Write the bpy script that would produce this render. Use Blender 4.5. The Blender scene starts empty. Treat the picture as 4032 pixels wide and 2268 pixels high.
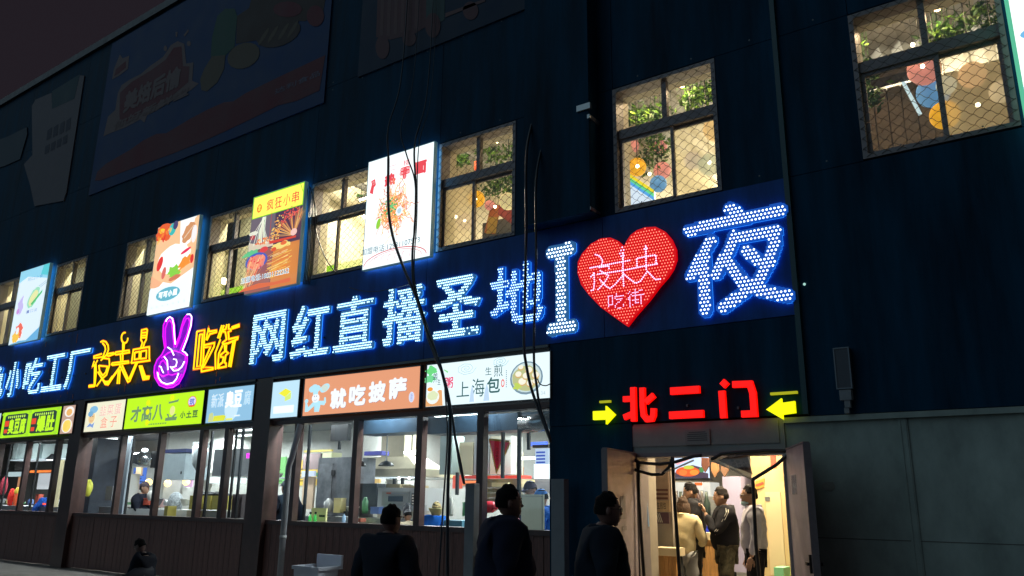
import bpy, math, random
import numpy as np
from mathutils import Vector, Matrix
random.seed(7)
rng = np.random.default_rng(7)
scene = bpy.context.scene
C = scene.collection

# ------------------------------------------------------------------ camera, world, light, exposure
CAM = np.array([0.0, -9.2, 1.68])
FPX, YAW, PITCH, ROLL = 3122.3, math.radians(35.43), math.radians(14.85), math.radians(0.616)
_f = np.array([-math.sin(YAW)*math.cos(PITCH), math.cos(YAW)*math.cos(PITCH), math.sin(PITCH)])
_r = np.array([math.cos(YAW), math.sin(YAW), 0.0]); _u = np.cross(_r, _f)
RX = _r*math.cos(ROLL)+_u*math.sin(ROLL); UX = -_r*math.sin(ROLL)+_u*math.cos(ROLL)
cam = bpy.data.cameras.new('camera'); cam.sensor_width = 36.0; cam.lens = FPX/4032*36.0
cam.clip_start = 0.05; cam.clip_end = 600
co = bpy.data.objects.new('camera', cam); C.objects.link(co)
M = Matrix(((RX[0], UX[0], -_f[0], CAM[0]), (RX[1], UX[1], -_f[1], CAM[1]), (RX[2], UX[2], -_f[2], CAM[2]), (0, 0, 0, 1)))
co.matrix_world = M
scene.camera = co
w = bpy.data.worlds.new('World'); scene.world = w; w.use_nodes = True
bg = w.node_tree.nodes['Background']
bg.inputs[0].default_value = (0.0155, 0.0120, 0.0165, 1); bg.inputs[1].default_value = 1.0
sl = bpy.data.lights.new('street_fill', 'SUN'); sl.energy = 0.36; sl.angle = math.radians(70); sl.color = (0.52, 0.82, 1.0)  # weak wide sun added for the unseen street lights and signs opposite
so = bpy.data.objects.new('street_fill', sl); C.objects.link(so)
so.rotation_euler = (math.radians(58), 0, math.radians(-38))
scene.view_settings.view_transform = 'Standard'; scene.view_settings.look = 'None'
scene.view_settings.exposure = 0; scene.view_settings.gamma = 1; scene.view_settings.use_curve_mapping = False
scene.cycles.use_denoising = True
scene.cycles.max_bounces = 6; scene.cycles.transparent_max_bounces = 12
scene.cycles.sample_clamp_indirect = 4.0

# ------------------------------------------------------------------ helpers
def P(px, py, Y=0.0):
    d = RX*((px-2016)/FPX) - UX*((py-1134)/FPX) + _f
    return CAM + d*((Y-CAM[1])/d[1])
def Z(ox, oy, s):                       # reading of one enlargement of the photograph -> a point on the plane y=Y
    return lambda a, b, Y=0.0: P(ox+a/s, oy+b/s, Y)
D = Z(0, 0, 1/1.5652)
ORG = {}
def lin(c):
    c = c/255.0
    return c/12.92 if c <= 0.04045 else ((c+0.055)/1.055)**2.4
def rgb(r, g, b): return (lin(r), lin(g), lin(b))
_mats = {}
def mat(name, col=(0.5, 0.5, 0.5), rough=0.6, metal=0.0, emit=None, es=1.0, noise=0.0, nscale=6.0, bump=0.0, alpha=1.0, spec=0.5, stretch=None):
    key = (name, tuple(col), rough, metal, emit, es, noise, alpha)
    if key in _mats: return _mats[key]
    m = bpy.data.materials.new(name); m.use_nodes = True
    nt = m.node_tree; b = nt.nodes['Principled BSDF']
    b.inputs['Base Color'].default_value = (*col, 1); b.inputs['Roughness'].default_value = rough
    b.inputs['Metallic'].default_value = metal; b.inputs['Specular IOR Level'].default_value = spec
    if alpha < 1: b.inputs['Alpha'].default_value = alpha
    if emit is not None:
        b.inputs['Emission Color'].default_value = (*emit, 1); b.inputs['Emission Strength'].default_value = es
    if noise or bump:
        tc = nt.nodes.new('ShaderNodeTexCoord'); mp = nt.nodes.new('ShaderNodeMapping')
        if stretch: mp.inputs['Scale'].default_value = stretch
        nz = nt.nodes.new('ShaderNodeTexNoise'); nz.inputs['Scale'].default_value = nscale; nz.inputs['Detail'].default_value = 6; nz.inputs['Roughness'].default_value = 0.65
        nt.links.new(tc.outputs['Object'], mp.inputs['Vector']); nt.links.new(mp.outputs['Vector'], nz.inputs['Vector'])
        if noise:
            rp = nt.nodes.new('ShaderNodeMapRange'); rp.inputs['From Min'].default_value = 0.3; rp.inputs['From Max'].default_value = 0.7
            rp.inputs['To Min'].default_value = 1-noise; rp.inputs['To Max'].default_value = 1+noise
            vm = nt.nodes.new('ShaderNodeVectorMath'); vm.operation = 'SCALE'; vm.inputs[0].default_value = col
            nt.links.new(nz.outputs['Fac'], rp.inputs['Value']); nt.links.new(rp.outputs['Result'], vm.inputs['Scale'])
            nt.links.new(vm.outputs['Vector'], b.inputs['Base Color'])
            rr = nt.nodes.new('ShaderNodeMapRange'); rr.inputs['To Min'].default_value = max(0.05, rough-0.15); rr.inputs['To Max'].default_value = min(1, rough+0.15)
            nt.links.new(nz.outputs['Fac'], rr.inputs['Value']); nt.links.new(rr.outputs['Result'], b.inputs['Roughness'])
        if bump:
            bp = nt.nodes.new('ShaderNodeBump'); bp.inputs['Strength'].default_value = bump; bp.inputs['Distance'].default_value = 0.01
            nt.links.new(nz.outputs['Fac'], bp.inputs['Height']); nt.links.new(bp.outputs['Normal'], b.inputs['Normal'])
    _mats[key] = m; return m
def lit(r, g, b, s=1.0, name='lit_surface'):   # emitted colour as it looks: backlit film, lamps, brightness painted on plain panels
    c = rgb(r, g, b); return mat(name, tuple(x*0.35 for x in c), 0.35, emit=c, es=s)
def glass(name, tint=(0.9, 0.95, 1.0), refl=0.08, haze=0.0, hcol=(0.6, 0.55, 0.4), rough=0.03):
    key = ('glass', name)
    if key in _mats: return _mats[key]
    m = bpy.data.materials.new(name); m.use_nodes = True; nt = m.node_tree; nt.nodes.remove(nt.nodes['Principled BSDF'])
    out = nt.nodes['Material Output']; tr = nt.nodes.new('ShaderNodeBsdfTransparent'); tr.inputs[0].default_value = (*tint, 1)
    gl = nt.nodes.new('ShaderNodeBsdfGlossy'); gl.inputs['Roughness'].default_value = rough
    mx = nt.nodes.new('ShaderNodeMixShader'); mx.inputs[0].default_value = refl
    last = tr
    if haze:
        tl = nt.nodes.new('ShaderNodeBsdfTranslucent'); tl.inputs[0].default_value = (*hcol, 1)
        h = nt.nodes.new('ShaderNodeMixShader'); h.inputs[0].default_value = haze
        nz = nt.nodes.new('ShaderNodeTexNoise'); nz.inputs['Scale'].default_value = 2.5; tc = nt.nodes.new('ShaderNodeTexCoord')
        mr = nt.nodes.new('ShaderNodeMapRange'); mr.inputs['From Min'].default_value = .3; mr.inputs['From Max'].default_value = .7
        mr.inputs['To Min'].default_value = haze*0.95; mr.inputs['To Max'].default_value = min(1, haze*1.05)
        nt.links.new(tc.outputs['Object'], nz.inputs['Vector']); nt.links.new(nz.outputs['Fac'], mr.inputs['Value']); nt.links.new(mr.outputs['Result'], h.inputs[0])
        nt.links.new(tr.outputs[0], h.inputs[1]); nt.links.new(tl.outputs[0], h.inputs[2]); last = h
    nt.links.new(last.outputs[0], mx.inputs[1]); nt.links.new(gl.outputs[0], mx.inputs[2]); nt.links.new(mx.outputs[0], out.inputs[0])
    _mats[key] = m; return m

class MB:
    def __init__(s): s.v = []; s.f = []; s.m = []; s.mats = []
    def mi(s, m):
        if m is None: return 0
        if m not in s.mats: s.mats.append(m)
        return s.mats.index(m)
    def add(s, vs, fs, m=None):
        o = len(s.v); s.v.extend([tuple(map(float, p)) for p in vs]); k = s.mi(m)
        for f in fs: s.f.append([o+i for i in f]); s.m.append(k)
        return s
    def box(s, x0, x1, y0, y1, z0, z1, m=None):
        return s.add([(x0,y0,z0),(x1,y0,z0),(x1,y1,z0),(x0,y1,z0),(x0,y0,z1),(x1,y0,z1),(x1,y1,z1),(x0,y1,z1)],
                     [(0,3,2,1),(4,5,6,7),(0,1,5,4),(1,2,6,5),(2,3,7,6),(3,0,4,7)], m)
    def hexa(s, p, m=None):            # eight corners, same order as box
        return s.add(p, [(0,3,2,1),(4,5,6,7),(0,1,5,4),(1,2,6,5),(2,3,7,6),(3,0,4,7)], m)
    def quad(s, a, b, c, d, m=None): return s.add([a,b,c,d], [(0,1,2,3)], m)
    def flat(s, pts, y, m=None):        # polygon in x,z facing the street
        return s.add([(p[0], y, p[1]) for p in pts], [tuple(range(len(pts)))], m)
    def prism(s, pts, y0, y1, m=None):
        n = len(pts); v = [(p[0], y0, p[1]) for p in pts]+[(p[0], y1, p[1]) for p in pts]
        return s.add(v, [tuple(range(n)), tuple(range(2*n-1, n-1, -1))]+[(i, (i+1) % n, n+(i+1) % n, n+i) for i in range(n)], m)
    def stroke(s, pts, wd, y0, y1, m=None):   # thick mitred polyline in x,z
        p = np.array(pts, float); n = len(p); L = []; R = []
        for i in range(n):
            a = p[i]-p[i-1] if i else p[1]-p[0]; b = p[i+1]-p[i] if i < n-1 else p[-1]-p[-2]
            a = a/(np.linalg.norm(a)+1e-9); b = b/(np.linalg.norm(b)+1e-9)
            na = np.array([-a[1], a[0]]); nb = np.array([-b[1], b[0]]); q = na+nb; q /= (np.linalg.norm(q)+1e-9)
            k = wd/2/max(0.5, q@na); L.append(p[i]+q*k); R.append(p[i]-q*k)
        for i in range(n-1):
            q = [L[i], R[i], R[i+1], L[i+1]]
            v = [(a[0], y0, a[1]) for a in q]+[(a[0], y1, a[1]) for a in q]
            fs = [(0,1,2,3),(7,6,5,4),(1,5,6,2),(3,7,4,0)]
            if i == 0: fs.append((0,4,5,1))
            if i == n-2: fs.append((2,6,7,3))
            s.add(v, fs, m)
        return s
    def tube(s, pts, r, n=6, m=None, cap=True):
        p = np.array(pts, float); k = len(p); rr = np.broadcast_to(np.array(r, float), (k,))
        t = np.zeros_like(p); t[1:-1] = p[2:]-p[:-2] if k > 2 else t[1:-1]; t[0] = p[1]-p[0]; t[-1] = p[-1]-p[-2]
        t /= (np.linalg.norm(t, axis=1)[:, None]+1e-9)
        ref = np.array([0, 0, 1.0]) if abs(t[0][2]) < 0.9 else np.array([1.0, 0, 0])
        a = np.cross(t[0], ref); a /= np.linalg.norm(a); vs = []
        for i in range(k):
            a = a-t[i]*(a@t[i]); a /= (np.linalg.norm(a)+1e-9); b = np.cross(t[i], a)
            for j in range(n):
                an = 2*math.pi*j/n; vs.append(p[i]+rr[i]*(math.cos(an)*a+math.sin(an)*b))
        fs = [(i*n+j, i*n+(j+1) % n, (i+1)*n+(j+1) % n, (i+1)*n+j) for i in range(k-1) for j in range(n)]
        if cap: fs += [tuple(range(n-1, -1, -1)), tuple(range((k-1)*n, k*n))]
        return s.add(vs, fs, m)
    def ball(s, c, r, nu=12, nv=8, m=None, jit=0.0):
        rx, ry, rz = (r, r, r) if np.isscalar(r) else r; vs = [(c[0], c[1], c[2]+rz)]
        for i in range(1, nv):
            th = math.pi*i/nv
            for j in range(nu):
                k = 1+jit*random.uniform(-1, 1); ph = 2*math.pi*j/nu
                vs.append((c[0]+k*rx*math.sin(th)*math.cos(ph), c[1]+k*ry*math.sin(th)*math.sin(ph), c[2]+k*rz*math.cos(th)))
        vs.append((c[0], c[1], c[2]-rz)); e = len(vs)-1; fs = [(0, 1+j, 1+(j+1) % nu) for j in range(nu)]
        for i in range(nv-2):
            fs += [(1+i*nu+j, 1+(i+1)*nu+j, 1+(i+1)*nu+(j+1) % nu, 1+i*nu+(j+1) % nu) for j in range(nu)]
        fs += [(e, 1+(nv-2)*nu+(j+1) % nu, 1+(nv-2)*nu+j) for j in range(nu)]
        return s.add(vs, fs, m)
    def lathe(s, c, prof, n=14, m=None):   # profile (r,z) round a vertical axis at c
        vs = []
        for r, z in prof: vs += [(c[0]+r*math.cos(2*math.pi*j/n), c[1]+r*math.sin(2*math.pi*j/n), c[2]+z) for j in range(n)]
        k = len(prof); fs = [(i*n+j, i*n+(j+1) % n, (i+1)*n+(j+1) % n, (i+1)*n+j) for i in range(k-1) for j in range(n)]
        fs += [tuple(range(n-1, -1, -1)), tuple(range((k-1)*n, k*n))]
        return s.add(vs, fs, m)
    def dots(s, pts, r, y, m=None, n=6):
        for x, z in pts:
            s.add([(x+r*math.cos(2*math.pi*j/n), y, z+r*math.sin(2*math.pi*j/n)) for j in range(n)], [tuple(range(n))], m)
        return s
    def build(s, name, m=None, parent=None, smooth=False, label=None):
        mats = s.mats if s.mats else [m]
        o0 = np.array(ORG.get(parent.name, (0, 0, 0))) if parent else np.zeros(3)
        me = bpy.data.meshes.new(name); me.from_pydata([tuple(np.array(p)-o0) for p in s.v], [], s.f)
        for q in mats: me.materials.append(q)
        if s.mats: me.polygons.foreach_set('material_index', s.m)
        if smooth: me.polygons.foreach_set('use_smooth', [True]*len(s.f))
        me.update(); o = bpy.data.objects.new(name, me); C.objects.link(o)
        if parent: o.parent = parent; ORG[o.name] = tuple(o0)
        else: ORG[o.name] = (0, 0, 0)
        if label: o['label'] = label
        return o
def tag(o, label, cat, group=None):
    o['label'] = label; o['category'] = cat
    if group: o['group'] = group
    return o
def thing(name, label, cat, loc=(0, 0, 0), group=None):
    o = bpy.data.objects.new(name, None); C.objects.link(o); o.location = tuple(map(float, loc)); ORG[o.name] = tuple(map(float, loc))
    o.empty_display_size = 0.1
    return tag(o, label, cat, group)
def struct(o): o['kind'] = 'structure'; return o
def stuff(o): o['kind'] = 'stuff'; return o
def copy_tree(o, loc=None, label=None, parent=None):
    c = o.copy(); C.objects.link(c); c.parent = parent
    if loc is not None: c.location = tuple(map(float, loc))
    if label: c['label'] = label
    ORG[c.name] = tuple(c.location) if parent is None else ORG[parent.name]
    for ch in list(o.children): copy_tree(ch, None, None, c)
    return c

# glyph meshes from Blender's own font
_gc = {}
def glyph(t):
    bold = 0
    if (t, bold) in _gc: return _gc[(t, bold)]
    cu = bpy.data.curves.new('t', 'FONT'); cu.body = t; cu.resolution_u = 3; cu.fill_mode = 'FRONT'
    ob = bpy.data.objects.new('t', cu); me = ob.to_mesh()
    v = np.array([tuple(a.co)[:2] for a in me.vertices]) if len(me.vertices) else np.zeros((0, 2))
    f = [tuple(q.vertices) for q in me.polygons]
    ob.to_mesh_clear(); bpy.data.objects.remove(ob); bpy.data.curves.remove(cu)
    if len(v):
        v = v-v.min(0); v = v/np.maximum(v.max(0), 1e-6)
    _gc[(t, bold)] = (v, f); return v, f
def tri_mask(pts, v, f):
    ok = np.zeros(len(pts), bool)
    for t in f:
        for k in range(1, len(t)-1):
            a, b, c = v[t[0]], v[t[k]], v[t[k+1]]
            d1 = (pts[:, 0]-b[0])*(a[1]-b[1])-(a[0]-b[0])*(pts[:, 1]-b[1])
            d2 = (pts[:, 0]-c[0])*(b[1]-c[1])-(b[0]-c[0])*(pts[:, 1]-c[1])
            d3 = (pts[:, 0]-a[0])*(c[1]-a[1])-(c[0]-a[0])*(pts[:, 1]-a[1])
            ok |= ~(((d1 < 0) | (d2 < 0) | (d3 < 0)) & ((d1 > 0) | (d2 > 0) | (d3 > 0)))
    return ok
def text(mb, t, x0, x1, z0, z1, y, m=None, bold=0.0, thick=0.0):
    v, f = glyph(t)
    if not len(v): return
    if bold > 0:                                   # heavier stroke: the letter laid down again in a small ring
        hb = bold*(x1-x0)/max(1, len(t)*.8) if len(t) < 4 else bold*(z1-z0); x0 += hb; x1 -= hb; z0 += hb; z1 -= hb
        for i in range(8):
            ax, az = hb*math.cos(i*math.pi/4), hb*math.sin(i*math.pi/4)
            mb.add([(x0+a*(x1-x0)+ax, y+.00004*(i+1), z0+b*(z1-z0)+az) for a, b in v], f, m)
    q = [(x0+a*(x1-x0), z0+b*(z1-z0)) for a, b in v]
    mb.add([(a, y, b) for a, b in q], f, m)
    if thick:
        mb.add([(a, y+thick, b) for a, b in q], f, m)
        ed = {}
        for t_ in f:
            for i in range(len(t_)):
                e = (t_[i], t_[(i+1) % len(t_)]); k = tuple(sorted(e)); ed[k] = ed.get(k, 0)+1
        for (a, b), c in ed.items():
            if c == 1: mb.add([(q[a][0], y, q[a][1]), (q[b][0], y, q[b][1]), (q[b][0], y+thick, q[b][1]), (q[a][0], y+thick, q[a][1])], [(0, 1, 2, 3)], m)
def seg_dist(pts, line):
    d = np.full(len(pts), 1e9); L = np.array(line, float)
    for a, b in zip(L[:-1], L[1:]):
        ab = b-a; t = np.clip(((pts-a)@ab)/max(ab@ab, 1e-9), 0, 1); d = np.minimum(d, np.linalg.norm(pts-(a+t[:, None]*ab), axis=1))
    return d
def grid(x0, x1, z0, z1, s, stag=False):
    o = []
    for j, z in enumerate(np.arange(z0, z1, s)):
        for x in np.arange(x0+(s/2 if stag and j % 2 else 0), x1, s): o.append((x, z))
    return np.array(o)

class Sheet:
    """Flat print on a light box face: u,v in 0..1, every colour a real film on the face, layers 1 mm apart."""
    def __init__(s, x0, x1, z0, z1, y): s.r = (x0, x1, z0, z1); s.y = y; s.pic = MB(); s.let = MB(); s.n = 0
    def xz(s, u, v): x0, x1, z0, z1 = s.r; return (x0+u*(x1-x0), z0+v*(z1-z0))
    def ly(s): s.n += 1; return s.y-0.003-0.0004*s.n
    def poly(s, uv, m): s.pic.flat([s.xz(*p) for p in uv], s.ly(), m)
    def rect(s, u0, v0, u1, v1, m): s.poly([(u0, v0), (u1, v0), (u1, v1), (u0, v1)], m)
    def oval(s, u, v, ru, rv, m, n=20, wob=0, rot=0):
        pts = []
        for i in range(n):
            k = 1+wob*random.uniform(-1, 1); a = 2*math.pi*i/n; cx, cy = ru*k*math.cos(a), rv*k*math.sin(a)
            pts.append((u+cx*math.cos(rot)-cy*math.sin(rot), v+cx*math.sin(rot)+cy*math.cos(rot)))
        s.poly(pts, m)
    def line(s, uv, wd, m):
        y = s.ly(); s.pic.stroke([s.xz(*p) for p in uv], wd, y, y+0.0002, m)
    def text(s, t, u0, v0, u1, v1, m, bold=0.0):
        a = s.xz(u0, v0); b = s.xz(u1, v1); text(s.let, t, a[0], b[0], a[1], b[1], s.ly(), m, bold)
    def chars(s, t, u0, v0, u1, v1, m, bold=0.02, gap=0.12):
        n = len(t); w_ = (u1-u0)/n
        for i, c in enumerate(t): s.text(c, u0+i*w_+gap*w_/2, v0, u0+(i+1)*w_-gap*w_/2, v1, m, bold)
    def done(s, parent):
        if s.pic.f: stuff(s.pic.build('printed_picture', None, parent))
        if s.let.f: stuff(s.let.build('lettering', None, parent))

# ------------------------------------------------------------------ shared materials
M_clad = mat('teal_metal_cladding', (0.003, 0.036, 0.074), 0.62, noise=0.6, nscale=2.6, bump=0.12, stretch=(1, 1, .12), spec=.08)
M_band = mat('navy_sign_board', (0.014, 0.075, 0.28), 0.5, noise=0.4, nscale=3, bump=0.1, stretch=(1, 1, .2), spec=.15)
M_dark = mat('dark_backing', (0.01, 0.013, 0.018), 0.8)
M_conc = mat('grey_render', (0.32, 0.38, 0.345), 0.85, noise=0.3, nscale=2.1, bump=0.35, stretch=(1, 1, .55))
M_conc2 = mat('grey_panel', (0.27, 0.28, 0.27), 0.7, noise=0.15, nscale=3)
M_wood = mat('brown_plank', (0.125, 0.056, 0.046), 0.6, noise=0.45, nscale=7, bump=0.25, stretch=(6, 6, .6))
M_brown = mat('brown_painted_steel', (0.07, 0.037, 0.034), 0.38, noise=0.25, nscale=6)
M_frame = mat('bronze_aluminium', (0.24, 0.21, 0.22), 0.45, metal=0.1, noise=0.12, nscale=12)
M_wire = mat('galvanised_wire', (0.07, 0.06, 0.05), 0.5, metal=0.5)
M_black = mat('black_plastic', (0.012, 0.013, 0.015), 0.45)
M_cable = mat('black_cable_jacket', (0.02, 0.026, 0.036), 0.3)
M_steel = mat('brushed_steel', (0.42, 0.44, 0.45), 0.32, metal=0.75, noise=0.12, nscale=4, stretch=(1, 1, 8))
M_steeld = mat('dark_steel', (0.09, 0.10, 0.11), 0.4, metal=0.6, noise=0.2, nscale=3)
M_white = mat('white_enamel', (0.62, 0.63, 0.62), 0.35, noise=0.06, nscale=2)
M_cream = mat('cream_paint', (0.62, 0.55, 0.40), 0.6, noise=0.08, nscale=2)
M_yelw = mat('warm_yellow_wall', (0.66, 0.50, 0.25), 0.55, noise=0.08, nscale=2)
M_grey = mat('grey_paint', (0.30, 0.31, 0.31), 0.55, noise=0.1)
M_corr = mat('corrugated_roof_sheet', (0.33, 0.31, 0.27), 0.55, noise=0.2, nscale=3)
M_road = mat('asphalt', (0.05, 0.047, 0.045), 0.85, noise=0.35, nscale=14, bump=0.5)
M_pave = mat('pavement_concrete', (0.22, 0.20, 0.18), 0.85, noise=0.25, nscale=4, bump=0.3)
M_card = mat('cardboard', (0.50, 0.40, 0.22), 0.8, noise=0.1)
M_red = mat('red_plastic', (0.55, 0.03, 0.03), 0.4)
M_glass = glass('shop_glass', (0.86, 0.92, 0.96), 0.10)
M_glass2 = glass('upper_glass', (0.93, 0.95, 0.95), 0.05)
M_frost = glass('hazy_cream_glass', (0.95, 0.93, 0.85), 0.05, haze=0.50, hcol=(0.85, 0.78, 0.55))
M_pvc = glass('clear_pvc', (0.95, 0.93, 0.88), 0.10, haze=0.10, hcol=(0.7, 0.65, 0.6), rough=0.12)

# ------------------------------------------------------------------ ground
g = MB(); g.box(-160, 120, -110, -2.9, -0.3, 0.0); struct(g.build('road', M_road))
g = MB(); g.box(-160, 120, -2.75, 90, -0.3, 0.116); struct(g.build('pavement', M_pave))
kb = MB()
kb.box(-60, 30, -2.895, -2.755, -0.2, 0.13); struct(kb.build('kerb', mat('kerb_stone', (0.12, 0.10, 0.09), 0.8, noise=.3, bump=.3)))

# ------------------------------------------------------------------ building shell
X0, X1 = -38.0, 6.0
WZ0, WZ1, WM0, WM1 = 5.48, 7.35, 6.58, 6.72
WIN = [(-1.60, -0.06), (-4.80, -3.28), (-8.03, -6.49), (-11.15, -9.60), (-14.33, -12.78), (-17.55, -16.0), (-20.88, -19.33), (-24.1, -22.55), (-27.3, -25.75)]
bld = thing('food_hall', 'long dark teal clad three storey food hall with lit signs and shopfronts at street level', 'building', (-10, 0, 0.12))
def part(mb, name, m=None, parent=bld, smooth=False, label=None): return mb.build(name, m, parent, smooth, label)
core = MB()
core.box(X0, X1, 0.20, 0.30, 7.35, 13.4)                     # backing above the upper windows
core.box(X0, X1, 0.20, 0.30, 2.98, 5.48); core.box(-5.87, X1, 0.05, 0.19, 2.601, 3.0)
xs = sorted([X0]+[a for w_ in WIN for a in w_]+[X1])
for a, b in zip(xs[0::2], xs[1::2]): core.box(a, b, 0.20, 0.30, 5.481, 7.349)
part(core, 'wall_core', M_dark)
# metal cladding panels, one object each, 6 mm open joints
def panel(x0, x1, z0, z1, y0=-0.02, y1=0.05, m=M_clad, name='cladding_panel'):
    b = MB(); e = 0.004; b.box(x0+e, x1-e, y0, y1, z0+e, z1-e); return part(b, name, m)
edges = [X1]+[v for w_ in WIN for v in (w_[1], w_[0])]+[X0]
for i in range(0, len(edges)-1, 2):
    hi, lo = edges[i], edges[i+1]
    panel(lo, hi, 5.46, 7.37)
for a, b in WIN:
    panel(a, b, 7.37, 9.35) if False else None
cols = [X1, -1.60, -4.80, -8.03, -11.15, -14.33, -17.55, -20.88, -24.1, -27.3, X0]
for a, b in zip(cols[:-1], cols[1:]):
    for z0, z1 in ((7.37, 9.3), (9.3, 11.3), (11.3, 13.45)): panel(b, a, z0, z1)
b = MB(); b.box(X0, X1, -0.10, 0.34, 13.45, 13.66); part(b, 'parapet_coping', mat('coping_metal', (0.035, 0.03, 0.035), .5, noise=.2))
b = MB(); b.box(X0, X1, 0.35, 14.0, 13.2, 13.4); part(b, 'roof', M_dark)
b = MB(); b.box(X0, X0+.2, .35, 14, 0.12, 13.2); b.box(X1-.2, X1, .35, 14, .12, 13.2); b.box(X0+.2, X1-.2, 13.8, 14, .12, 13.2); part(b, 'rear_wall', M_conc)
# sign band, lower right cladding
for a, b_ in zip([-2.45, -5.0, -8.2, -11.4, -14.6, -17.8, -21.0, -24.2, -27.4, -30.6, -33.8], [-5.0, -8.2, -11.4, -14.6, -17.8, -21.0, -24.2, -27.4, -30.6, -33.8, X0]):
    panel(b_, a, 3.76, 5.46, -0.035, 0.05, M_band, 'sign_band_panel')
for a, b_ in ((-2.45, .4), (.4, 3.2), (3.2, X1)):
    panel(a, b_, 2.60, 5.46)
panel(-5.88, -2.45, 2.62, 3.76, -0.03, 0.05)
b = MB(); b.box(-2.50, -2.44, -0.075, -0.021, 2.62, 13.4); part(b, 'cover_strip', mat('cover_strip_metal', (0.010, 0.06, 0.075), .45))
# projecting pilaster with clamp
b = MB(); b.box(-6.15, -5.04, -0.30, -0.022, 5.47, 13.3); part(b, 'pilaster', M_clad)
b = MB(); b.box(-5.06, -5.02, -0.31, -0.03, 6.86, 6.92); b.box(-5.22, -5.0, -0.33, -0.29, 7.0, 7.09); b.box(-5.039, -5.03, -.30, -.03, 5.5, 5.54)
part(b, 'pilaster_clamp', M_steel)

# upper windows ------------------------------------------------------------
def wavy(p0, p1, amp, n):
    p0, p1 = np.array(p0), np.array(p1); d = p1-p0; L = np.linalg.norm(d); d /= L; nn = np.array([-d[1], d[0]])
    k = max(2, int(L/n*4)+1); return [p0+d*L*i/(k-1)+nn*amp*math.sin(i*math.pi/2+.6) for i in range(k)]
for wi, (a, b_) in enumerate(WIN):
    wn = MB(); fr = MB(); t = .055
    wn.box(a, b_, -0.03, 0.19, WZ0, WZ0+t); wn.box(a, b_, -0.03, 0.19, WZ1-t, WZ1)
    wn.box(a, a+t, -0.03, 0.19, WZ0+t+.001, WZ1-t-.001); wn.box(b_-t, b_, -0.03, 0.19, WZ0+t+.001, WZ1-t-.001)
    W = part(wn, 'window', M_frame)
    mid = (a+b_)/2
    r = MB(); r.box(a+t, b_-t, 0.02, 0.12, WM0, WM1); part(r, 'transom', M_frame, W)
    r = MB(); r.box(mid-.035, mid+.035, 0.03, 0.11, WM1, WZ1-t); part(r, 'mullion', M_frame, W)
    lm = mid-(.10 if wi == 2 else (-.08 if wi in (1, 0) else .1))
    r = MB()
    for sx0, sx1, yy in ((a+t, lm+.03, .065), (lm-.03, b_-t, .105)):
        s_ = .045
        r.box(sx0, sx0+s_, yy-.018, yy+.018, WZ0+t, WM0); r.box(sx1-s_, sx1, yy-.018, yy+.018, WZ0+t, WM0)
        r.box(sx0+s_, sx1-s_, yy-.016, yy+.016, WZ0+t, WZ0+t+s_); r.box(sx0+s_, sx1-s_, yy-.016, yy+.016, WM0-s_, WM0)
    part(r, 'sash_frame', M_frame, W)
    for q, (u0, u1, z0, z1, yy, mm) in enumerate(((a+t, mid-.035, WM1, WZ1-t, .07, M_glass2), (mid+.035, b_-t, WM1, WZ1-t, .07, M_glass2),
            (a+t+.04, lm-.01, WZ0+.09, WM0-.04, .065, M_frost if wi in (2, 4, 6) else M_glass2), (lm+.01, b_-t-.04, WZ0+.09, WM0-.04, .105, M_frost if wi in (0, 1, 3) else M_glass2))):
        r = MB(); r.quad((u0, yy, z0), (u1, yy, z0), (u1, yy, z1), (u0, yy, z1)); part(r, 'pane', mm, W)
    r = MB()                                    # warm plaster reveal inside
    for q in ((a, a+.05), (b_-.05, b_)): r.box(q[0], q[1], .191, .36, WZ0, WZ1)
    r.box(a+.05, b_-.05, .191, .36, WZ1-.05, WZ1); r.box(a+.05, b_-.05, .191, .36, WZ0, WZ0+.05); part(r, 'reveal', M_cream, W)
    if wi < 7:
        gr = MB(); sp = .158; y = -0.036
        H = WZ1-WZ0; k = .80
        def clip(p, q):
            (x0, z0), (x1, z1) = p, q; t0, t1 = 0.0, 1.0
            for pp, qq in ((-(x1-x0), x0-a-.01), (x1-x0, b_-.01-x0), (-(z1-z0), z0-WZ0-.01), (z1-z0, WZ1-.01-z0)):
                if abs(pp) < 1e-9: continue
                r_ = qq/pp
                if pp < 0: t0 = max(t0, r_)
                else: t1 = min(t1, r_)
            return None if t0 >= t1-0.02 else ((x0+t0*(x1-x0), z0+t0*(z1-z0)), (x0+t1*(x1-x0), z0+t1*(z1-z0)))
        c = a-H/k
        while c < b_+.1:
            for p, q, yy in (((c, WZ0), (c+H/k, WZ1), y), ((c, WZ1), (c+H/k, WZ0), y-.004)):
                s_ = clip(p, q)
                if s_ : gr.tube([(v[0], yy, v[1]) for v in wavy(s_[0], s_[1], 0.0055, .158*.64)], .0033, 3, cap=False)
            c += sp
        stuff(part(gr, 'wire_grille', M_wire, W))

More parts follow.
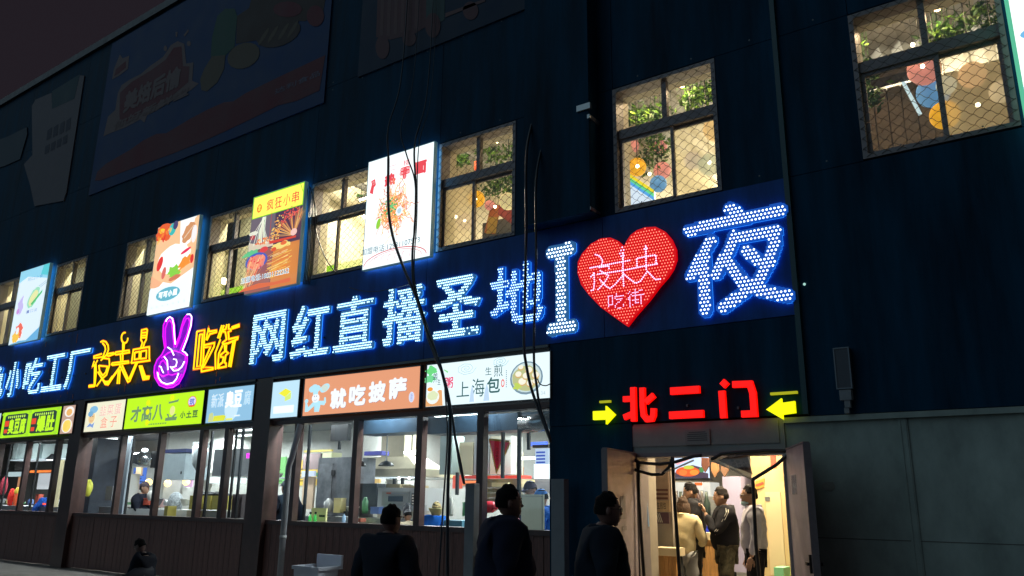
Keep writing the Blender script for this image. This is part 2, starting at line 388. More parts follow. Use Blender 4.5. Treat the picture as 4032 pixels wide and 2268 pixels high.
# ground floor: piers, posts, glazing, wainscot ---------------------------------
SILL, HEAD = 1.27, 2.90
def xz(f, a, b, Y=0.0): p = f(a, b, Y); return float(p[0]), float(p[2])
PIERS = [(-18.92, -18.42), (-12.28, -11.80), (-25.6, -25.1), (-32.3, -31.8)]
for a, b_ in PIERS:
    r = MB(); r.box(a, b_, -0.03, 0.28, 0.12, 3.755); part(r, 'pier', M_brown)
r = MB(); r.box(-5.88, -4.64, -0.02, 0.28, 0.12, 2.62); part(r, 'pier', M_clad)
r = MB(); r.box(X0, -5.88, 0.30, 0.34, 0.12, 1.22); part(r, 'wall_core', M_dark)
for a, b_ in ((-38, -32.3), (-31.8, -25.6), (-25.1, -18.92), (-18.42, -12.28), (-11.80, -5.88)):
    r = MB(); r.box(a, b_, 0.05, 0.26, SILL-.07, SILL); part(r, 'sill', M_brown)
    r = MB(); r.box(a, b_, 0.06, 0.26, HEAD, HEAD+.07); part(r, 'header', M_brown)
    r = MB(); r.box(a, b_, -.06, 0.02, 3.715, 3.754); part(r, 'drip_flashing', M_steeld)
    k = max(1, round((b_-a)/.155)); wdt = (b_-a)/k
    if b_ > -32:
        base = None
        for i in range(k):
            if base is None:
                r = MB(); x = a+.003; r.box(x, x+wdt-.007, 0.075, 0.10, 0.14, SILL-.071); base = part(r, 'plank', M_wood); first = i
            else:
                c_ = base.copy(); C.objects.link(c_); c_.location = ((i-first)*wdt, random.uniform(-.004, .004), 0)
# posts (px at the header, thickness)
z5 = Z(460, 1660, 3.293); z6 = Z(0, 1700, 3.622); z4 = Z(1040, 1620, 2.733); z3 = Z(1680, 1640, 2.587)
GX = [-32.25, -25.05]
for f, lst in ((z6, ((35, 170, .10), (430, 140, .10), (855, 120, .12))), (z5, ((100, 190, .09), (600, 160, .10), (1140, 130, .12), (1465, 110, .12))),
               (z4, ((385, 130, .10), (1020, 110, .11), (1705, 60, .12))), (z3, ((570, 190, .12),))):
    for px, py, th in lst:
        x = float(f(px, py, .12)[0]); r = MB(); r.box(x-th/2, x+th/2, 0.06, 0.18, SILL, HEAD); part(r, 'post', M_brown); GX.append(x)
for f, lst in ((z6, ((165, 170, .035), (575, 150, .035))), (z5, ((232, 190, .04), (1245, 130, .045), (1560, 100, .035), (1645, 100, .045))),
               (z4, ((500, 140, .045),)), (z3, ((945, 160, .05),))):
    for px, py, th in lst:
        x = float(f(px, py, .35)[0]); r = MB(); r.box(x-th/2, x+th/2, 0.33, 0.37, SILL, HEAD); part(r, 'bar', M_black)
GX = sorted(GX+[-25.1, -18.92, -18.42, -12.28, -11.80, -5.88])
for a, b_ in zip(GX[:-1], GX[1:]):
    if b_-a < .55: continue
    r = MB(); r.quad((a+.05, .15, SILL), (b_-.05, .15, SILL), (b_-.05, .15, HEAD), (a+.05, .15, HEAD)); part(r, 'pane', M_glass)

# right-hand rendered wall, doorway surround
DX0, DX1, DZ = -4.62, -2.74, 2.24
r = MB(); r.box(DX1, X1, 0.02, 0.30, 0.12, 2.575); part(r, 'rendered_wall', M_conc)
r = MB(); r.box(DX1+.003, X1, -0.03, 0.019, 2.535, 2.595); part(r, 'wall_ledge', M_conc)
p0 = P(3545, 1700); r = MB()
r.box(p0[0]-.015, p0[0]+.075, 0.004, 0.019, 0.12, 2.534); r.box(p0[0]-.003, p0[0]+.01, -.002, .003, .12, 2.534); r.box(p0[0]+.05, p0[0]+.063, -.002, .003, .12, 2.534); part(r, 'joint_cover', M_conc)
r = MB(); r.box(-4.80, DX1, 0.0, 0.30, DZ, 2.60); part(r, 'door_lintel', M_conc2)
r = MB(); r.box(-4.79, -2.80, -.012, -.001, 2.32, 2.575); part(r, 'lintel_panel', M_conc2)
nb = MB(); A0 = D(1727, 1120); A1 = D(1787, 1080); nb.box(A0[0], A1[0], -.035, -.013, A0[2], A1[2]); nt = part(nb, 'notice_plate', mat('notice_grey', (.24, .24, .23), .5))
tm = MB(); M_ink = mat('faded_ink', (.07, .07, .07), .7)
for i in range(5):
    z_ = A1[2]-.035-.024*i; tm.box(A0[0]+.03+.02*(i == 0), A1[0]-.03-.02*(i == 0), -.037, -.0355, z_, z_+.009)
part(tm, 'notice_print', M_ink, nt)
r = MB(); r.box(DX0-.02, DX0+.04, -.02, .28, .12, DZ); r.box(DX1-.04, DX1-.001, -.02, .28, .12, DZ); r.box(DX0+.04, DX1-.04, -.02, .28, DZ-.05, DZ); part(r, 'door_frame', M_frame)
# floors, ceilings and partitions inside
r = MB(); r.box(X0+.2, X1-.2, 0.31, 13.8, 4.6, 4.85); part(r, 'upper_floor_slab', M_grey)
r = MB(); r.box(X0+.2, -4.75, .35, 7.5, 3.35, 3.42); part(r, 'kitchen_ceiling', mat('kitchen_ceiling_paint', (.16, .17, .18), .7, noise=.2))
M_kit = mat('kitchen_tile', (.46, .46, .43), .35, noise=.08, nscale=9)
r = MB(); r.box(X0+.2, -5.9, 5.2, 5.3, .12, 3.35); part(r, 'kitchen_back_wall', M_kit)
r = MB(); r.box(-4.75, -4.63, .29, .60, .12, 3.35); part(r, 'corridor_wall', mat('corridor_paint', (.33, .29, .23), .6, noise=.12))
r = MB(); r.box(-5.9, -5.8, .35, 5.2, .12, 3.35); part(r, 'kitchen_side_wall', M_kit)
for x in (-18.6, -12.05): r = MB(); r.box(x, x+.1, 2.2, 5.2, .12, 3.35); part(r, 'kitchen_side_wall', M_kit)
# upper storey interior
r = MB()
n = 150; xs_ = np.linspace(X0+.3, X1-.3, n*2+1)
vs = []; fs = []
for i, x in enumerate(xs_):
    zz = 8.25+(.05 if i % 2 else 0); vs += [(x, .31, zz), (x, 9.5, zz)]
for i in range(len(xs_)-1): fs.append((2*i, 2*i+1, 2*i+3, 2*i+2))
r.add(vs, fs); part(r, 'corrugated_ceiling', M_corr)
r = MB(); r.box(X0+.3, X1-.3, 9.0, 9.1, 4.85, 8.2); part(r, 'upper_back_wall', mat('upstairs_wall', (.48, .43, .33), .7, noise=.15))
M_pale = mat('pale_yellow_screen', (.66, .63, .44), .7, noise=.08, nscale=3)
for x0, x1, yy in ((-40, -15.4, .95), (-14.9, -12.2, 1.1), (-11.6, -9.9, 2.3)):
    r = MB(); r.box(max(x0, X0+.4), x1, yy, yy+.05, 4.86, 8.15); part(r, 'pale_partition', M_pale)
for x in (-12.15, -9.3, -5.65): r = MB(); r.box(x, x+.08, 1.2, 9.0, 4.86, 8.15); part(r, 'upper_partition', M_cream)

# ------------------------------------------------------------------ LED letters on the sign band
def sc(x, z, y):                        # a reading taken on the wall plane, carried to a plane y in front of it
    k = (y-CAM[1])/(-CAM[1]); return x*k, CAM[2]+(z-CAM[2])*k
L_led = lit(225, 245, 255, 3.4, 'white_led'); L_cool = lit(190, 240, 255, 2.6, 'cool_led')
L_blue = mat('led_board_blue', (.02, .06, .2), .3, emit=(.004, .07, .42), es=1.0)
L_bluew = mat('led_board_cyan', (.04, .1, .2), .3, emit=(.02, .10, .26), es=1.0)
L_halo = mat('halo_sheet_blue', (.05, .05, .05), .5, emit=(.02, .20, .70), es=2.8)  # glowing sheet added behind the letters to throw a blue halo on the band
def glyph_dist(pts, x0, x1, z0, z1, ch):
    v, f = glyph(ch); vv = np.stack([x0+v[:, 0]*(x1-x0), z0+v[:, 1]*(z1-z0)], 1); d = np.full(len(pts), 1e9)
    ed = {}
    for t_ in f:
        for i in range(len(t_)):
            k = tuple(sorted((t_[i], t_[(i+1) % len(t_)]))); ed[k] = ed.get(k, 0)+1
    for (p, q), c_ in ed.items():
        if c_ == 1: d = np.minimum(d, seg_dist(pts, [vv[p], vv[q]]))
    d[tri_mask(pts, vv, f)] = 0; return d
def cell_plate(t, ins, e, layers):
    keys = {(round(x/e), round(z/e)) for x, z in ins}
    for nm, yy, th, m in layers:
        b = MB(); vid = {}; mi = b.mi(m)
        def V(i, k, s_):
            if (i, k, s_) not in vid: vid[(i, k, s_)] = len(b.v); b.v.append(((i-.5)*e, yy+th*s_, (k-.5)*e))
            return vid[(i, k, s_)]
        for i, k in keys:
            b.f.append([V(i, k, 0), V(i+1, k, 0), V(i+1, k+1, 0), V(i, k+1, 0)]); b.f.append([V(i, k+1, 1), V(i+1, k+1, 1), V(i+1, k, 1), V(i, k, 1)]); b.m += [mi, mi]
            for di, dk, c1, c2 in ((-1, 0, (0, 0), (0, 1)), (1, 0, (1, 1), (1, 0)), (0, -1, (1, 0), (0, 0)), (0, 1, (0, 1), (1, 1))):
                if (i+di, k+dk) not in keys:
                    b.f.append([V(i+c1[0], k+c1[1], 0), V(i+c2[0], k+c2[1], 0), V(i+c2[0], k+c2[1], 1), V(i+c1[0], k+c1[1], 1)]); b.m.append(mi)
        b.build(nm, None, t)
def led_letter(ch, x0, z0, x1, z1, sp, spz, r, label, group='white LED characters on the sign band', drop=0.0, face=None, bold=.021):
    y = -.12; (x0, z0), (x1, z1) = sc(x0, z0, y), sc(x1, z1, y); face = face or L_bluew
    t = thing('led_character', label, 'LED letter', ((x0+x1)/2, y, z0), group)
    a0, a1, b0, b1 = x0+bold, x1-bold, z0+bold, z1-bold
    e = .018; cells = np.array([(i*e, k*e) for i in range(int((x0-.05)/e), int((x1+.05)/e)) for k in range(int((z0-.05)/e), int((z1+.05)/e))])
    dc = glyph_dist(cells, a0, a1, b0, b1, ch)
    cell_plate(t, cells[dc < bold+.002], e, (('face', y+.006, .045, face), ('halo_sheet', y+.056, .004, L_halo)))
    gx = np.arange(x0+sp*.3, x1, sp); gz = np.arange(z0+spz*.4, z1, spz)
    g_ = np.array([(x+(sp/2 if k % 2 else 0), z) for k, z in enumerate(gz) for x in gx])
    g_ = g_[glyph_dist(g_, a0, a1, b0, b1, ch) < bold-.002]
    g_ = g_[rng.random(len(g_)) > .03]
    if ch == '圣': g_ = g_[~((g_[:, 0] > x1-.26) & (g_[:, 1] < z0+.16) & (rng.random(len(g_)) < .6))]
    b = MB(); b.dots(g_, r, y, L_cool); stuff(b.build('led_dots', None, t))
    b = MB()
    for fx in (.2, .8): b.box(x0+(x1-x0)*fx-.015, x0+(x1-x0)*fx+.015, y+.062, -.036, z0+.3, z0+.33)
    stuff(b.build('stand_off', M_steeld, t))
ZL, ZH = 4.06, 5.02
led = [('色', -23.85, -22.86), ('小', -22.72, -22.0), ('吃', -21.74, -20.83), ('工', -20.72, -19.73), ('厂', -19.62, -18.6)]
lab = {'色': 'leftmost white LED character, cut off by the picture edge', '小': 'white LED character of three strokes, second from the left end of the band',
       '吃': 'white LED character 吃 left of 工 at the left end of the band', '工': 'white LED character 工 shaped like a letter I near the left end',
       '厂': 'white LED character 厂 just left of the yellow neon sign', '网': 'white LED character 网 right of the yellow neon sign',
       '红': 'white LED character 红 between 网 and 直 on the band', '直': 'white LED character 直 stacked with horizontal bars above the orange shop sign',
       '播': 'white LED character 播 crossed by the thick cable bundle', '圣': 'white LED character 圣 with dead LEDs at its lower right',
       '地': 'white LED character 地 behind thin hanging cables beside the letter I'}
for ch, a, b_ in led: led_letter(ch, a, ZL+.01, b_, ZH-.03, .036, .050, .0165, lab[ch])
for ch, a, b_ in (('网', -12.6, -11.64), ('红', -11.45, -10.45), ('直', -10.32, -9.37), ('播', -9.18, -8.24), ('圣', -8.07, -7.14)):
    led_letter(ch, a, ZL, b_, ZH, .036, .043, .0145, lab[ch])
led_letter('地', -6.95, 4.13, -6.0, 5.05, .038, .040, .0125, lab['地'], face=L_blue, bold=.017)

def conv(f, pts, y):
    o = []
    for p in pts: q = f(p[0], p[1], y); o.append((float(q[0]), float(q[2])))
    return o
def led_shape(name, label, cat, f, strokes, rad, sp, r, facem, dotm, y=-.12, group=None):
    S = [conv(f, s_, y) for s_ in strokes]; allp = np.array([p for s_ in S for p in s_])
    t = thing(name, label, cat, (allp[:, 0].mean(), y, allp[:, 1].min()), group)
    g_ = grid(allp[:, 0].min()-rad, allp[:, 0].max()+rad, allp[:, 1].min()-rad, allp[:, 1].max()+rad, sp, True)
    d = np.min([seg_dist(g_, s_) for s_ in S], axis=0)
    # face plate as a fine cell mesh of the union of the strokes
    e = .016; cells = grid(allp[:, 0].min()-rad-.03, allp[:, 0].max()+rad+.03, allp[:, 1].min()-rad-.03, allp[:, 1].max()+rad+.03, e)
    dc = np.min([seg_dist(cells, s_) for s_ in S], axis=0); ins = cells[dc < rad+.006]
    cell_plate(t, ins, e, (('face', y+.006, .05, facem), ('halo_sheet', y+.060, .004, L_halo)))
    b = MB(); b.dots(g_[d < rad-.008], r, y, dotm); stuff(b.build('led_dots', None, t))
    return t
H5 = Z(1900, 780, 2.5875); Y6 = Z(2660, 780, 3.018)
led_shape('led_letter_i', 'tall white LED letter I left of the red heart', 'LED letter', H5,
          [[(690, 545), (890, 495)], [(690, 565), (885, 520)], [(780, 560), (795, 1320)], [(805, 560), (810, 1320)], [(700, 1350), (900, 1285)], [(700, 1325), (905, 1310)]], .075, .052, .0165, L_bluew, L_led)
led_shape('led_character', 'large blue and white LED character 夜 right of the red heart', 'LED letter', Y6,
          [[(155, 385), (1240, 140)], [(640, 125), (700, 150), (740, 210)], [(415, 505), (180, 920)], [(325, 800), (350, 1340)], [(335, 720), (340, 1200)],
           [(690, 450), (640, 600), (480, 900)], [(700, 470), (1180, 395), (1170, 560), (1110, 750), (960, 1010), (560, 1300)], [(840, 630), (970, 730)], [(620, 780), (820, 1020), (1010, 1100), (1330, 1165)]],
          .078, .047, .0135, L_blue, L_led, group='white LED characters on the sign band')
# heart
hp = [(1440,492),(1462,440),(1505,375),(1570,325),(1655,296),(1760,290),(1850,335),(1920,415),(1965,520),(1970,620),(1935,720),(1880,805),(1800,895),(1700,1030),(1560,1190),(1470,1305),(1350,1220),(1200,1110),(1080,985),(1000,880),(965,760),(968,650),(1010,565),(1100,465),(1200,410),(1300,400),(1370,430),(1415,470)]
yh = -.13; hx = conv(H5, hp, yh); ha = np.array(hx)
T = thing('led_heart', 'big red LED heart with white dotted writing between I and 夜', 'LED heart', (ha[:, 0].mean(), yh, ha[:, 1].min()))
L_redf = mat('heart_red_board', (.35, .01, .01), .35, emit=(.62, .0004, .0018), es=1.0); L_redd = lit(255, 125, 105, 2.6, 'red_led')
b = MB(); b.prism([(x, z) for x, z in hx][::-1], yh+.006, yh+.06, L_redf); b.build('face', None, T)
b = MB(); ctr = ha.mean(0); b.prism([tuple(ctr+(q-ctr)*.98) for q in ha][::-1], yh+.062, yh+.066, mat('halo_sheet_red', (.1, .1, .1), .5, emit=(.8, .0, .02), es=.9)); b.build('halo_sheet', None, T)  # red sheet added behind the heart for its halo on the wall
wl = [[(1150,575),(1195,590),(1225,640),(1212,682)],[(1095,712),(1300,672),(1510,632)],[(1135,765),(1140,850),(1132,935),(1105,942)],[(1105,800),(1150,755)],[(1190,705),(1285,690),(1290,720)],
      [(1175,775),(1440,735),(1610,700),(1790,668)],[(1200,740),(1285,790),(1250,850),(1185,925),(1160,940)],[(1195,830),(1260,900),(1300,920),(1350,880),(1440,775),(1500,825),(1560,868),(1610,845),(1680,745),(1760,830),(1830,822)],
      [(1432,560),(1430,740),(1438,895)],[(1575,690),(1570,615),(1665,595),(1765,580),(1770,665)],[(1665,500),(1668,730)]]
wb = [([(1420, 530), (1425, 590)], .07), ([(1660, 480), (1665, 545)], .06)]
g_ = grid(ha[:, 0].min(), ha[:, 0].max(), ha[:, 1].min(), ha[:, 1].max(), .040, True)
trn = [(0, i, i+1) for i in range(1, len(hx)-1)]
import mathutils.geometry as mg
tes = mg.tessellate_polygon([[Vector((x, z, 0)) for x, z in hx]])
inside = tri_mask(g_, ha, tes); dw = np.min([seg_dist(g_, conv(H5, s_, yh)) for s_ in wl], axis=0)
edge_d = seg_dist(g_, hx+[hx[0]])
blob = np.zeros(len(g_), bool)
for s_, rr in wb: blob |= seg_dist(g_, conv(H5, s_, yh)) < rr*.6
cq = (conv(H5, [(1285, 1135)], yh)[0], conv(H5, [(1440, 960)], yh)[0]); c2 = (conv(H5, [(1475, 1110)], yh)[0], conv(H5, [(1640, 915)], yh)[0])
small = []
for ch, (q0, q1) in (('吃', cq), ('街', c2)):
    v, f = glyph(ch); vv = np.stack([q0[0]+v[:, 0]*(q1[0]-q0[0]), q0[1]+v[:, 1]*(q1[1]-q0[1])], 1)
    gg = grid(q0[0], q1[0], q0[1], q1[1], .020); small.append(gg[tri_mask(gg, vv, f)])
insm = np.zeros(len(g_), bool)
for q0, q1 in (cq, c2): insm |= (g_[:, 0] > q0[0]) & (g_[:, 0] < q1[0]) & (g_[:, 1] > q0[1]) & (g_[:, 1] < q1[1])
red = inside & (edge_d > .015) & ~insm & ~blob & (dw > .02)
b = MB(); b.dots(g_[red], .0085, yh+.001, L_redd); stuff(b.build('red_led_dots', None, T))
b = MB(); L_lav = lit(225, 205, 255, 2.0, 'lavender_led')
for s_ in wl:
    p = np.array(conv(H5, s_, yh)); seg = np.linalg.norm(np.diff(p, axis=0), axis=1); cs = np.concatenate([[0], np.cumsum(seg)]); q = np.arange(0, cs[-1], .030)
    b.dots(np.stack([np.interp(q, cs, p[:, 0]), np.interp(q, cs, p[:, 1])], 1), .0118, yh-.001, L_lav)
b.dots(g_[blob], .0115, yh-.001, L_lav)
for s_ in small: b.dots(s_, .0075, yh-.001, L_lav)
stuff(b.build('white_led_dots', None, T))

# ------------------------------------------------------------------ neon
L3 = Z(0, 1200, 3.623); L4 = Z(600, 1150, 3.22)
N_y = mat('yellow_neon', (.3, .2, .02), .3, emit=(1.0, .62, .004), es=1.7); N_p = mat('purple_neon', (.2, .02, .2), .3, emit=(.62, .004, .80), es=1.6)
N_w = lit(245, 235, 255, 2.4, 'white_neon'); N_yb = mat('amber_tube_glow', (.3, .1, .02), .4, emit=(.95, .16, .003), es=.75); N_pb = mat('purple_tube_glow', (.1, .02, .12), .4, emit=(.16, .0, .46), es=1.0)  # glow of the tubes is put into the emission of their backings
def neon(mb, f, lines, y, r, m):
    for l in lines: mb.tube([(p[0], y, p[1]) for p in conv(f, l, y)], r, 6, m)
def oval(cx, cy, rx, ry, n=14, a0=0): return [(cx+rx*math.cos(a0+2*math.pi*i/n), cy+ry*math.sin(a0+2*math.pi*i/n)) for i in range(n+1)]
yn = -.11
ye = {'夜': [[(1435,530),(1470,513),(1512,530),(1542,580),(1547,640),(1522,710),(1472,762),(1440,792)],[(1462,545),(1498,590),(1505,640),(1482,705),(1462,755)],
      [(1455,745),(1340,762),(1340,735),(1450,700)],[(1530,735),(1530,702),(1622,685),(1620,705),(1545,735)],[(1345,800),(1318,885),(1340,860)],[(1392,790),(1352,860),(1345,1145)],[(1368,850),(1372,950),(1352,1160)],
      [(1345,1145),(1272,1152),(1270,1172),(1352,1162)],[(1480,762),(1558,772),(1562,860),(1520,1000),(1450,1062),(1378,1160)],[(1410,868),(1532,880),(1510,960),(1465,1012),(1420,945),(1410,868)],
      [(1398,960),(1468,1072),(1502,1135),(1542,1142),(1602,1050),(1692,920)],[(1470,1075),(1500,1100),(1550,1095),(1600,1020)]],
 '未': [oval(1778, 472, 46, 76)[:12], [(1752,550),(1752,660),(1742,690)],[(1772,560),(1762,670)],[(1640,700),(1652,675),(1842,650),(1845,682),(1652,712),(1640,700)],[(1718,705),(1725,820)],[(1752,702),(1750,812)],
      [(1590,860),(1600,832),(1832,803),(1835,828),(1600,862)],[(1715,860),(1700,900),(1540,1115),(1500,1125)],[(1692,925),(1672,1128)],[(1712,925),(1700,1128)],[(1718,880),(1825,1105),(1852,1085),(1962,822)],[(1742,862),(1830,1060),(1840,1060),(1940,830)]],
 '央': [[(2008,612),(2032,540),(2010,500),(2020,360),(2090,345),(2102,362),(2085,500),(2062,540),(2040,612)],[(2020,470),(2082,465)],[(2022,440),(2084,436)],[(2030,400),(2086,395)],[(1870,830),(1882,790),(1902,640),(2130,600),(2130,760),(2135,795),(1872,832)],
      [(1922,682),(1990,667),(1985,770),(1917,782),(1922,682)],[(2012,665),(2090,650),(2085,762),(2006,772),(2012,665)],[(1988,870),(2042,1068),(2120,1055),(2128,1022),(2072,1022),(2022,872)],[(2005,870),(2055,1045),(2125,1038)]],
}
y4 = {'吃': [[(565,500),(662,480),(640,960),(522,978),(565,500)],[(600,540),(637,530),(607,940),(563,947),(600,540)],[(680,610),(712,455),(722,500),(812,485),(812,508),(730,532),(690,610)],[(665,672),(788,642),(782,690),(648,952),(768,960),(768,978),(622,1008),(622,958),(738,692),(668,700)]],
 '街': [[(882,420),(828,585)],[(908,420),(850,590)],[(945,408),(930,470),(900,485),(900,502),(925,505),(940,600),(890,642),(892,662),(960,648),(1080,595),(1085,570),(1000,590),(970,600),(962,505),(995,490),(995,470),(965,468),(970,405)],[(1008,445),(1098,412),(1098,435),(1012,462)],
      [(862,600),(798,770),(800,982)],[(888,680),(842,780),(828,972)],[(915,672),(920,752),(866,795),(868,822),(902,825),(890,890),(848,925),(842,962),(934,945),(934,905),(915,892),(930,800),(962,775),(932,750),(938,672)],[(1052,600),(992,952)],[(1028,610),(968,948)]]}
nl = {'夜': 'yellow neon character 夜 with a crescent moon on top, first of the neon words', '未': 'yellow neon character 未 with a spoon standing on top', '央': 'yellow neon character 央 with a bottle standing on top',
      '吃': 'yellow neon character 吃 right of the purple neon hand', '街': 'yellow neon character 街 left of the LED character 网'}
for f, dct in ((L3, ye), (L4, y4)):
    for ch, lines in dct.items():
        a = np.array([p for l in lines for p in conv(f, l, yn)])
        t = thing('neon_character', nl[ch], 'neon sign', (a[:, 0].mean(), yn, a[:, 1].min()), 'yellow neon characters')
        b = MB(); neon(b, f, lines, yn, .0150, N_y); b.build('neon_tube', None, t, True)
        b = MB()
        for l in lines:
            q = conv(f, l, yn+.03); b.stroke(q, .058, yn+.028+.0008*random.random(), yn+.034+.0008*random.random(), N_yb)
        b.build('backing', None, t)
hand_p = [[(30,1080),(22,1010),(28,940),(60,860),(118,795),(158,712),(135,560),(140,420),(170,350),(220,312),(262,335),(280,420),(286,540),(292,665),(340,560),(370,430),(400,335),(440,283),(482,283),(502,335),(492,430),(442,600),(388,742),(440,790),(442,870),(420,980),(390,1062),(335,1160),(260,1207),(180,1217),(90,1182),(30,1080)],
    [(172,700),(162,560),(165,460),(190,385),(220,352),(248,400),(262,560),(278,700)],[(300,700),(340,600),(380,440),(430,335),(462,332),(472,380),(442,520),(350,742)],
    [(118,835),(200,770),(280,742),(362,768),(420,805),(412,900),(342,985),(262,962)],[(140,860),(105,890),(80,960),(90,1040),(140,1072),(202,1042),(190,940),(140,860)],[(120,1072),(202,1042),(250,1052),(322,1028)],[(55,1000),(60,1100),(110,1160),(190,1190),(250,1180),(320,1130),(370,1040)]]
hand_w = [[(170,372),(190,335),(222,315),(252,335),(272,420),(278,540),(290,662)],[(440,283),(475,280),(498,310),(490,420),(440,590),(378,748),(415,765),(444,802)],[(195,700),(240,730),(272,800)],[(150,820),(188,870),(197,985)],
    [(90,940),(110,950),(122,990),(140,1022)],[(268,850),(302,855),(310,890),(298,940),(242,958)],[(228,945),(270,998),(322,992),(372,950),(405,880)],[(65,1018),(80,1090),(115,1140),(180,1168),(262,1150),(305,1100),(332,1028)]]
a = np.array(conv(L4, hand_p[0], yn))
t = thing('neon_hand', 'purple and white neon hand making a V sign with a smiling face', 'neon sign', (a[:, 0].mean(), yn, a[:, 1].min()))
b = MB(); neon(b, L4, hand_p, yn, .0145, N_p); b.build('purple_tube', None, t, True)
b = MB(); neon(b, L4, hand_w, yn-.030, .0125, N_w); b.build('white_tube', None, t, True)
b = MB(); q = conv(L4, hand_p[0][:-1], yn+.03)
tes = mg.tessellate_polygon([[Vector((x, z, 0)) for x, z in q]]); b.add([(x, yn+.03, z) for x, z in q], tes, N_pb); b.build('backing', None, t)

# ------------------------------------------------------------------ red gate name and arrows
G2 = Z(2400, 1100, 2.415); R_l = mat('red_acrylic', (.5, .01, .01), .2, emit=(1.0, .004, .0006), es=1.15); Ya = mat('yellow_acrylic', (.5, .5, .01), .2, emit=(.93, .93, .0), es=1.1)
M_rim = mat('red_rim', (.3, .01, .01), .3, emit=(.5, .0, .0), es=.6)
def acry(name, label, f, strokes, wd, m, cat='channel letter', group=None):
    y = -.11; a = np.array([p for s_ in strokes for p in conv(f, s_, y)])
    t = thing(name, label, cat, (a[:, 0].mean(), y, a[:, 1].min()), group)
    b = MB()
    for i, s_ in enumerate(strokes): b.stroke(conv(f, s_, y), wd, y+.0007*i, y+.055+.0003*i, m)
    b.build('face', None, t)
    b = MB(); x_ = a[:, 0].mean(); b.box(x_-.012, x_+.012, y+.057, -.031, a[:, 1].min()+.1, a[:, 1].min()+.13); b.build('bracket', M_steeld, t)
    return t
acry('gate_character', 'red lit character 北, first of the three above the doorway', G2, [[(218,1025),(225,1350)],[(125,1138),(196,1134)],[(132,1312),(205,1280)],[(305,1028),(308,1200),(318,1290),(350,1330),(395,1325),(410,1290),(412,1225)],[(338,1168),(415,1098)]], .070, R_l, group='red characters above the doorway')
acry('gate_character', 'red lit character 二 of two bars, middle of the three above the doorway', G2, [[(575,1062),(850,1045)],[(565,1292),(888,1276)]], .088, R_l, group='red characters above the doorway')
acry('gate_character', 'red lit character 门, last of the three above the doorway', G2, [[(1065,968),(1110,1012)],[(1062,1058),(1080,1318)],[(1165,998),(1330,992),(1358,1080),(1372,1275),(1250,1280)]], .076, R_l, group='red characters above the doorway')
def arrow(label, f, tip, tail, hw, sw, d):
    y = -.11; (tx, tz), (ex, ez) = conv(f, [tip, tail], y); hx_ = tx-d*hw
    t = thing('direction_arrow', label, 'arrow sign', ((tx+ex)/2, y, tz-.1), 'yellow arrows beside the gate name')
    pts = [(tx, tz), (hx_, tz+.118), (hx_, tz+sw), (ex, ez+sw), (ex, ez-sw), (hx_, tz-sw), (hx_, tz-.118)]
    b = MB(); b.prism(pts if d > 0 else pts[::-1], y, y+.05, Ya); b.build('face', None, t)
    b = MB(); b.box((tx+ex)/2-.01, (tx+ex)/2+.01, y+.051, -.031, tz-.02, tz+.02); b.build('bracket', M_steeld, t)
arrow('yellow lit arrow pointing right, left of the red characters', Z(1344, 1512, 1.9167), (2062, 230), (1898, 238), .13, .056, 1)
arrow('yellow lit arrow pointing left, right of the red characters', G2, (1488, 1238), (1762, 1212), .18, .066, -1)
for i, (f, p, q, l) in enumerate(((G2, (1530, 1090), (1785, 1072), 'thin yellow light strip above the arrow that points left'), (Z(1344, 1512, 1.9167), (1950, 138), (2030, 128), 'short dim yellow light strip above the arrow that points right'))):
    (x0, z0), (x1, z1) = conv(f, [p, q], -.06); b = MB(); b.box(x0, x1, -.07, -.031, (z0+z1)/2-.014, (z0+z1)/2+.014)
    tag(b.build('light_strip', mat('dim_yellow_strip', (.3, .3, .02), .4, emit=(.42, .42, .01), es=.9)), l, 'light strip')

# ------------------------------------------------------------------ shop sign row
def lightbox(label, f, bl, tr, y=-.05, depth=.09, side=None, group='light boxes over the shop windows', name='shop_sign', zz=None, xx=None):
    a = f(bl[0], bl[1], y); c = f(tr[0], tr[1], y); x0, x1, z0, z1 = a[0], c[0], a[2], c[2]
    if zz: z0, z1 = zz
    t = thing(name, label, 'light box', ((x0+x1)/2, y, z0), group)
    return t, float(x0), float(x1), float(z0), float(z1)
def face(t, x0, x1, z0, z1, y, m, depth=.07, rim=None, bw=.018):
    b = MB(); b.box(x0+bw, x1-bw, y+.001, y+depth-.01, z0+bw, z1-bw, m); b.build('face', None, t)
    b = MB(); rm = rim or M_steeld
    b.box(x0, x1, y-.006, y+depth, z0, z0+bw-.001); b.box(x0, x1, y-.006, y+depth, z1-bw+.001, z1); b.box(x0, x0+bw-.001, y-.006, y+depth, z0+bw, z1-bw); b.box(x1-bw+.001, x1, y-.006, y+depth, z0+bw, z1-bw)
    b.build('frame', rm, t)
ZR = (2.995, 3.67); S = {}
yS = -.045
def sgn(key, label, px0, px1, m):
    t = None; x0 = float(D(px0[0], px0[1], yS)[0]); x1 = float(D(px1[0], px1[1], yS)[0])
    t = thing('shop_sign', label, 'light box', ((x0+x1)/2, yS, ZR[0]), 'light boxes over the shop windows')
    face(t, x0, x1, ZR[0], ZR[1], yS, m); s_ = Sheet(x0+.02, x1-.02, ZR[0]+.02, ZR[1]-.02, yS); return t, s_
W_ = lambda s=1.0: lit(238, 248, 250, s); 
def steam(s, u, v, r, m):
    s.line([(u+r*.55*(a/12)*math.cos(a*.9), v+r*(a/12)*math.sin(a*.9)) for a in range(0, 22)], .006, m)
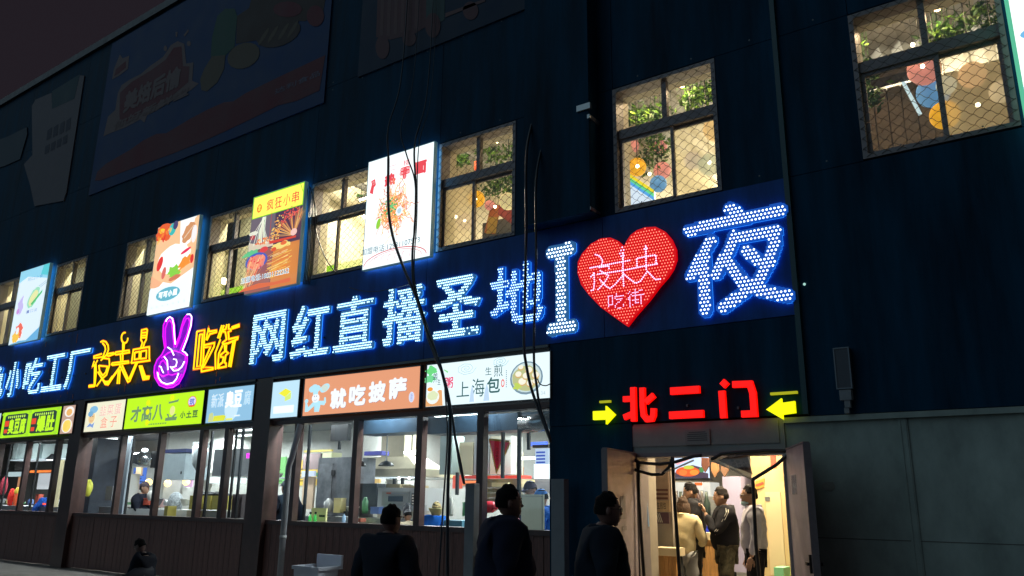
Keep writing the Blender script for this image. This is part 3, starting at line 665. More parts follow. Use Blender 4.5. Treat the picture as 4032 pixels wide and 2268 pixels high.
# far left, cut by the frame
t, s = sgn('z', 'pale lilac light box with pink writing at the left picture edge', (-70, 1048), (5, 1042), lit(190, 215, 235, .95)); s.text('烧', .62, .2, .95, .8, lit(235, 130, 170), .02); s.oval(.3, .5, .2, .3, lit(240, 200, 215)); s.done(t)
t, s = sgn('a', 'lime framed light box with two dark plaques at the far left of the sign row', (9, 1040), (157, 1022), lit(175, 240, 30, 1.0))
dk = lit(38, 62, 58, 1.0); lm = lit(190, 245, 40, 1.1)
for u in (.05, .53):
    s.poly([(u, .12), (u+.03, .04+.05), (u+.37, .09), (u+.41, .14), (u+.41, .84), (u+.37, .9), (u+.04, .9), (u, .84)], dk)
    for i in range(9): s.oval(u+.06+.036*i, .80, .011, .055, lit(200, 250, 90), 8)
    s.rect(u+.01, .44, u+.085, .66, lit(235, 75, 45)); s.rect(u+.015, .18, u+.075, .33, lit(235, 75, 45))
s.chars('臭豆腐', .135, .13, .445, .72, lm, .045, .05); s.chars('爆肚', .635, .13, .93, .74, lm, .045, .05)
for u, v in ((.02, .06), (.5, .06), (.97, .06), (.02, .93), (.5, .93), (.97, .93)): s.oval(u, v, .03, .06, lit(165, 225, 50), 8)
s.done(t)
t, s = sgn('a2', 'small light box with photos of food left of the brown pier', (160, 1020), (193, 1014), lit(205, 170, 150, .9))
s.oval(.55, .78, .38, .19, lit(250, 245, 240)); s.oval(.55, .76, .24, .13, lit(240, 185, 110)); s.oval(.5, .27, .42, .25, lit(250, 250, 245)); s.oval(.5, .27, .34, .22, lit(255, 220, 110), wob=.05)
for i in range(6): s.line([(.28+.05*i, .1), (.34+.06*i, .44)], .012, lit(240, 200, 80))
s.done(t)
t, s = sgn('b1', 'cream light box with a chef portrait and faint red writing', (219, 1020), (318, 1008), lit(248, 245, 215, .95))
s.poly([(.06, .15), (.14, .3), (.2, .24), (.26, .32), (.24, .12), (.16, .18)], lit(130, 160, 215)); s.oval(.17, .48, .085, .2, lit(240, 205, 150)); s.oval(.2, .76, .11, .13, lit(135, 190, 225)); s.oval(.13, .62, .07, .1, lit(120, 175, 215))
for u in (.14, .2): s.oval(u, .52, .012, .02, lit(120, 90, 70), 8)
s.line([(.13, .38), (.17, .36), (.21, .38)], .008, lit(190, 100, 80)); s.chars('韭菜蛋', .36, .52, .93, .88, lit(240, 195, 190), .01); s.chars('盒子', .40, .10, .88, .46, lit(238, 150, 135), .0, .25); s.done(t)
t, s = sgn('b2', 'bright lime light box reading 才高八豆 with a red round badge', (320, 1007), (517, 980), lit(195, 250, 25, 1.0))
gk = lit(115, 150, 105); s.chars('才高八', .07, .2, .52, .72, gk, .035, .08)
s.poly([(.57, .70), (.69, .74), (.70, .84), (.68, .80), (.575, .76), (.57, .80)], gk); s.poly([(.55, .16), (.69, .16), (.70, .27), (.66, .27), (.69, .36), (.66, .36), (.63, .27), (.60, .27), (.585, .38), (.56, .38), (.585, .27), (.55, .25)], gk)
s.oval(.63, .47, .032, .15, lit(235, 235, 150)); s.chars('小土豆', .73, .2, .955, .42, lit(85, 125, 60), .04, .1)
s.oval(.865, .70, .052, .17, lit(235, 75, 45)); s.oval(.865, .70, .046, .15, lit(225, 225, 250)); s.text('筑', .833, .58, .897, .8, lit(90, 110, 210), .02); s.rect(.83, .54, .90, .585, lit(235, 75, 45))
for i in range(11): s.rect(.33+.023*i, .065, .345+.023*i, .115, lit(120, 160, 80))
for u, v in ((.3, .8), (.32, .15), (.61, .88), (.31, .5)): s.oval(u, v, .025, .10, lit(235, 245, 10), 12)
s.done(t)
t, s = sgn('b3', 'pale blue light box reading 新派臭豆腐 left of the dark pier', (525, 975), (643, 962), lit(150, 200, 232, .95))
s.oval(.55, .42, .15, .4, lit(205, 235, 250)); s.chars('新派', .08, .44, .37, .86, lit(220, 238, 248), .015, .1); s.chars('臭豆', .40, .40, .77, .90, lit(250, 254, 255, 1.15), .05, .05); s.chars('腐', .80, .44, .95, .86, lit(205, 232, 245), .01, .1)
s.poly([(.06, .02), (.18, .02), (.16, .26), (.14, .3), (.07, .26)], lit(205, 215, 150)); s.poly([(.17, .03), (.42, .03), (.45, .16), (.40, .2), (.18, .19)], lit(228, 232, 60)); s.rect(.45, .03, .6, .09, lit(235, 240, 120)); s.rect(.63, .13, .75, .17, lit(240, 250, 255)); s.done(t)
t, s = sgn('c1', 'narrow pale blue light box with a yellow diamond behind hanging cables', (686, 960), (757, 950), lit(195, 232, 250, 1.0))
s.poly([(.25, .68), (.5, .56), (.72, .70), (.5, .80)], lit(245, 240, 60)); s.poly([(.5, .44), (.72, .5), (.72, .68), (.5, .56)], lit(220, 240, 120)); s.rect(.1, .12, .85, .32, lit(245, 253, 255, 1.05)); s.done(t)
t, s = sgn('c2', 'orange light box reading 就吃披萨 with a cartoon pizza chef', (767, 945), (1060, 918), lit(232, 158, 118, 1.0))
cy = lit(185, 235, 250); wt = lit(248, 252, 255); ol = lit(90, 110, 140)
s.line([(.125+.085*math.cos(a/20*6.283), .50+.30*math.sin(a/20*6.283)) for a in range(3, 20)], .006, lit(170, 110, 85))
s.poly([(.02, .10), (.05, .10), (.105, .24), (.11, .08), (.155, .08), (.165, .26), (.20, .24), (.215, .32), (.21, .45), (.195, .45), (.195, .36), (.15, .37), (.10, .37), (.05, .22), (.035, .34), (.02, .34)], cy)
s.oval(.03, .39, .018, .06, cy, 8); s.oval(.115, .45, .036, .12, wt); s.oval(.075, .70, .03, .09, cy, 10); s.oval(.10, .73, .035, .10, cy, 10); s.oval(.128, .71, .028, .09, cy, 10); s.rect(.088, .55, .135, .68, cy)
s.oval(.196, .70, .040, .12, cy, rot=-.15); s.oval(.196, .70, .030, .09, lit(210, 225, 215), wob=.1)
for u in (.105, .125): s.oval(u, .50, .004, .02, ol, 6)
s.line([(.10, .40), (.113, .37), (.13, .41)], .006, ol); s.line([(.115, .25), (.116, .10)], .004, ol)
for i, (c, v) in enumerate(zip('就吃披萨', (.12, .16, .20, .24))):
    u = .255+.168*i; s.text(c, u+.003, v-.008, u+.148, v+.532, lit(140, 110, 130), .055); s.text(c, u, v, u+.145, v+.54, wt, .05)
s.oval(.945, .26, .021, .13, lit(215, 225, 250)); s.text('美食', .938, .17, .953, .36, lit(130, 130, 200), .0); s.done(t)
t, s = sgn('c3', 'white light box reading 上海包 with a bowl of buns, last of the sign row', (1073, 918), (1386, 880), lit(232, 250, 255, 1.05))
tl = lit(55, 100, 100); s.oval(.04, .86, .055, .12, lit(110, 220, 130), wob=.35); s.oval(.03, .66, .05, .09, lit(120, 220, 150), wob=.3); s.poly([(.155, .86), (.19, .80), (.185, .76), (.15, .84)], lit(150, 225, 150))
s.text('养', .055, .56, .10, .80, tl, .0); s.text('生', .098, .50, .125, .64, tl, 0); s.text('粥', .165, .40, .235, .66, lit(232, 60, 110), .02)
s.poly([(.0, .0), (.15, .0), (.14, .36), (.12, .38), (.0, .2)], lit(235, 170, 110)); s.oval(.06, .22, .058, .17, lit(245, 250, 245)); s.oval(.06, .25, .046, .11, lit(225, 235, 190), wob=.1); s.oval(.035, .41, .025, .05, lit(245, 160, 60))
s.text('上', .268, .17, .375, .52, tl, .0); s.text('海', .395, .14, .50, .56, tl, .0); s.text('包', .52, .20, .625, .56, tl, .02); s.text('生', .505, .62, .555, .80, tl, 0); s.text('煎', .575, .56, .645, .84, tl, 0)
steam(s, .345, .82, .09, lit(150, 190, 200)); steam(s, .625, .90, .07, lit(130, 180, 190)); s.oval(.647, .40, .014, .09, lit(235, 90, 80)); s.oval(.647, .40, .009, .06, W_())
for i in range(9): s.rect(.672, .30+.045*i, .679, .325+.045*i, lit(120, 150, 160))
for u, v, a in ((.40, .1, .02), (.52, .12, .025)): s.poly([(u-a, .03), (u+a, .03), (u+a*.6, .3), (u, .42), (u-a*.5, .28)], lit(195, 220, 245))
s.oval(.83, .47, .125, .37, lit(125, 150, 165)); s.oval(.83, .48, .112, .33, lit(205, 225, 225)); s.oval(.825, .46, .10, .29, lit(190, 195, 140), wob=.06)
for u, v, r_ in ((.77, .55, .028), (.80, .38, .034), (.85, .62, .03), (.90, .50, .030), (.86, .33, .03), (.83, .50, .03), (.79, .70, .022), (.90, .36, .024)):
    s.oval(u, v, r_, r_*2.6, lit(215, 180, 120)); s.oval(u, v+.02, r_*.85, r_*2.2, lit(250, 246, 225))
s.oval(.765, .30, .03, .08, lit(195, 215, 95), wob=.4); s.text('7-34', .91, .06, .975, .15, lit(185, 200, 205), 0); s.done(t)

# tall light boxes between the upper windows -----------------------------------
yB = -.17
def tall(label, x0, x1, m, zb=5.47, zt=7.49):
    (a, c), (b_, d_) = sc(x0, zb, yB), sc(x1, zt, yB)
    t = thing('tall_light_box', label, 'light box', ((a+b_)/2, yB, c), 'tall light boxes beside the upper windows')
    b = MB(); b.box(a, b_, yB, yB+.065, c, d_, m); b.build('face', None, t)
    b = MB(); b.box(a+.03, b_-.03, yB+.068, yB+.071, c+.03, d_-.03, mat('box_halo_sheet', (.3, .3, .3), .5, emit=(.05, .26, .50), es=11)); b.build('halo_sheet', None, t)  # emitting sheet added at the rear so the wall around the box glows
    b = MB(); b.box(a-.012, a-.001, yB-.004, yB+.075, c-.012, d_+.012); b.box(b_+.001, b_+.012, yB-.004, yB+.075, c-.012, d_+.012); b.box(a-.001, b_+.001, yB-.004, yB+.075, c-.012, c-.001); b.box(a-.001, b_+.001, yB-.004, yB+.075, d_+.001, d_+.012)
    b.build('rim', mat('pale_rim', (.4, .5, .5), .3, emit=(.08, .22, .28), es=.3), t)
    b = MB(); b.box(a+.2, a+.24, yB+.077, -.021, c+.3, c+.34); b.box(b_-.24, b_-.2, yB+.077, -.021, d_-.34, d_-.3); b.build('bracket', M_steeld, t)
    return t, Sheet(a, b_, c, d_, yB)
t, s = tall('tall pale blue light box with watercolour drawings, leftmost of the tall boxes', -22.95, -21.35, lit(225, 243, 252, 1.0))
s.poly([(0, .84), (.3, .90), (.6, .86), (1, .80), (1, 1), (0, 1)], lit(150, 215, 240)); s.poly([(.75, .88), (1, .84), (1, 1), (.8, 1)], lit(90, 205, 215)); s.poly([(0, 0), (.35, .03), (.6, .02), (1, .16), (1, 0)], lit(110, 180, 225))
s.oval(.62, .58, .20, .11, lit(160, 225, 190), wob=.1, rot=.5); s.oval(.62, .58, .15, .08, lit(235, 235, 170), wob=.1, rot=.5); s.poly([(.55, .50), (.62, .48), (.9, .62), (.9, .66)], lit(90, 195, 120)); s.line([(.75, .72), (.98, .77)], .012, lit(90, 140, 170)); s.line([(.8, .70), (1, .745)], .012, lit(90, 140, 170))
s.oval(.2, .52, .1, .12, lit(200, 190, 240), wob=.3); s.oval(.14, .44, .05, .04, lit(205, 150, 220)); s.oval(.3, .16, .13, .10, lit(240, 110, 90), wob=.25); s.oval(.22, .09, .13, .07, lit(250, 200, 80), wob=.3); s.oval(.25, .17, .05, .05, W_(), wob=.1)
s.chars('可口小食', .3, .83, .85, .875, lit(90, 150, 190), 0, .2); s.chars('一口甜', .45, .38, .85, .42, lit(130, 150, 200), 0, .3); s.done(t)
t, s = tall('tall light box with a chilli fish photo and a teal oval, above the purple hand', -16.35, -14.79, lit(240, 250, 255, 1.1))
s.poly([(0, .30), (.1, .29), (.3, .34), (.5, .30), (.7, .35), (1, .42), (1, 1), (0, 1)], lit(250, 200, 150)); s.poly([(.55, 1), (.62, .66), (.85, .72), (.9, .98), (.95, 1)], lit(250, 250, 250, 1.1))
s.oval(.17, .92, .2, .1, lit(235, 95, 40), wob=.25); s.oval(.1, .95, .07, .03, lit(250, 210, 40), wob=.2); s.oval(.37, .93, .09, .07, lit(60, 190, 185)); s.oval(.44, .97, .06, .05, lit(70, 60, 110))
for i in range(14): s.oval(random.uniform(.02, .34), random.uniform(.82, .97), .035, .016, random.choice([lit(250, 140, 50), lit(220, 50, 30), lit(250, 190, 80)]), 8, rot=random.uniform(0, 3))
s.oval(.80, .84, .16, .10, lit(215, 150, 100), wob=.12, rot=.4); s.line([(.7, .78), (.9, .9)], .02, lit(250, 225, 200)); s.oval(.93, .80, .06, .1, lit(250, 245, 245)); s.oval(.5, .58, .40, .16, lit(255, 253, 245, 1.15), wob=.05)
s.oval(.17, .56, .06, .09, lit(230, 50, 45), rot=-.6); s.oval(.3, .44, .05, .07, lit(225, 110, 100), rot=-.3); s.oval(.54, .43, .15, .065, lit(140, 215, 70), wob=.35); s.oval(.80, .50, .16, .06, lit(250, 150, 50), wob=.3, rot=.3); s.oval(.78, .63, .12, .02, lit(235, 50, 90), rot=.2); s.oval(.95, .52, .04, .05, lit(225, 50, 45))
s.oval(.58, .355, .14, .028, lit(215, 125, 90), wob=.1, rot=.1); s.poly([(0, .30), (.2, .28), (.3, .33), (.1, .40), (0, .44)], lit(250, 185, 140)); s.poly([(0, 0), (1, 0), (1, .37), (.75, .31), (.5, .29), (.3, .30), (.0, .28)], lit(240, 251, 255, 1.1))
s.oval(.47, .19, .29, .075, lit(105, 185, 205)); s.chars('可可小屋', .24, .155, .70, .225, lit(250, 255, 255, 1.2), .05, .06)
for i in range(7): s.rect(.10+.13*i, .058, .125+.13*i, .078, lit(195, 225, 235))
s.done(t)
t, s = tall('tall light box with four skewer photos under a yellow heading 疯狂小串', -12.95, -11.42, lit(90, 78, 92, .9), zt=7.48)
s.rect(0, .765, 1, 1.0, lit(140, 215, 20)); s.rect(.015, .775, .985, .99, lit(252, 250, 95, 1.15)); s.chars('疯狂小串', .27, .81, .93, .93, lit(238, 75, 60), .01, .18); s.oval(.14, .865, .05, .045, lit(240, 120, 30)); s.oval(.14, .88, .028, .018, lit(252, 230, 80)); s.oval(.14, .85, .028, .014, lit(252, 230, 80)); s.line([(.92, 1.0), (.965, .93), (.985, .90)], .018, lit(150, 215, 30))
s.rect(0, .43, .485, .765, lit(112, 100, 112)); s.rect(.5, .43, 1, .765, lit(72, 50, 80)); s.rect(0, 0, .49, .42, lit(150, 95, 90)); s.rect(.5, 0, 1, .42, lit(205, 130, 70))
s.poly([(0, .43), (.49, .43), (.49, .50), (.2, .48), (0, .52)], lit(220, 205, 180)); s.oval(.07, .61, .09, .022, lit(235, 235, 215)); s.oval(.06, .57, .05, .025, lit(190, 60, 70)); 
for i in range(26):
    u = random.gauss(.29, .09); s.line([(.26+random.uniform(-.04, .04), .755), (.25+(u-.29)*.5, .62), (u, .475)], .012, random.choice([lit(235, 240, 225), lit(205, 225, 190), lit(250, 245, 220)]))
for i in range(22): s.oval(random.gauss(.31, .085), random.uniform(.47, .54), .02, .012, random.choice([lit(235, 150, 90), lit(230, 110, 70), lit(250, 200, 140)]), 6)
for i in range(46):
    an = math.radians(random.uniform(62, 178)); rr_ = random.uniform(.75, 1.0); s.line([(.90, .475), (.90+.42*rr_*math.cos(an), .475+.28*rr_*math.sin(an))], .010, random.choice([lit(225, 165, 95), lit(235, 190, 120), lit(200, 120, 70)]))
for i in range(150):
    an = math.radians(random.uniform(62, 180)); rr_ = random.uniform(.62, 1.0); u, v = .90+.43*rr_*math.cos(an), .475+.285*rr_*math.sin(an)
    if .5 < u < 1 and v < .765: s.oval(u, v, .016, .008, (random.choice([lit(225, 80, 75), lit(235, 105, 90), lit(200, 60, 60)]) if u > .68 else random.choice([lit(245, 200, 110), lit(235, 160, 80)])), 5)
s.oval(.95, .49, .06, .035, lit(250, 200, 190)); s.poly([(.5, .43), (1, .43), (1, .45), (.5, .46)], lit(220, 70, 50)); s.line([(.49, .765), (.49, .43)], .012, lit(200, 60, 60))
s.oval(.15, .38, .16, .035, lit(100, 200, 140), wob=.3); s.oval(.40, .39, .08, .03, lit(225, 70, 70)); s.oval(.27, .29, .22, .085, lit(70, 95, 190)); s.oval(.27, .28, .18, .07, lit(235, 140, 120), wob=.1)
for i in range(34):
    a_ = random.uniform(.1, .42); s.line([(a_*.6-.02, random.uniform(.02, .13)), (a_, random.uniform(.22, .33))], .009, random.choice([lit(245, 195, 125), lit(215, 130, 80), lit(250, 220, 160), lit(225, 90, 80)]))
for i in range(30): s.oval(random.uniform(.12, .44), random.uniform(.2, .34), .018, .01, random.choice([lit(235, 110, 95), lit(245, 160, 130), lit(215, 70, 70)]), 6)
s.oval(.75, .385, .2, .035, lit(250, 225, 130), wob=.25); s.oval(.62, .36, .05, .02, lit(225, 90, 50)); s.oval(.8, .40, .06, .02, lit(235, 110, 60))
for i in range(40):
    v = random.uniform(.08, .33); s.line([(random.uniform(.5, .62), v-.02), (random.uniform(.86, .99), v+random.uniform(.0, .05))], .010, random.choice([lit(250, 210, 100), lit(230, 165, 70), lit(252, 230, 160), lit(225, 120, 60)]))
s.poly([(0, 0), (1, 0), (1, .04), (.7, .03), (.4, .05), (.1, .03)], lit(225, 110, 70)); s.text('加盟电话:18031122262', .035, .080, .965, .145, W_(1.15), .05); s.text('加盟电话:18031122262', .045, .086, .955, .139, lit(70, 120, 150), .0); s.done(t)
t, s = tall('tall white light box with a plate of noodles, brightest and rightmost of the tall boxes', -9.71, -8.18, lit(240, 250, 252, 1.25), zb=5.45, zt=7.45)
rd = lit(238, 75, 85); s.rect(.36, .855, .43, .859, rd); s.rect(.345, .895, .44, .899, rd); s.text('楼', .555, .86, .65, .915, rd, -.01)
s.chars('热', .27, .715, .45, .83, rd, .06, .02); s.chars('干', .50, .735, .67, .85, rd, .12, .02); s.chars('面', .72, .74, .91, .86, rd, .06, .02)
s.poly([(.045, .70), (.10, .68), (.11, .74), (.14, .76), (.12, .82), (.06, .81), (.07, .77)], rd); s.text('门', .07, .77, .11, .80, W_(1.2), 0)
for i in range(230):
    u0, v0 = .47+random.gauss(0, .085), .47+random.gauss(0, .085)
    if ((u0-.47)/.24)**2+((v0-.47)/.20)**2 > 1: continue
    a0 = random.uniform(0, 6.28); k = random.uniform(.02, .05); pts = []
    for j in range(6): pts.append((u0, v0)); a0 += random.uniform(-.9, .9); u0 += k*math.cos(a0); v0 += k*.8*math.sin(a0)
    s.line(pts, .011, random.choice([lit(240, 160, 90), lit(225, 110, 60), lit(250, 205, 130), lit(235, 190, 90), lit(205, 80, 55)]))
for i in range(60): s.oval(.45+random.gauss(0, .05), .49+random.gauss(0, .035), .014, .008, random.choice([lit(70, 180, 110), lit(110, 205, 130), lit(60, 150, 90)]), 5)
s.oval(.60, .43, .05, .042, lit(240, 250, 255, 1.1)); s.oval(.60, .43, .03, .025, lit(190, 220, 235)); s.oval(.29, .36, .03, .05, lit(150, 215, 60), rot=-.4)
s.text('加盟电话:12931107573', .05, .105, .92, .165, lit(60, 105, 120), .0)
for k, wd in ((1, .016), (.86, .008)): s.line([(.56+.46*k*math.cos(math.pi*(1-i/16)), -.0+.105*k*math.sin(math.pi*(1-i/16))) for i in range(17)], wd, lit(220, 95, 100))
for u in (.25, .36, .46, .56, .67, .78): s.line([(u, .005), (u+.015, .06), (u+.05, .062)], .008, lit(225, 110, 115))
s.done(t)
# big sign at the right picture edge
xr = float(P(3972, 5, -.32)[0]); zr = float(P(4030, 420, -.32)[2])
t = thing('large_light_box', 'huge overexposed pale green light box at the right picture edge', 'light box', (xr+1, -.32, zr))
b = MB(); b.box(xr, xr+2.2, -.32, -.14, zr, zr+2.6, lit(235, 255, 240, 1.5)); b.build('face', None, t)
b = MB(); b.box(xr-.04, xr-.002, -.33, -.1, zr-.04, zr+2.6, mat('green_side', (.2, .5, .4), .3, emit=(.12, .62, .36), es=.8)); b.build('rim', None, t)
s = Sheet(xr, xr+2.2, zr, zr+2.6, -.32); s.oval(.12, .30, .10, .03, lit(120, 190, 235)); s.oval(.10, .18, .06, .03, lit(250, 195, 70)); s.rect(.0, .02, .2, .08, lit(190, 225, 245)); s.done(t)
b = MB(); b.box(xr+.2, xr+.28, -.138, -.021, zr+.4, zr+.5); b.build('bracket', M_steeld, t)

# ------------------------------------------------------------------ banners printed on the high wall
Z1 = Z(0, 0, 1.91667); Z2 = Z(1344, 0, 1.91667); yb = -.05
def bm(name, c): return mat('banner_'+name, tuple(v*.75 for v in c), .75, noise=.18, nscale=1.2)
def bpoly(mb, f, pts, k, m): mb.flat(conv(f, pts, yb-.003-.002*k), yb-.003-.002*k, m)
def elp(cx, cy, rx, ry, n=16, rot=0): return [(cx+rx*math.cos(a)*math.cos(rot)-ry*math.sin(a)*math.sin(rot), cy+rx*math.cos(a)*math.sin(rot)+ry*math.sin(a)*math.cos(rot)) for a in [2*math.pi*i/n for i in range(n)]]
t = thing('wall_banner', 'large blue food banner with a red ribbon on the high wall', 'banner', (-15.3, yb, 9.0), 'dim banners high on the wall')
b = MB(); b.box(-19.75, -11.0, yb, -.021, 9.0, 13.35); b.build('banner_sheet', bm('blue', (.015, .06, .19)), t)
b = MB(); K_red = bm('maroon', (.17, .035, .05)); K_pale = bm('pale', (.24, .17, .17)); K_brn = bm('bread', (.15, .12, .085)); K_dkb = bm('dark_bread', (.075, .05, .045)); K_grn = bm('wrapper_green', (.04, .12, .09))
bpoly(b, Z1, [(715,1362),(735,1295),(800,1235),(980,1132),(1080,1060),(1180,1010),(1255,1005),(1420,905),(1560,830),(1690,772),(1760,765),(1850,705),(2110,578),(2455,415),(2410,682),(2240,760),(2100,795),(1900,895),(1700,990),(1500,1080),(1300,1160),(1000,1270),(760,1362)], 1, K_red)
bpoly(b, Z1, [(780,1030),(815,880),(870,830),(890,700),(920,640),(980,600),(1060,560),(1130,500),(1230,430),(1290,340),(1340,310),(1390,330),(1405,480),(1460,470),(1450,610),(1500,630),(1440,680),(1300,760),(1190,830),(1110,870),(1090,925),(1060,900),(950,960),(830,1005)], 1, K_pale)
bpoly(b, Z1, [(905,920),(900,860),(905,700),(990,620),(1140,530),(1250,450),(1310,360),(1370,350),(1380,500),(1430,500),(1420,620),(1280,740),(1100,830),(950,920)], 2, K_red)
bpoly(b, Z1, [(845,600),(860,520),(905,410),(925,440),(975,420),(965,520),(900,570)], 1, K_pale); bpoly(b, Z1, [(862,575),(875,520),(950,460),(950,510),(895,555)], 2, K_red)
for p in ([(1325,240),(1340,240),(1335,280),(1325,275)], [(1385,265),(1420,220),(1425,235),(1395,275)], elp(1248, 365, 13, 22), elp(1425, 328, 15, 20)): bpoly(b, Z1, p, 1, K_pale)
bpoly(b, Z1, [(1590,430),(1600,280),(1640,120),(1700,65),(1770,65),(1790,120),(1770,350),(1700,420)], 1, K_grn)
bpoly(b, Z1, [(1520,680),(1510,600),(1540,520),(1600,425),(1700,415),(1690,520),(1640,620),(1560,690)], 2, K_brn)
bpoly(b, Z1, [(1780,330),(1790,120),(1880,60),(1900,-30),(2460,-30),(2440,80),(2300,160),(2100,150),(1960,300)], 1, K_dkb)
bpoly(b, Z1, elp(1838, 420, 128, 92, 16, -.45), 3, K_brn); bpoly(b, Z1, elp(2100, 250, 175, 98, 16, -.35), 3, K_dkb)
for x in (1990, 2060, 2140, 2210): bpoly(b, Z1, elp(x, 275-(x-1990)*.25, 13, 78, 10, .55), 4, K_brn)
bpoly(b, Z1, elp(2380, 120, 66, 80, 14), 3, K_red); bpoly(b, Z1, elp(2170, 70, 110, 60, 12), 3, K_red)
stuff(b.build('printed_picture', None, t))
b = MB()
def btext(f, s_, bl, tr, k, m, bold=0.0):
    a, c = conv(f, [bl, tr], yb-.003-.002*k); text(b, s_, a[0], c[0], a[1], c[1], yb-.003-.002*k, m, bold)
K_lav = bm('lettering', (.20, .19, .27))
btext(Z1, '达利食品', (2072, 715), (2418, 525), 3, K_lav, .02); btext(Z1, 'DALI FOODS', (2100, 768), (2365, 655), 3, K_lav, .03)
btext(Z1, '美焙后愉', (925, 860), (1375, 480), 5, K_pale, .05); btext(Z1, '你好新鲜型', (850, 985), (1430, 650), 5, K_pale, .05)
stuff(b.build('lettering', None, t))
t = thing('wall_banner', 'pale grey poster with a ragged left edge high on the wall beside the blue banner', 'banner', (-22.6, yb, 8.6), 'dim banners high on the wall')
b = MB(); q = conv(Z1, [(240,800),(268,752),(390,700),(392,822),(562,745),(602,570),(636,570),(500,1449),(478,1515),(260,1555),(228,1400),(180,1240),(245,1170)], yb)
b.prism(q[::-1], yb, -.021, bm('grey', (.19, .17, .19))); b.build('banner_sheet', None, t)
b = MB(); bpoly(b, Z1, [(392,690),(602,560),(560,745),(392,822)], 0, bm('teal', (.03, .08, .10)))
for i in range(4):
    bpoly(b, Z1, [(350+48*i, 1060-22*i), (385+48*i, 1040-22*i), (392+48*i, 960-25*i), (358+48*i, 985-25*i)], 1, bm('ink', (.06, .06, .09)))
    bpoly(b, Z1, [(335+45*i, 1165-24*i), (368+45*i, 1150-24*i), (375+45*i, 1085-24*i), (342+45*i, 1105-24*i)], 1, bm('ink', (.06, .06, .09)))
stuff(b.build('printed_picture', None, t))
t = thing('wall_banner', 'teal grey poster partly seen at the far left of the high wall', 'banner', (-25.2, yb, 9.0), 'dim banners high on the wall')
b = MB(); q = conv(Z1, [(-200,1120),(60,1030),(200,960),(205,1010),(150,1200),(40,1250),(-220,1330)], yb); b.prism(q[::-1], yb, -.021, bm('tealgrey', (.06, .09, .12))); b.build('banner_sheet', None, t)
t = thing('wall_banner', 'dark banner with pink striped cups cut off by the top edge of the picture', 'banner', (-8.3, yb, 9.3), 'dim banners high on the wall')
b = MB(); b.box(-10.1, -6.3, yb, -.021, 9.25, 13.35); b.build('banner_sheet', bm('navy', (.012, .035, .08)), t)
b = MB(); K_pk = bm('pink', (.16, .075, .085)); K_pk2 = bm('pink_light', (.20, .11, .11))
bpoly(b, Z2, [(275,-60),(262,280),(370,300),(560,250),(640,200),(640,-60)], 1, K_pk)
for i in range(6): bpoly(b, Z2, [(300+52*i, -60), (325+52*i, -60), (315+52*i, 285-14*i), (290+52*i, 290-14*i)], 2, K_pk2)
bpoly(b, Z2, [(640,-60),(780,-60),(778,150),(740,170),(640,200)], 1, bm('mint_dim', (.07, .12, .12)))
for e_ in (elp(310, 355, 52, 90), elp(512, 290, 52, 58), elp(690, 190, 58, 95), elp(975, 80, 58, 70)): bpoly(b, Z2, e_, 3, K_pk)
bpoly(b, Z2, [(785,130),(1085,10),(1085,-10),(785,100)], 3, K_pk2); stuff(b.build('printed_picture', None, t))

# ------------------------------------------------------------------ upstairs: spots, lanterns, plants
Zf, Ze, Zg, Zh = Z(1200, 540, 2.498), Z(1700, 460, 2.5875), Z(2380, 200, 2.195), Z(3232, 0, 3.22)
M_warm = mat('warm_lamp', (.5, .4, .3), .4, emit=(1.0, .62, .30), es=14)
def point(x, y, z, e, c, r=.06, name='lamp_light', parent=None):
    l = bpy.data.lights.new(name, 'POINT'); l.energy = e; l.color = c; l.shadow_soft_size = r
    o = bpy.data.objects.new(name, l); C.objects.link(o); o.location = (x, y, z)
    if parent: o.parent = parent; o.location = (x-parent.location[0], y-parent.location[1], z-parent.location[2])
    return o
def spot(f, a, b_, Y, label, e=16):
    p = f(a, b_, Y); t = thing('ceiling_spot', label, 'spot lamp', p, 'black ceiling spots upstairs')
    m = MB(); m.lathe(p, [(.045, .0), (.05, .01), (.05, .20), (.04, .21)], 12); m.build('housing', M_black, t)
    m = MB(); m.lathe(p, [(.036, -.006), (.040, -.0005)], 12); m.build('lens', M_warm, t)
    m = MB(); m.tube([(p[0], p[1], p[2]+.211), (p[0], p[1], 8.25)], .008, 5); m.build('stem', M_black, t)
    point(p[0], p[1], p[2]-.07, e, (1, .72, .42), .05, 'lamp_light', t)
spot(Ze, 315, 340, 1.3, 'black ceiling spot behind the upper left pane of the window right of the noodle box'); spot(Ze, 660, 255, 1.3, 'black ceiling spot behind the upper right pane of the window right of the noodle box')
spot(Zg, 270, 415, 1.2, 'left one of two black ceiling spots in the upper left pane above the heart'); spot(Zg, 462, 355, 1.2, 'right one of two black ceiling spots in the upper left pane above the heart')
spot(Zg, 670, 305, 1.2, 'black ceiling spot in the upper right pane above the heart'); spot(Zg, 952, 200, 1.0, 'black ceiling spot at the right edge of the window above the heart')
spot(Zh, 570, 365, 1.0, 'black ceiling spot nearest the left frame of the rightmost window'); spot(Zh, 1050, 215, 1.3, 'black ceiling spot left of the mullion in the rightmost window'); spot(Zh, 1475, 120, .9, 'black ceiling spot right of the mullion in the rightmost window')
_bp = {}
def lantern(f, a, b_, rp, Y, col, label, glow=.60):
    p = f(a, b_, Y); depth = (p-CAM)@_f; s_ = {id(Zg): 2.195, id(Zh): 3.22, id(Ze): 2.5875, id(Zf): 2.498}[id(f)]; r = rp/s_*depth/FPX
    t = thing('paper_lantern', label, 'lantern', p, 'round paper lanterns upstairs')
    m = MB(); m.ball(p, r, 20, 14); m.build('shade', mat('paper_'+str(col), col, .8, emit=col, es=glow, noise=.05), t, True)
    m = MB(); m.tube([(p[0], p[1], p[2]+r), (p[0], p[1], 8.25)], .005, 4); m.build('cord', M_black, t)
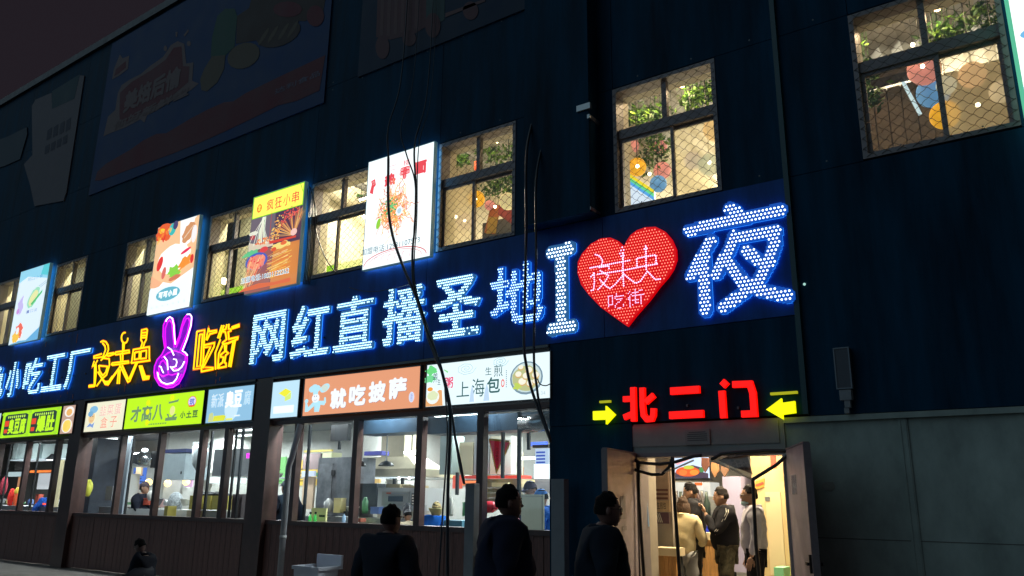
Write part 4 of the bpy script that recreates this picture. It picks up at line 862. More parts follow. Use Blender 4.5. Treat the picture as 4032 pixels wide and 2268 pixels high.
PK, YL, BL, MT, CR, OR = (.62, .24, .20), (.85, .42, .02), (.12, .30, .55), (.42, .60, .50), (.80, .66, .32), (.85, .45, .10)
for args in ((Zg, 228, 822, 72, 2.2, PK, 'salmon paper lantern at the top left of the lower pane above the heart'), (Zg, 480, 830, 62, 2.6, PK, 'salmon paper lantern beside the middle mullion above the heart'),
    (Zg, 282, 1005, 80, 1.9, YL, 'yellow paper lantern in the lower left pane above the heart'), (Zg, 500, 1035, 75, 2.4, PK, 'lower salmon paper lantern beside the mullion above the heart'),
    (Zg, 465, 1150, 74, 2.0, BL, 'blue paper lantern in the window above the heart'), (Zg, 960, 678, 106, 1.2, OR, 'orange paper lantern at the right edge of the window above the heart'),
    (Zg, 765, 950, 76, .9, (.7, .6, .55), 'white paper lantern behind the hazy pane above the heart'), (Zg, 905, 985, 95, .8, MT, 'mint paper lantern behind the hazy pane above the heart'),
    (Zh, 1310, 880, 200, 1.5, PK, 'large salmon paper lantern behind the mullion of the rightmost window'), (Zh, 1425, 1170, 200, 1.9, BL, 'blue paper lantern in the rightmost window'),
    (Zh, 1570, 1460, 178, 1.3, YL, 'yellow paper lantern low in the rightmost window'), (Zh, 1920, 950, 165, 1.2, (.75, .40, .20), 'apricot paper lantern behind the hazy pane of the rightmost window'),
    (Zh, 2290, 1160, 140, .9, (.75, .6, .4), 'pale peach paper lantern at the right of the rightmost window'), (Zh, 1590, 1080, 120, 1.6, (.5, .58, .52), 'pale grey paper lantern beside the mullion of the rightmost window'),
    (Ze, 455, 838, 86, 1.3, YL, 'yellow paper lantern in the window right of the noodle box'), (Ze, 592, 902, 54, 1.8, PK, 'small pink paper lantern in the window right of the noodle box'),
    (Ze, 775, 862, 90, 1.4, CR, 'cream paper lantern in the window right of the noodle box'), (Ze, 188, 838, 72, .8, CR, 'pale cream paper lantern behind the hazy pane right of the noodle box'),
    (Ze, 335, 1070, 85, .8, (.7, .5, .35), 'peach paper lantern behind the hazy pane right of the noodle box'), (Zf, 540, 815, 72, 1.4, (.6, .45, .25), 'tan paper lantern in the window left of the noodle box')): lantern(*args)
M_leaf = mat('plastic_leaf', (.09, .20, .025), .5, noise=.5, nscale=20); M_leaf2 = mat('plastic_leaf_dark', (.03, .09, .02), .5, noise=.4, nscale=20)
def plant(f, spots_, Y, label, n=70, r=.2, m=None):
    c0 = f(spots_[0][0], spots_[0][1], Y); t = thing('hanging_plant', label, 'plant', c0, 'hanging plants upstairs')
    b = MB(); st = MB()
    for a, b_ in spots_:
        c = f(a, b_, Y); st.tube([(c[0], c[1], c[2]), (c[0]+.02, c[1]+.05, 8.25)], .004, 4)
        for i in range(n):
            d = rng.normal(size=3)*np.array([r, r*.8, r*.7])*.6; p = c+d; u = rng.normal(size=3); u /= np.linalg.norm(u); v = np.cross(u, rng.normal(size=3)); v /= np.linalg.norm(v); L = random.uniform(.035, .075); W__ = L*.42
            b.add([p-u*L, p+v*W__-u*L*.1, p+u*L, p-v*W__-u*L*.1], [(0, 1, 2, 3)], random.choice([m or M_leaf, M_leaf, M_leaf2]))
            if i % 7 == 0: st.tube([tuple(c), tuple(p)], .003, 3)
    stuff(b.build('leaves', None, t)); stuff(st.build('stems', M_leaf2, t))
plant(Ze, [(300, 410), (330, 440), (270, 460)], 1.6, 'small leafy plant below the left spot right of the noodle box', 45, .12); plant(Ze, [(560, 360), (610, 380), (700, 420), (820, 330), (780, 400)], 2.0, 'leafy garland in the upper right pane right of the noodle box', 45, .2)
plant(Ze, [(600, 680), (700, 660), (780, 720), (620, 760), (740, 600)], 2.6, 'green leaves in the lower pane right of the noodle box', 60, .28)
plant(Zg, [(210, 540), (290, 545), (390, 540), (470, 520), (150, 640)], 1.7, 'leafy garland in the upper left pane above the heart', 42, .16); plant(Zg, [(720, 430), (800, 350), (880, 330), (930, 300), (830, 420)], 1.5, 'bushy plant in the upper right pane above the heart', 55, .2)
plant(Zg, [(350, 740), (400, 820), (330, 880), (420, 950), (300, 760)], 2.9, 'hanging green leaves behind the lanterns above the heart', 70, .28)
plant(Zh, [(480, 740), (560, 960), (600, 1190), (650, 1260), (560, 1300)], 1.2, 'green plant along the left frame of the rightmost window', 45, .15); plant(Zh, [(1480, 450), (1620, 390), (1720, 400), (1900, 200)], 1.3, 'lime green leaves in the upper right pane of the rightmost window', 45, .16)
plant(Zf, [(330, 620), (430, 600), (520, 590)], 2.0, 'green leaves in the window left of the noodle box', 50, .2)
# rightmost window: dark beam, slatted wall and light strip; red lantern; hanging sign pictures
b = MB(); p, q = Zh(500, 1060, 2.6), Zh(1350, 690, 2.6); b.box(p[0]-.6, q[0]+.1, 2.6, 2.9, p[2], q[2]+.1); tag(b.build('ceiling_beam', mat('dark_beam', (.06, .045, .04), .6)), 'dark brown beam across the rightmost window', 'beam')
b = MB(); p, q = Zh(1040, 1035, 3.0), Zh(1260, 1449, 3.0); b.tube([p, p+(q-p)*.5, q], .03, 6); tag(b.build('light_tube', lit(200, 225, 230, .9)), 'pale slanting light tube in the rightmost window', 'light strip')
b = MB(); base = Zh(520, 1449, 3.4)
for i in range(16): b.box(base[0]-.6+i*.2, base[0]-.6+i*.2+.185, 3.4, 3.45, 4.86, 8.0)
b.box(base[0]-.7, base[0]+2.6, 3.46, 3.5, 4.86, 8.0)
tag(stuff(b.build('slatted_screen', mat('grey_brown_slat', (.20, .15, .11), .6, noise=.2))), 'grey brown slatted screen inside the rightmost window', 'screen')
b = MB(); p = Ze(460, 500, 1.6); b.lathe(p, [(.02, -.1), (.05, -.08), (.055, .08), (.02, .1)], 10); tag(b.build('red_lantern', mat('red_paper', (.7, .08, .03), .6, emit=(.8, .12, .03), es=.5), None, True), 'little red lantern beside the mullion right of the noodle box', 'lantern')
t = thing('menu_board', 'slanted lit menu board in rainbow colours in the window above the heart', 'menu board', Zg(300, 1250, 1.0))
b = MB(); q = [Zg(*c, 1.0) for c in ((160, 1030), (430, 1215), (430, 1330), (160, 1400))]; qq = [(v[0], v[2]) for v in q]
b.prism(qq, 1.0, 1.05, lit(225, 240, 255, 1.0)); b.build('face', None, t)
b = MB()
for k, c_ in enumerate((lit(250, 225, 40), lit(110, 225, 150), lit(90, 170, 235))):
    o_ = 30*k; b.flat([tuple(Zg(a, z_, 1.0)[[0, 2]]) for a, z_ in ((160, 1025+o_), (430, 1205+o_), (430, 1235+o_), (160, 1055+o_))], .994-.001*k, c_)
stuff(b.build('printed_picture', None, t))
b = MB(); p, q = Ze(515, 1215, 1.8), Ze(700, 980, 1.8)
b.box(p[0], q[0]+.35, 1.8, 1.84, p[2]-.1, q[2]-.12, mat('poster_grey', (.16, .16, .17), .6)); b.flat([(p[0]+.05, p[2]+.05), (p[0]+.3, p[2]-.02), (p[0]+.42, p[2]+.5), (p[0]+.2, p[2]+.62)], 1.795, mat('poster_orange', (.65, .22, .08), .6)); b.flat([(p[0]+.35, p[2]+.35), (p[0]+.8, p[2]+.0), (p[0]+.9, p[2]+.2), (p[0]+.4, p[2]+.62)], 1.793, mat('poster_red', (.45, .08, .08), .6)); b.flat([(p[0]+.1, p[2]+.02), (p[0]+.32, p[2]-.0), (p[0]+.36, p[2]+.3), (p[0]+.14, p[2]+.34)], 1.791, mat('poster_yellow', (.62, .42, .1), .6))
tag(b.build('food_poster', None), 'dark poster with orange and red shapes in the window right of the noodle box', 'poster')
# lime light box row seen at the foot of the left windows, orange flare lamp
for f, a0, a1, lb in ((Z(800, 680, 2.683), (95, 1345), (410, 1215), 'lime green strip at the foot of the window left of the skewer box'), (Zf, (210, 1355), (565, 1200), 'lime green strip at the foot of the window left of the noodle box')):
    p, q = f(*a0, .45), f(*a1, .45); b = MB(); b.box(p[0], q[0], .45, .48, 5.40, 5.86); tag(b.build('lime_strip', lit(165, 225, 45, .85)), lb, 'light strip', 'lime strips behind the upper windows')
p = Z(800, 680, 2.683)(220, 1145, .5); t = thing('bare_bulb', 'glaring bare bulb low in the window left of the skewer box', 'lamp', p)
b = MB(); b.ball(p, .07, 12, 8); b.build('bulb', mat('bulb_glare', (1, 1, 1), .3, emit=(1, .78, .45), es=40), t, True); b = MB(); b.tube([(p[0], p[1], p[2]+.05), (p[0], p[1]+.2, 8.2)], .006, 4); b.build('cord', M_black, t)
point(p[0], p[1]-.08, p[2], 14, (1, .66, .34), .05, 'lamp_light', t)
# ceiling lamps added to brighten each upstairs room
M_tube = mat('white_tube', (1, 1, 1), .3, emit=(.9, 1.0, .95), es=5); M_tubew = mat('warm_tube', (1, 1, 1), .3, emit=(1, .82, .50), es=16)
def batten(x0, x1, y, z, label, m, group, e=60, c=(1, 1, 1), w_=.06, drop=0, up=0):
    t = thing('batten_lamp', label, 'lamp', ((x0+x1)/2, y, z), group)
    b = MB(); b.box(x0-.03, x1+.03, y-w_/2-.01, y+w_/2+.01, z+.022, z+.06); b.build('housing', M_white, t)
    b = MB(); b.tube([(x0, y, z), (x1, y, z)], .018, 8, cap=True); b.build('tube', m, t, True)
    l = bpy.data.lights.new('lamp_light', 'AREA'); l.shape = 'RECTANGLE'; l.size = x1-x0; l.size_y = .12; l.energy = e; l.color = c; l.spread = math.radians(175)
    o = bpy.data.objects.new('lamp_light', l); C.objects.link(o); o.parent = t; o.location = (0, 0, -.03)
    if up:
        l = bpy.data.lights.new('added_up_light', 'AREA'); l.shape = 'RECTANGLE'; l.size = x1-x0; l.size_y = .12; l.energy = up; l.color = c  # extra upward light, added to brighten the ceiling
        o = bpy.data.objects.new('added_up_light', l); C.objects.link(o); o.parent = t; o.location = (0, 0, .07); o.rotation_euler = (math.pi, 0, 0)
    if drop:
        b = MB(); b.tube([(x0+.1, y, z+.06), (x0+.1, y, z+drop)], .004, 4); b.tube([(x1-.1, y, z+.06), (x1-.1, y, z+drop)], .004, 4); stuff(b.build('hanger', M_black, t))
for i, (x, y) in enumerate(((-1.0, 4.5), (.6, 5.5), (-3.8, 4.6), (-5.0, 6.5), (-7.6, 4.6), (-8.6, 6.5), (-10.9, 1.5))): batten(x-.6, x+.6, y, 7.6, ['over the far side of the rightmost window', 'right of the rightmost window', 'over the window above the heart', 'left of the window above the heart', 'over the window right of the noodle box', 'left of the window right of the noodle box', 'behind the window left of the noodle box'][i].join(('warm hanging tube lamp upstairs ', '')), M_tubew, 'added ceiling tube lamps upstairs', 215, (1, .90, .66), up=140, drop=.6)
for i, x in enumerate((-13.5, -16.8, -20.2, -23.6)): batten(x-.5, x+.5, .62, 7.9, 'added tube lamp close behind the %s of the left upper windows' % ['nearest', 'second', 'third', 'farthest'][i], M_tubew, 'added ceiling tube lamps behind the left upper windows', 62, (1, .95, .68), up=26)

# ------------------------------------------------------------------ people
def skin_mesh(name, pts, edges, rad, mats, parent, sub=1, extra=None, org=None, jit=0.0):
    me = bpy.data.meshes.new(name); me.from_pydata([tuple(p) for p in pts], edges, []); o = bpy.data.objects.new(name, me); C.objects.link(o)
    md = o.modifiers.new('skin', 'SKIN'); sv = me.skin_vertices[0].data
    for i, r in enumerate(rad): sv[i].radius = (r, r) if np.isscalar(r) else r
    sv[0].use_root = True
    md2 = o.modifiers.new('sub', 'SUBSURF'); md2.levels = sub; md2.render_levels = sub
    dg = bpy.context.evaluated_depsgraph_get(); ev = o.evaluated_get(dg); m2 = bpy.data.meshes.new_from_object(ev)
    bpy.data.objects.remove(o); bpy.data.meshes.remove(me)
    b = MB(); V = [tuple(v.co) for v in m2.vertices]
    if jit:
        cl = np.array(V); k = jit*(np.sin(cl[:, 2]*37+cl[:, 0]*21)+np.sin(cl[:, 1]*43-cl[:, 2]*29)*.7); nn = np.array([tuple(v.normal) for v in m2.vertices]); V = [tuple(q) for q in cl+nn*k[:, None]]
    b.add(V, [tuple(q.vertices) for q in m2.polygons], mats); bpy.data.meshes.remove(m2)
    if extra: extra(b)
    ob = b.build(name, None, parent, True); return ob
def person(label, loc, rz, H=1.72, top=(.02, .02, .025), leg=(.02, .02, .025), skin=(.42, .24, .16), hair=(.006, .005, .005), R=None, L=None, lean=0.0, fat=1.0, head=(0, 0), acc=(), long_hair=False, cap=None, half=False, topmat=None, legmat=None, fold=.006, shoe=(.03, .03, .03), group=None, stride=0.0, hood=False):
    """Local frame: x to the person's right, y forward, z up; arms given as (elbow, wrist)."""
    k = H/1.72; t = thing('person', label, 'person', (0, 0, 0), group)
    R = R or ((.30, -.02, 1.14), (.30, .08, .90)); L = L or ((-.30, -.02, 1.14), (-.30, .08, .90))
    def ln(p): return (p[0]*k, (p[1]+lean*max(0, p[2]-.95))*k, p[2]*k)
    pel, wai, che, nek = (0, 0, .94), (0, .0, 1.10), (0, -.005, 1.28), (0, -.012, 1.44); hb = (0, .005, 1.53)
    sh = {1: (.175, -.01, 1.395), -1: (-.175, -.01, 1.395)}
    hip = {s_: (.09*s_, 0, .88) for s_ in (1, -1)}; kne = {s_: (.10*s_, .03+stride*s_*.5, .48) for s_ in (1, -1)}; ank = {s_: (.10*s_, -.02+stride*s_, .09) for s_ in (1, -1)}
    ms = mat('skin', skin, .55); mt = topmat or mat('cloth', top, .9, spec=.12, noise=.12, nscale=9, bump=.2); ml = legmat or mat('trouser_cloth', leg, .9, spec=.12, noise=.12, nscale=9, bump=.2)
    hc = np.array(ln((0, .03, 1.605))); hy, hp_ = head
    Rh = np.array(Matrix.Rotation(hy, 3, 'Z') @ Matrix.Rotation(hp_, 3, 'X'))
    def hx_(p): return tuple(hc+Rh@(np.array(p)*k))
    def headpart(b):
        o0 = len(b.v); b.ball((0, 0, 0), 1, 22, 16, ms)
        for i in range(o0, len(b.v)):
            x, y, z = b.v[i]; zz = z*.118; yy = y*.098; xx = x*.077
            if z < 0: xx *= 1-.26*(-z)**1.5; yy = yy*(1+.5*z*z) if y > 0 else yy*(1-.35*(-z))
            if y > .3 and z < -.55: yy += .006
            if y > .75 and abs(x) < .75 and -.02 < z < .25: yy -= .007*(1 if abs(x) > .15 else .3)     # eye hollows
            b.v[i] = hx_((xx, yy, zz))
        def blob(c, r, n=8, m_=None): 
            o1 = len(b.v); b.ball((0, 0, 0), 1, n, 6, m_ or ms)
            for i in range(o1, len(b.v)):
                q = b.v[i]; b.v[i] = hx_((c[0]+q[0]*r[0], c[1]+q[1]*r[1], c[2]+q[2]*r[2]))
        blob((0, .098, -.022), (.013, .020, .014)); blob((0, .094, .000), (.009, .012, .026)); blob((0, .064, -.098), (.026, .022, .018))
        for s_ in (1, -1): blob((.077*s_, -.005, -.008), (.010, .020, .031)); blob((.03*s_, .088, .030), (.020, .008, .006), 8)
        lip = mat('lips', tuple(c*.75 for c in skin), .5); blob((0, .091, -.058), (.024, .009, .005), 8, lip); blob((0, .090, -.067), (.019, .009, .006), 8, lip)
        eyw = mat('eye_white', (.5, .48, .45), .3); blk = mat('eye_dark', (.01, .008, .007), .25); brow = mat('eyebrow', hair, .8)
        for s_ in (1, -1):
            blob((.030*s_, .083, .008), (.013, .007, .006), 8, eyw); blob((.030*s_, .0885, .008), (.0055, .003, .0058), 8, blk); blob((.031*s_, .090, .034), (.021, .005, .0045), 8, brow)
    def hand(b, s_, wr, el):
        w_ = np.array(wr); d = w_-np.array(el); d /= np.linalg.norm(d); up = np.array([0, .3, 1.0]); sd = np.cross(d, up); sd /= np.linalg.norm(sd); nn = np.cross(sd, d)
        c = w_+d*.045*k; o1 = len(b.v); b.ball((0, 0, 0), 1, 8, 6, ms)
        for i in range(o1, len(b.v)):
            q = b.v[i]; b.v[i] = tuple(c+(d*q[0]*.052+nn*q[1]*.040+sd*q[2]*.018)*k)
        for j, (off, ll) in enumerate(((-.027, .070), (-.009, .080), (.009, .074), (.026, .058))):
            p0_ = w_+(d*.075+nn*off)*k; p1_ = p0_+(d*.55*ll+sd*.008*s_)*k; p2_ = p1_+(d*.40*ll+sd*.028*s_)*k; b.tube([tuple(p0_), tuple(p1_), tuple(p2_)], [.0095*k, .0085*k, .0065*k], 6, ms)
        p0_ = w_+(d*.025-nn*.032)*k; p1_ = p0_+(d*.035-nn*.022+sd*.006*s_)*k; p2_ = p1_+(d*.028-nn*.004+sd*.012*s_)*k; b.tube([tuple(p0_), tuple(p1_), tuple(p2_)], [.012*k, .010*k, .008*k], 6, ms)
    els = {1: ln(R[0]), -1: ln(L[0])}; wrs = {1: ln(R[1]), -1: ln(L[1])}
    pts = [ln(pel), ln(wai), ln(che), ln(nek), ln(hb)]; ed = [(0, 1), (1, 2), (2, 3), (3, 4)]; rad = [.12*fat*k, .115*fat*k, .11*k, .075*k, .070*k]
    for s_ in (1, -1):
        o_ = len(pts); pts += [ln(sh[s_]), els[s_], wrs[s_]]; ed += [(2, o_), (o_, o_+1), (o_+1, o_+2)]; rad += [.05*k, .036*k, .026*k]
        if not half: o_ = len(pts); pts += [ln(hip[s_]), ln(kne[s_]), ln(ank[s_])]; ed += [(0, o_), (o_, o_+1), (o_+1, o_+2)]; rad += [.07*k, .05*k, .035*k]
    skin_mesh('body', pts, ed, rad, ms, t, 1, lambda b: (headpart(b), hand(b, 1, wrs[1], els[1]), hand(b, -1, wrs[-1], els[-1])))
    # top
    pts = [ln((0, 0, .88)), ln((0, .01*fat, 1.04)), ln((0, .0, 1.20)), ln((0, -.012, 1.35)), ln((0, -.016, 1.475))]; ed = [(0, 1), (1, 2), (2, 3), (3, 4)]
    rad = [(.185*k, .165*fat*k), (.185*fat*k, .175*fat*k), (.19*k, .17*fat*k), (.185*k, .16*fat**.7*k), (.088*k, .088*k)]
    if hood: pts.append(ln((0, -.075, 1.455))); ed.append((4, 5)); rad.append((.085*k, .07*k))
    for s_ in (1, -1):
        o_ = len(pts); a, e = np.array(ln(sh[s_])), np.array(els[s_]); mid_ = (a+e)/2; w0 = np.array(wrs[s_]); pts += [tuple(a), tuple(mid_), tuple(e), tuple(e+(w0-e)*.9)]; ed += [(3, o_), (o_, o_+1), (o_+1, o_+2), (o_+2, o_+3)]; rad += [.108*k*fat**.5, .090*k*fat**.4, .070*k, .052*k]
    skin_mesh('jacket', pts, ed, rad, mt, t, 2, jit=fold)
    b = MB(); cz = 1.475; b.tube([ln((.075*math.cos(a)*1.12, -.012+.080*math.sin(a)*1.05, cz-.012*math.sin(a))) for a in np.linspace(0, 6.283, 17)], .020*k, 7, mt); b.build('collar', None, t, True)
    if not half:
        pts = [ln((0, 0, .93))]; ed = []; rad = [.125*fat**.6*k]
        for s_ in (1, -1):
            o_ = len(pts); h_, kn, an = [np.array(ln(q)) for q in (hip[s_], kne[s_], ank[s_])]; pts += [tuple(h_), tuple((h_+kn)/2), tuple(kn), tuple((kn+an)/2), tuple(an)]; ed += [(0, o_)]+[(o_+i, o_+i+1) for i in range(4)]; rad += [.108*k, .105*k, .088*k, .080*k, .072*k]
        skin_mesh('trousers', pts, ed, rad, ml, t, 2, jit=fold)
        for s_ in (1, -1):
            a = ln(ank[s_]); b = MB(); b.ball((a[0], a[1]+.055*k, .045), (.048*k, .135*k, .048), 12, 8, mat('shoe', shoe, .5)); b.build('shoe', None, t, True)
    # hair
    b = MB(); mh = mat('hair', hair, .8, spec=.15, noise=.3, nscale=60, bump=.6); b.ball((0, 0, 0), 1, 26, 18, mh); keep = []
    V0 = np.array(b.v)
    for f_ in b.f:
        c = V0[f_].mean(0); hl = (.36+.25*(c[1] > .55)) if c[1] > .35 else (.10 if c[1] > -.15 else (-.62 if long_hair else -.42))
        if c[2] > hl: keep.append(f_)
    b.f = keep; b.m = [0]*len(keep)
    for i, q in enumerate(V0):
        j_ = 1.0+(.055 if q[2] > .3 else .02)*math.sin(i*12.9898); g_ = 1.045+.085*max(0, q[2])
        b.v[i] = hx_((q[0]*.077*g_*j_*1.04, q[1]*.098*g_*j_-.004, q[2]*.118*(g_ if q[2] > 0 else 1.0)*j_+.004))
    if long_hair:
        for a in np.linspace(-2.3, 2.3, 22):
            x_, y_ = .083*math.sin(a), -.092*math.cos(a)
            b.tube([hx_((x_*.9, y_*.9, .03)), hx_((x_*1.08, y_*1.0, -.08)), hx_((x_*.95, y_*.9-.01, -.19))], [.022*k, .024*k, .008*k], 6, mh)
    if cap is None or not long_hair or True: b.build('hair', None, t, True)
    if cap is not None:
        b = MB(); mc = mat('cap', cap, .7); b.ball((0, 0, 0), 1, 20, 14, mc); V0 = np.array(b.v); b.f = [f_ for f_ in b.f if V0[f_].mean(0)[2] > .22]; b.m = [0]*len(b.f)
        for i, q in enumerate(V0): b.v[i] = hx_((q[0]*.092, q[1]*.113, q[2]*.135+.006))
        b.add([hx_(q) for q in ((-.065, .085, .034), (.065, .085, .034), (.05, .165, .026), (-.05, .165, .026), (-.065, .085, .044), (.065, .085, .044), (.05, .165, .034), (-.05, .165, .034))], [(0,3,2,1),(4,5,6,7),(0,1,5,4),(1,2,6,5),(2,3,7,6),(3,0,4,7)], mc)
        b.build('cap', None, t, True)
    if 'glasses' in acc:
        b = MB(); mg_ = mat('glasses_frame', (.01, .01, .01), .3)
        for s_ in (1, -1):
            b.tube([hx_((.032*s_+.024*math.cos(a), .103, .008+.017*math.sin(a))) for a in np.linspace(0, 6.283, 13)], .0022*k, 4, mg_); b.tube([hx_((.056*s_, .102, .012)), hx_((.080*s_, .01, .010))], .002*k, 4, mg_)
        b.tube([hx_((-.008, .104, .012)), hx_((.008, .104, .012))], .002*k, 4, mg_); b.build('glasses', None, t)
    if 'mask' in acc:
        b = MB(); mm = mat('face_mask', (.38, .55, .62), .8); b.ball((0, 0, 0), 1, 14, 10, mm); V0 = np.array(b.v); b.f = [f_ for f_ in b.f if V0[f_].mean(0)[1] > .2]; b.m = [0]*len(b.f)
        for i, q in enumerate(V0): b.v[i] = hx_((q[0]*.064, .03+q[1]*.083, -.088+q[2]*.042))
        b.build('face_mask', None, t, True)
    if 'stripes' in acc:
        b = MB(); mw = mat('white_stripe', (.6, .58, .5), .7)
        for s_ in (1, -1):
            a, e = np.array(ln(sh[s_])), np.array(els[s_]); 
            for dy in (-.012, .014): b.tube([tuple(a+np.array([-.05*s_, dy, .088])*k), tuple(a+np.array([.05*s_, dy, .070])*k), tuple(a+np.array([.088*s_, dy, .01])*k), tuple((a+e)/2+np.array([.072*s_, dy, 0])*k), tuple(e+np.array([.058*s_, dy, .04])*k)], .005*k, 5, mw)
        stuff(b.build('sleeve_stripes', None, t))
    t.location = tuple(map(float, loc)); t.rotation_euler = (0, 0, rz); ORG[t.name] = t.location[:]
    return t
def held(mbuild, name, label, cat, *a): return tag(mbuild.build(name, *a), label, cat)
IN = .12
# rotation: rz=0 looks away from the street (+y); -90 degrees looks to the picture's right (+x)
pp = lambda f, a, b_, Y: f(a, b_, Y)
def stand(f, a, b_, Y, H_top=None):
    p = P(*f(a, b_)) if False else None
Zd1, Zd2 = Z(2340, 1740, 2.744), Z(2780, 1740, 2.744)
def hx(f, a, b_, Y):       # x at depth Y and height of a head top read from the photograph
    p = f(a, b_, Y); return float(p[0]), float(p[2])
camo = mat('camouflage_cloth', (.10, .09, .055), .85, noise=1.0, nscale=13)
x_, z_ = hx(Zd1, 862, 600, 1.35); person('girl in a cream jacket seen from behind in the doorway', (x_+.12, 1.35, IN), math.radians(10), z_-IN, (.80, .66, .38), (.42, .42, .42), skin=(.5, .3, .2), hair=(.05, .03, .02), long_hair=True, R=((.27, .06, 1.10), (.20, .24, 1.06)), L=((-.27, .04, 1.10), (-.18, .22, 1.08)), fat=.95)
x_, z_ = hx(Zd1, 1005, 466, 1.75); person('young man in a black hooded jacket looking down, between the girl and the counter', (x_+.08, 1.75, IN), math.radians(112), z_-IN+.02, (.022, .022, .026), (.05, .045, .042), hood=True, head=(0, -.25), R=((.26, .04, 1.12), (.16, .28, 1.14)), L=((-.24, .08, 1.12), (-.12, .30, 1.16)))
x_, z_ = hx(Zd2, 128, 500, 1.65); person('heavy man in a black striped jumper and camouflage trousers eating from his hand', (x_+.07, 1.65, IN), math.radians(118), z_-IN, (.020, .020, .024), hair=(.012, .009, .008), fat=1.22, legmat=camo, acc=('stripes',), head=(0, -.12), R=((.30, -.02, 1.12), (.28, .06, .88)), L=((-.24, .16, 1.12), (-.07, .26, 1.40)))
x_, z_ = hx(Zd2, 445, 482, 1.05); person('man with glasses, lowered face mask and pale grey jacket by the right door edge', (x_+.05, 1.05, IN), math.radians(115), z_-IN, (.52, .50, .58), (.02, .02, .024), acc=('glasses', 'mask'), head=(.12, 0), R=((.28, -.02, 1.12), (.27, .06, .88)), L=((-.27, 0, 1.12), (-.25, .08, .88)))
# passers-by on the road, backlit
Zs = Z(1344, 1512, 1.9167)
def walker(label, f, a, b_, Y, rz, **kw):
    x_, z_ = hx(f, a, b_, Y); return person(label, (x_, Y, 0.0), rz, z_, **kw)
walker('dark haired man in a round necked top walking away, nearest the white basin', Zs, 365, 925, -4.25, math.radians(8), top=(.020, .024, .036), leg=(.01, .01, .015), skin=(.28, .16, .13), fat=1.3, stride=.16, head=(-.15, -.05))
walker('man in a black padded jacket walking right in front of the pizza boxes', Zs, 1235, 778, -4.0, math.radians(-42), top=(.016, .020, .042), leg=(.01, .01, .015), skin=(.26, .14, .11), fat=1.45, stride=.2, fold=.007, R=((.30, -.06, 1.12), (.29, -.02, .88)), L=((-.30, .06, 1.12), (-.28, .16, .90)))
walker('man with glasses and a dark coat walking right in front of the left door leaf', Zs, 1945, 832, -3.7, math.radians(-52), top=(.016, .022, .034), leg=(.01, .01, .015), skin=(.26, .14, .11), fat=1.35, stride=.2, acc=('glasses',), head=(0, -.05), lean=.05)
# seated figure near the kerb
Zb = Z(0, 1512, 1.91667); x_, z_ = hx(Zb, 1150, 1175, -2.2)
ps = person('hunched person in a dark hooded coat holding a pale food box near the kerb', (x_, -2.2, IN-.56), math.radians(112), z_-IN+.56, top=(.012, .014, .022), leg=(.012, .014, .022), skin=(.22, .15, .13), hood=True, lean=.30, head=(0, -.55), half=True, R=((.22, .14, 1.08), (.08, .40, 1.10)), L=((-.22, .14, 1.08), (-.08, .40, 1.10)))
b = MB(); q = np.array(Zb(1062, 1335, -2.2)); b.hexa([tuple(q+np.array(v)) for v in ((-.07,-.06,-.04),(.07,-.06,-.04),(.07,.06,-.04),(-.07,.06,-.04),(-.09,-.08,.03),(.09,-.08,.03),(.09,.08,.03),(-.09,.08,.03))]); tag(b.build('food_box', mat('white_foam', (.55, .5, .5), .7)), 'pale foam food box in the hands of the hunched person', 'food box')
t = thing('stool', 'low plastic stool under the hunched person', 'stool', (x_, -2.2, IN)); b = MB(); b.box(x_-.16, x_+.16, -2.36, -2.04, IN+.36, IN+.40); b.build('seat', M_black, t)
for dx in (-.13, .13):
    for dy in (-.13, .13): b = MB(); b.box(x_+dx-.015, x_+dx+.015, -2.2+dy-.015, -2.2+dy+.015, IN, IN+.36); b.build('leg', M_black, t)
b = MB(); b.tube([(x_, -2.2, IN+.42), (x_-.22, -2.2+.05, IN+.44), (x_-.40, -2.15, IN+.40), (x_-.42, -2.15, IN+.05)], [.13, .09, .07, .05], 10, mat('trouser_cloth', (.012, .014, .022), .85)); b.build('trousers', None, ps, True)

# ------------------------------------------------------------------ behind the shop windows
def px_box(f, bl, tr, Y, dep, m, mb=None):
    a, c = f(bl[0], bl[1], Y), f(tr[0], tr[1], Y); b = mb or MB(); b.box(a[0], c[0], Y, Y+dep, a[2], c[2], m); return b
def simple(name, label, cat, f, bl, tr, Y, dep, m, group=None): return tag(px_box(f, bl, tr, Y, dep, m).build(name, None), label, cat, group)
# tube lamps that light the kitchens
for i, (x, y, z) in enumerate(((-7.0, 1.8, 3.2), (-9.6, 2.6, 3.2), (-11.4, 3.6, 3.2), (-14.0, 1.9, 3.2), (-16.2, 2.9, 3.2), (-18.0, 4.0, 3.2), (-20.5, 2.0, 3.2), (-23.0, 3.0, 3.2), (-26.0, 2.4, 3.2))):
    batten(x-.6, x+.6, y, z, 'white ceiling tube lamp deep in the kitchen, number %s from the doorway' % ['one', 'two', 'three', 'four', 'five', 'six', 'seven', 'eight', 'nine'][i], M_tube, 'tube lamps on the kitchen ceiling', 125, (.93, 1, .98))
for i, x in enumerate((-7.4, -9.4, -11.2, -13.6, -15.6, -17.4, -20.6, -23.4)):  # front row of lamps added to brighten the street side of the kitchens
    batten(x-.4, x+.4, .44, 3.2, 'added white tube lamp close behind the shop glass, %s from the doorway' % ['first', 'second', 'third', 'fourth', 'fifth', 'sixth', 'seventh', 'eighth'][i], M_tube, 'added tube lamps close behind the shop glass', 42, (.95, 1, .96))
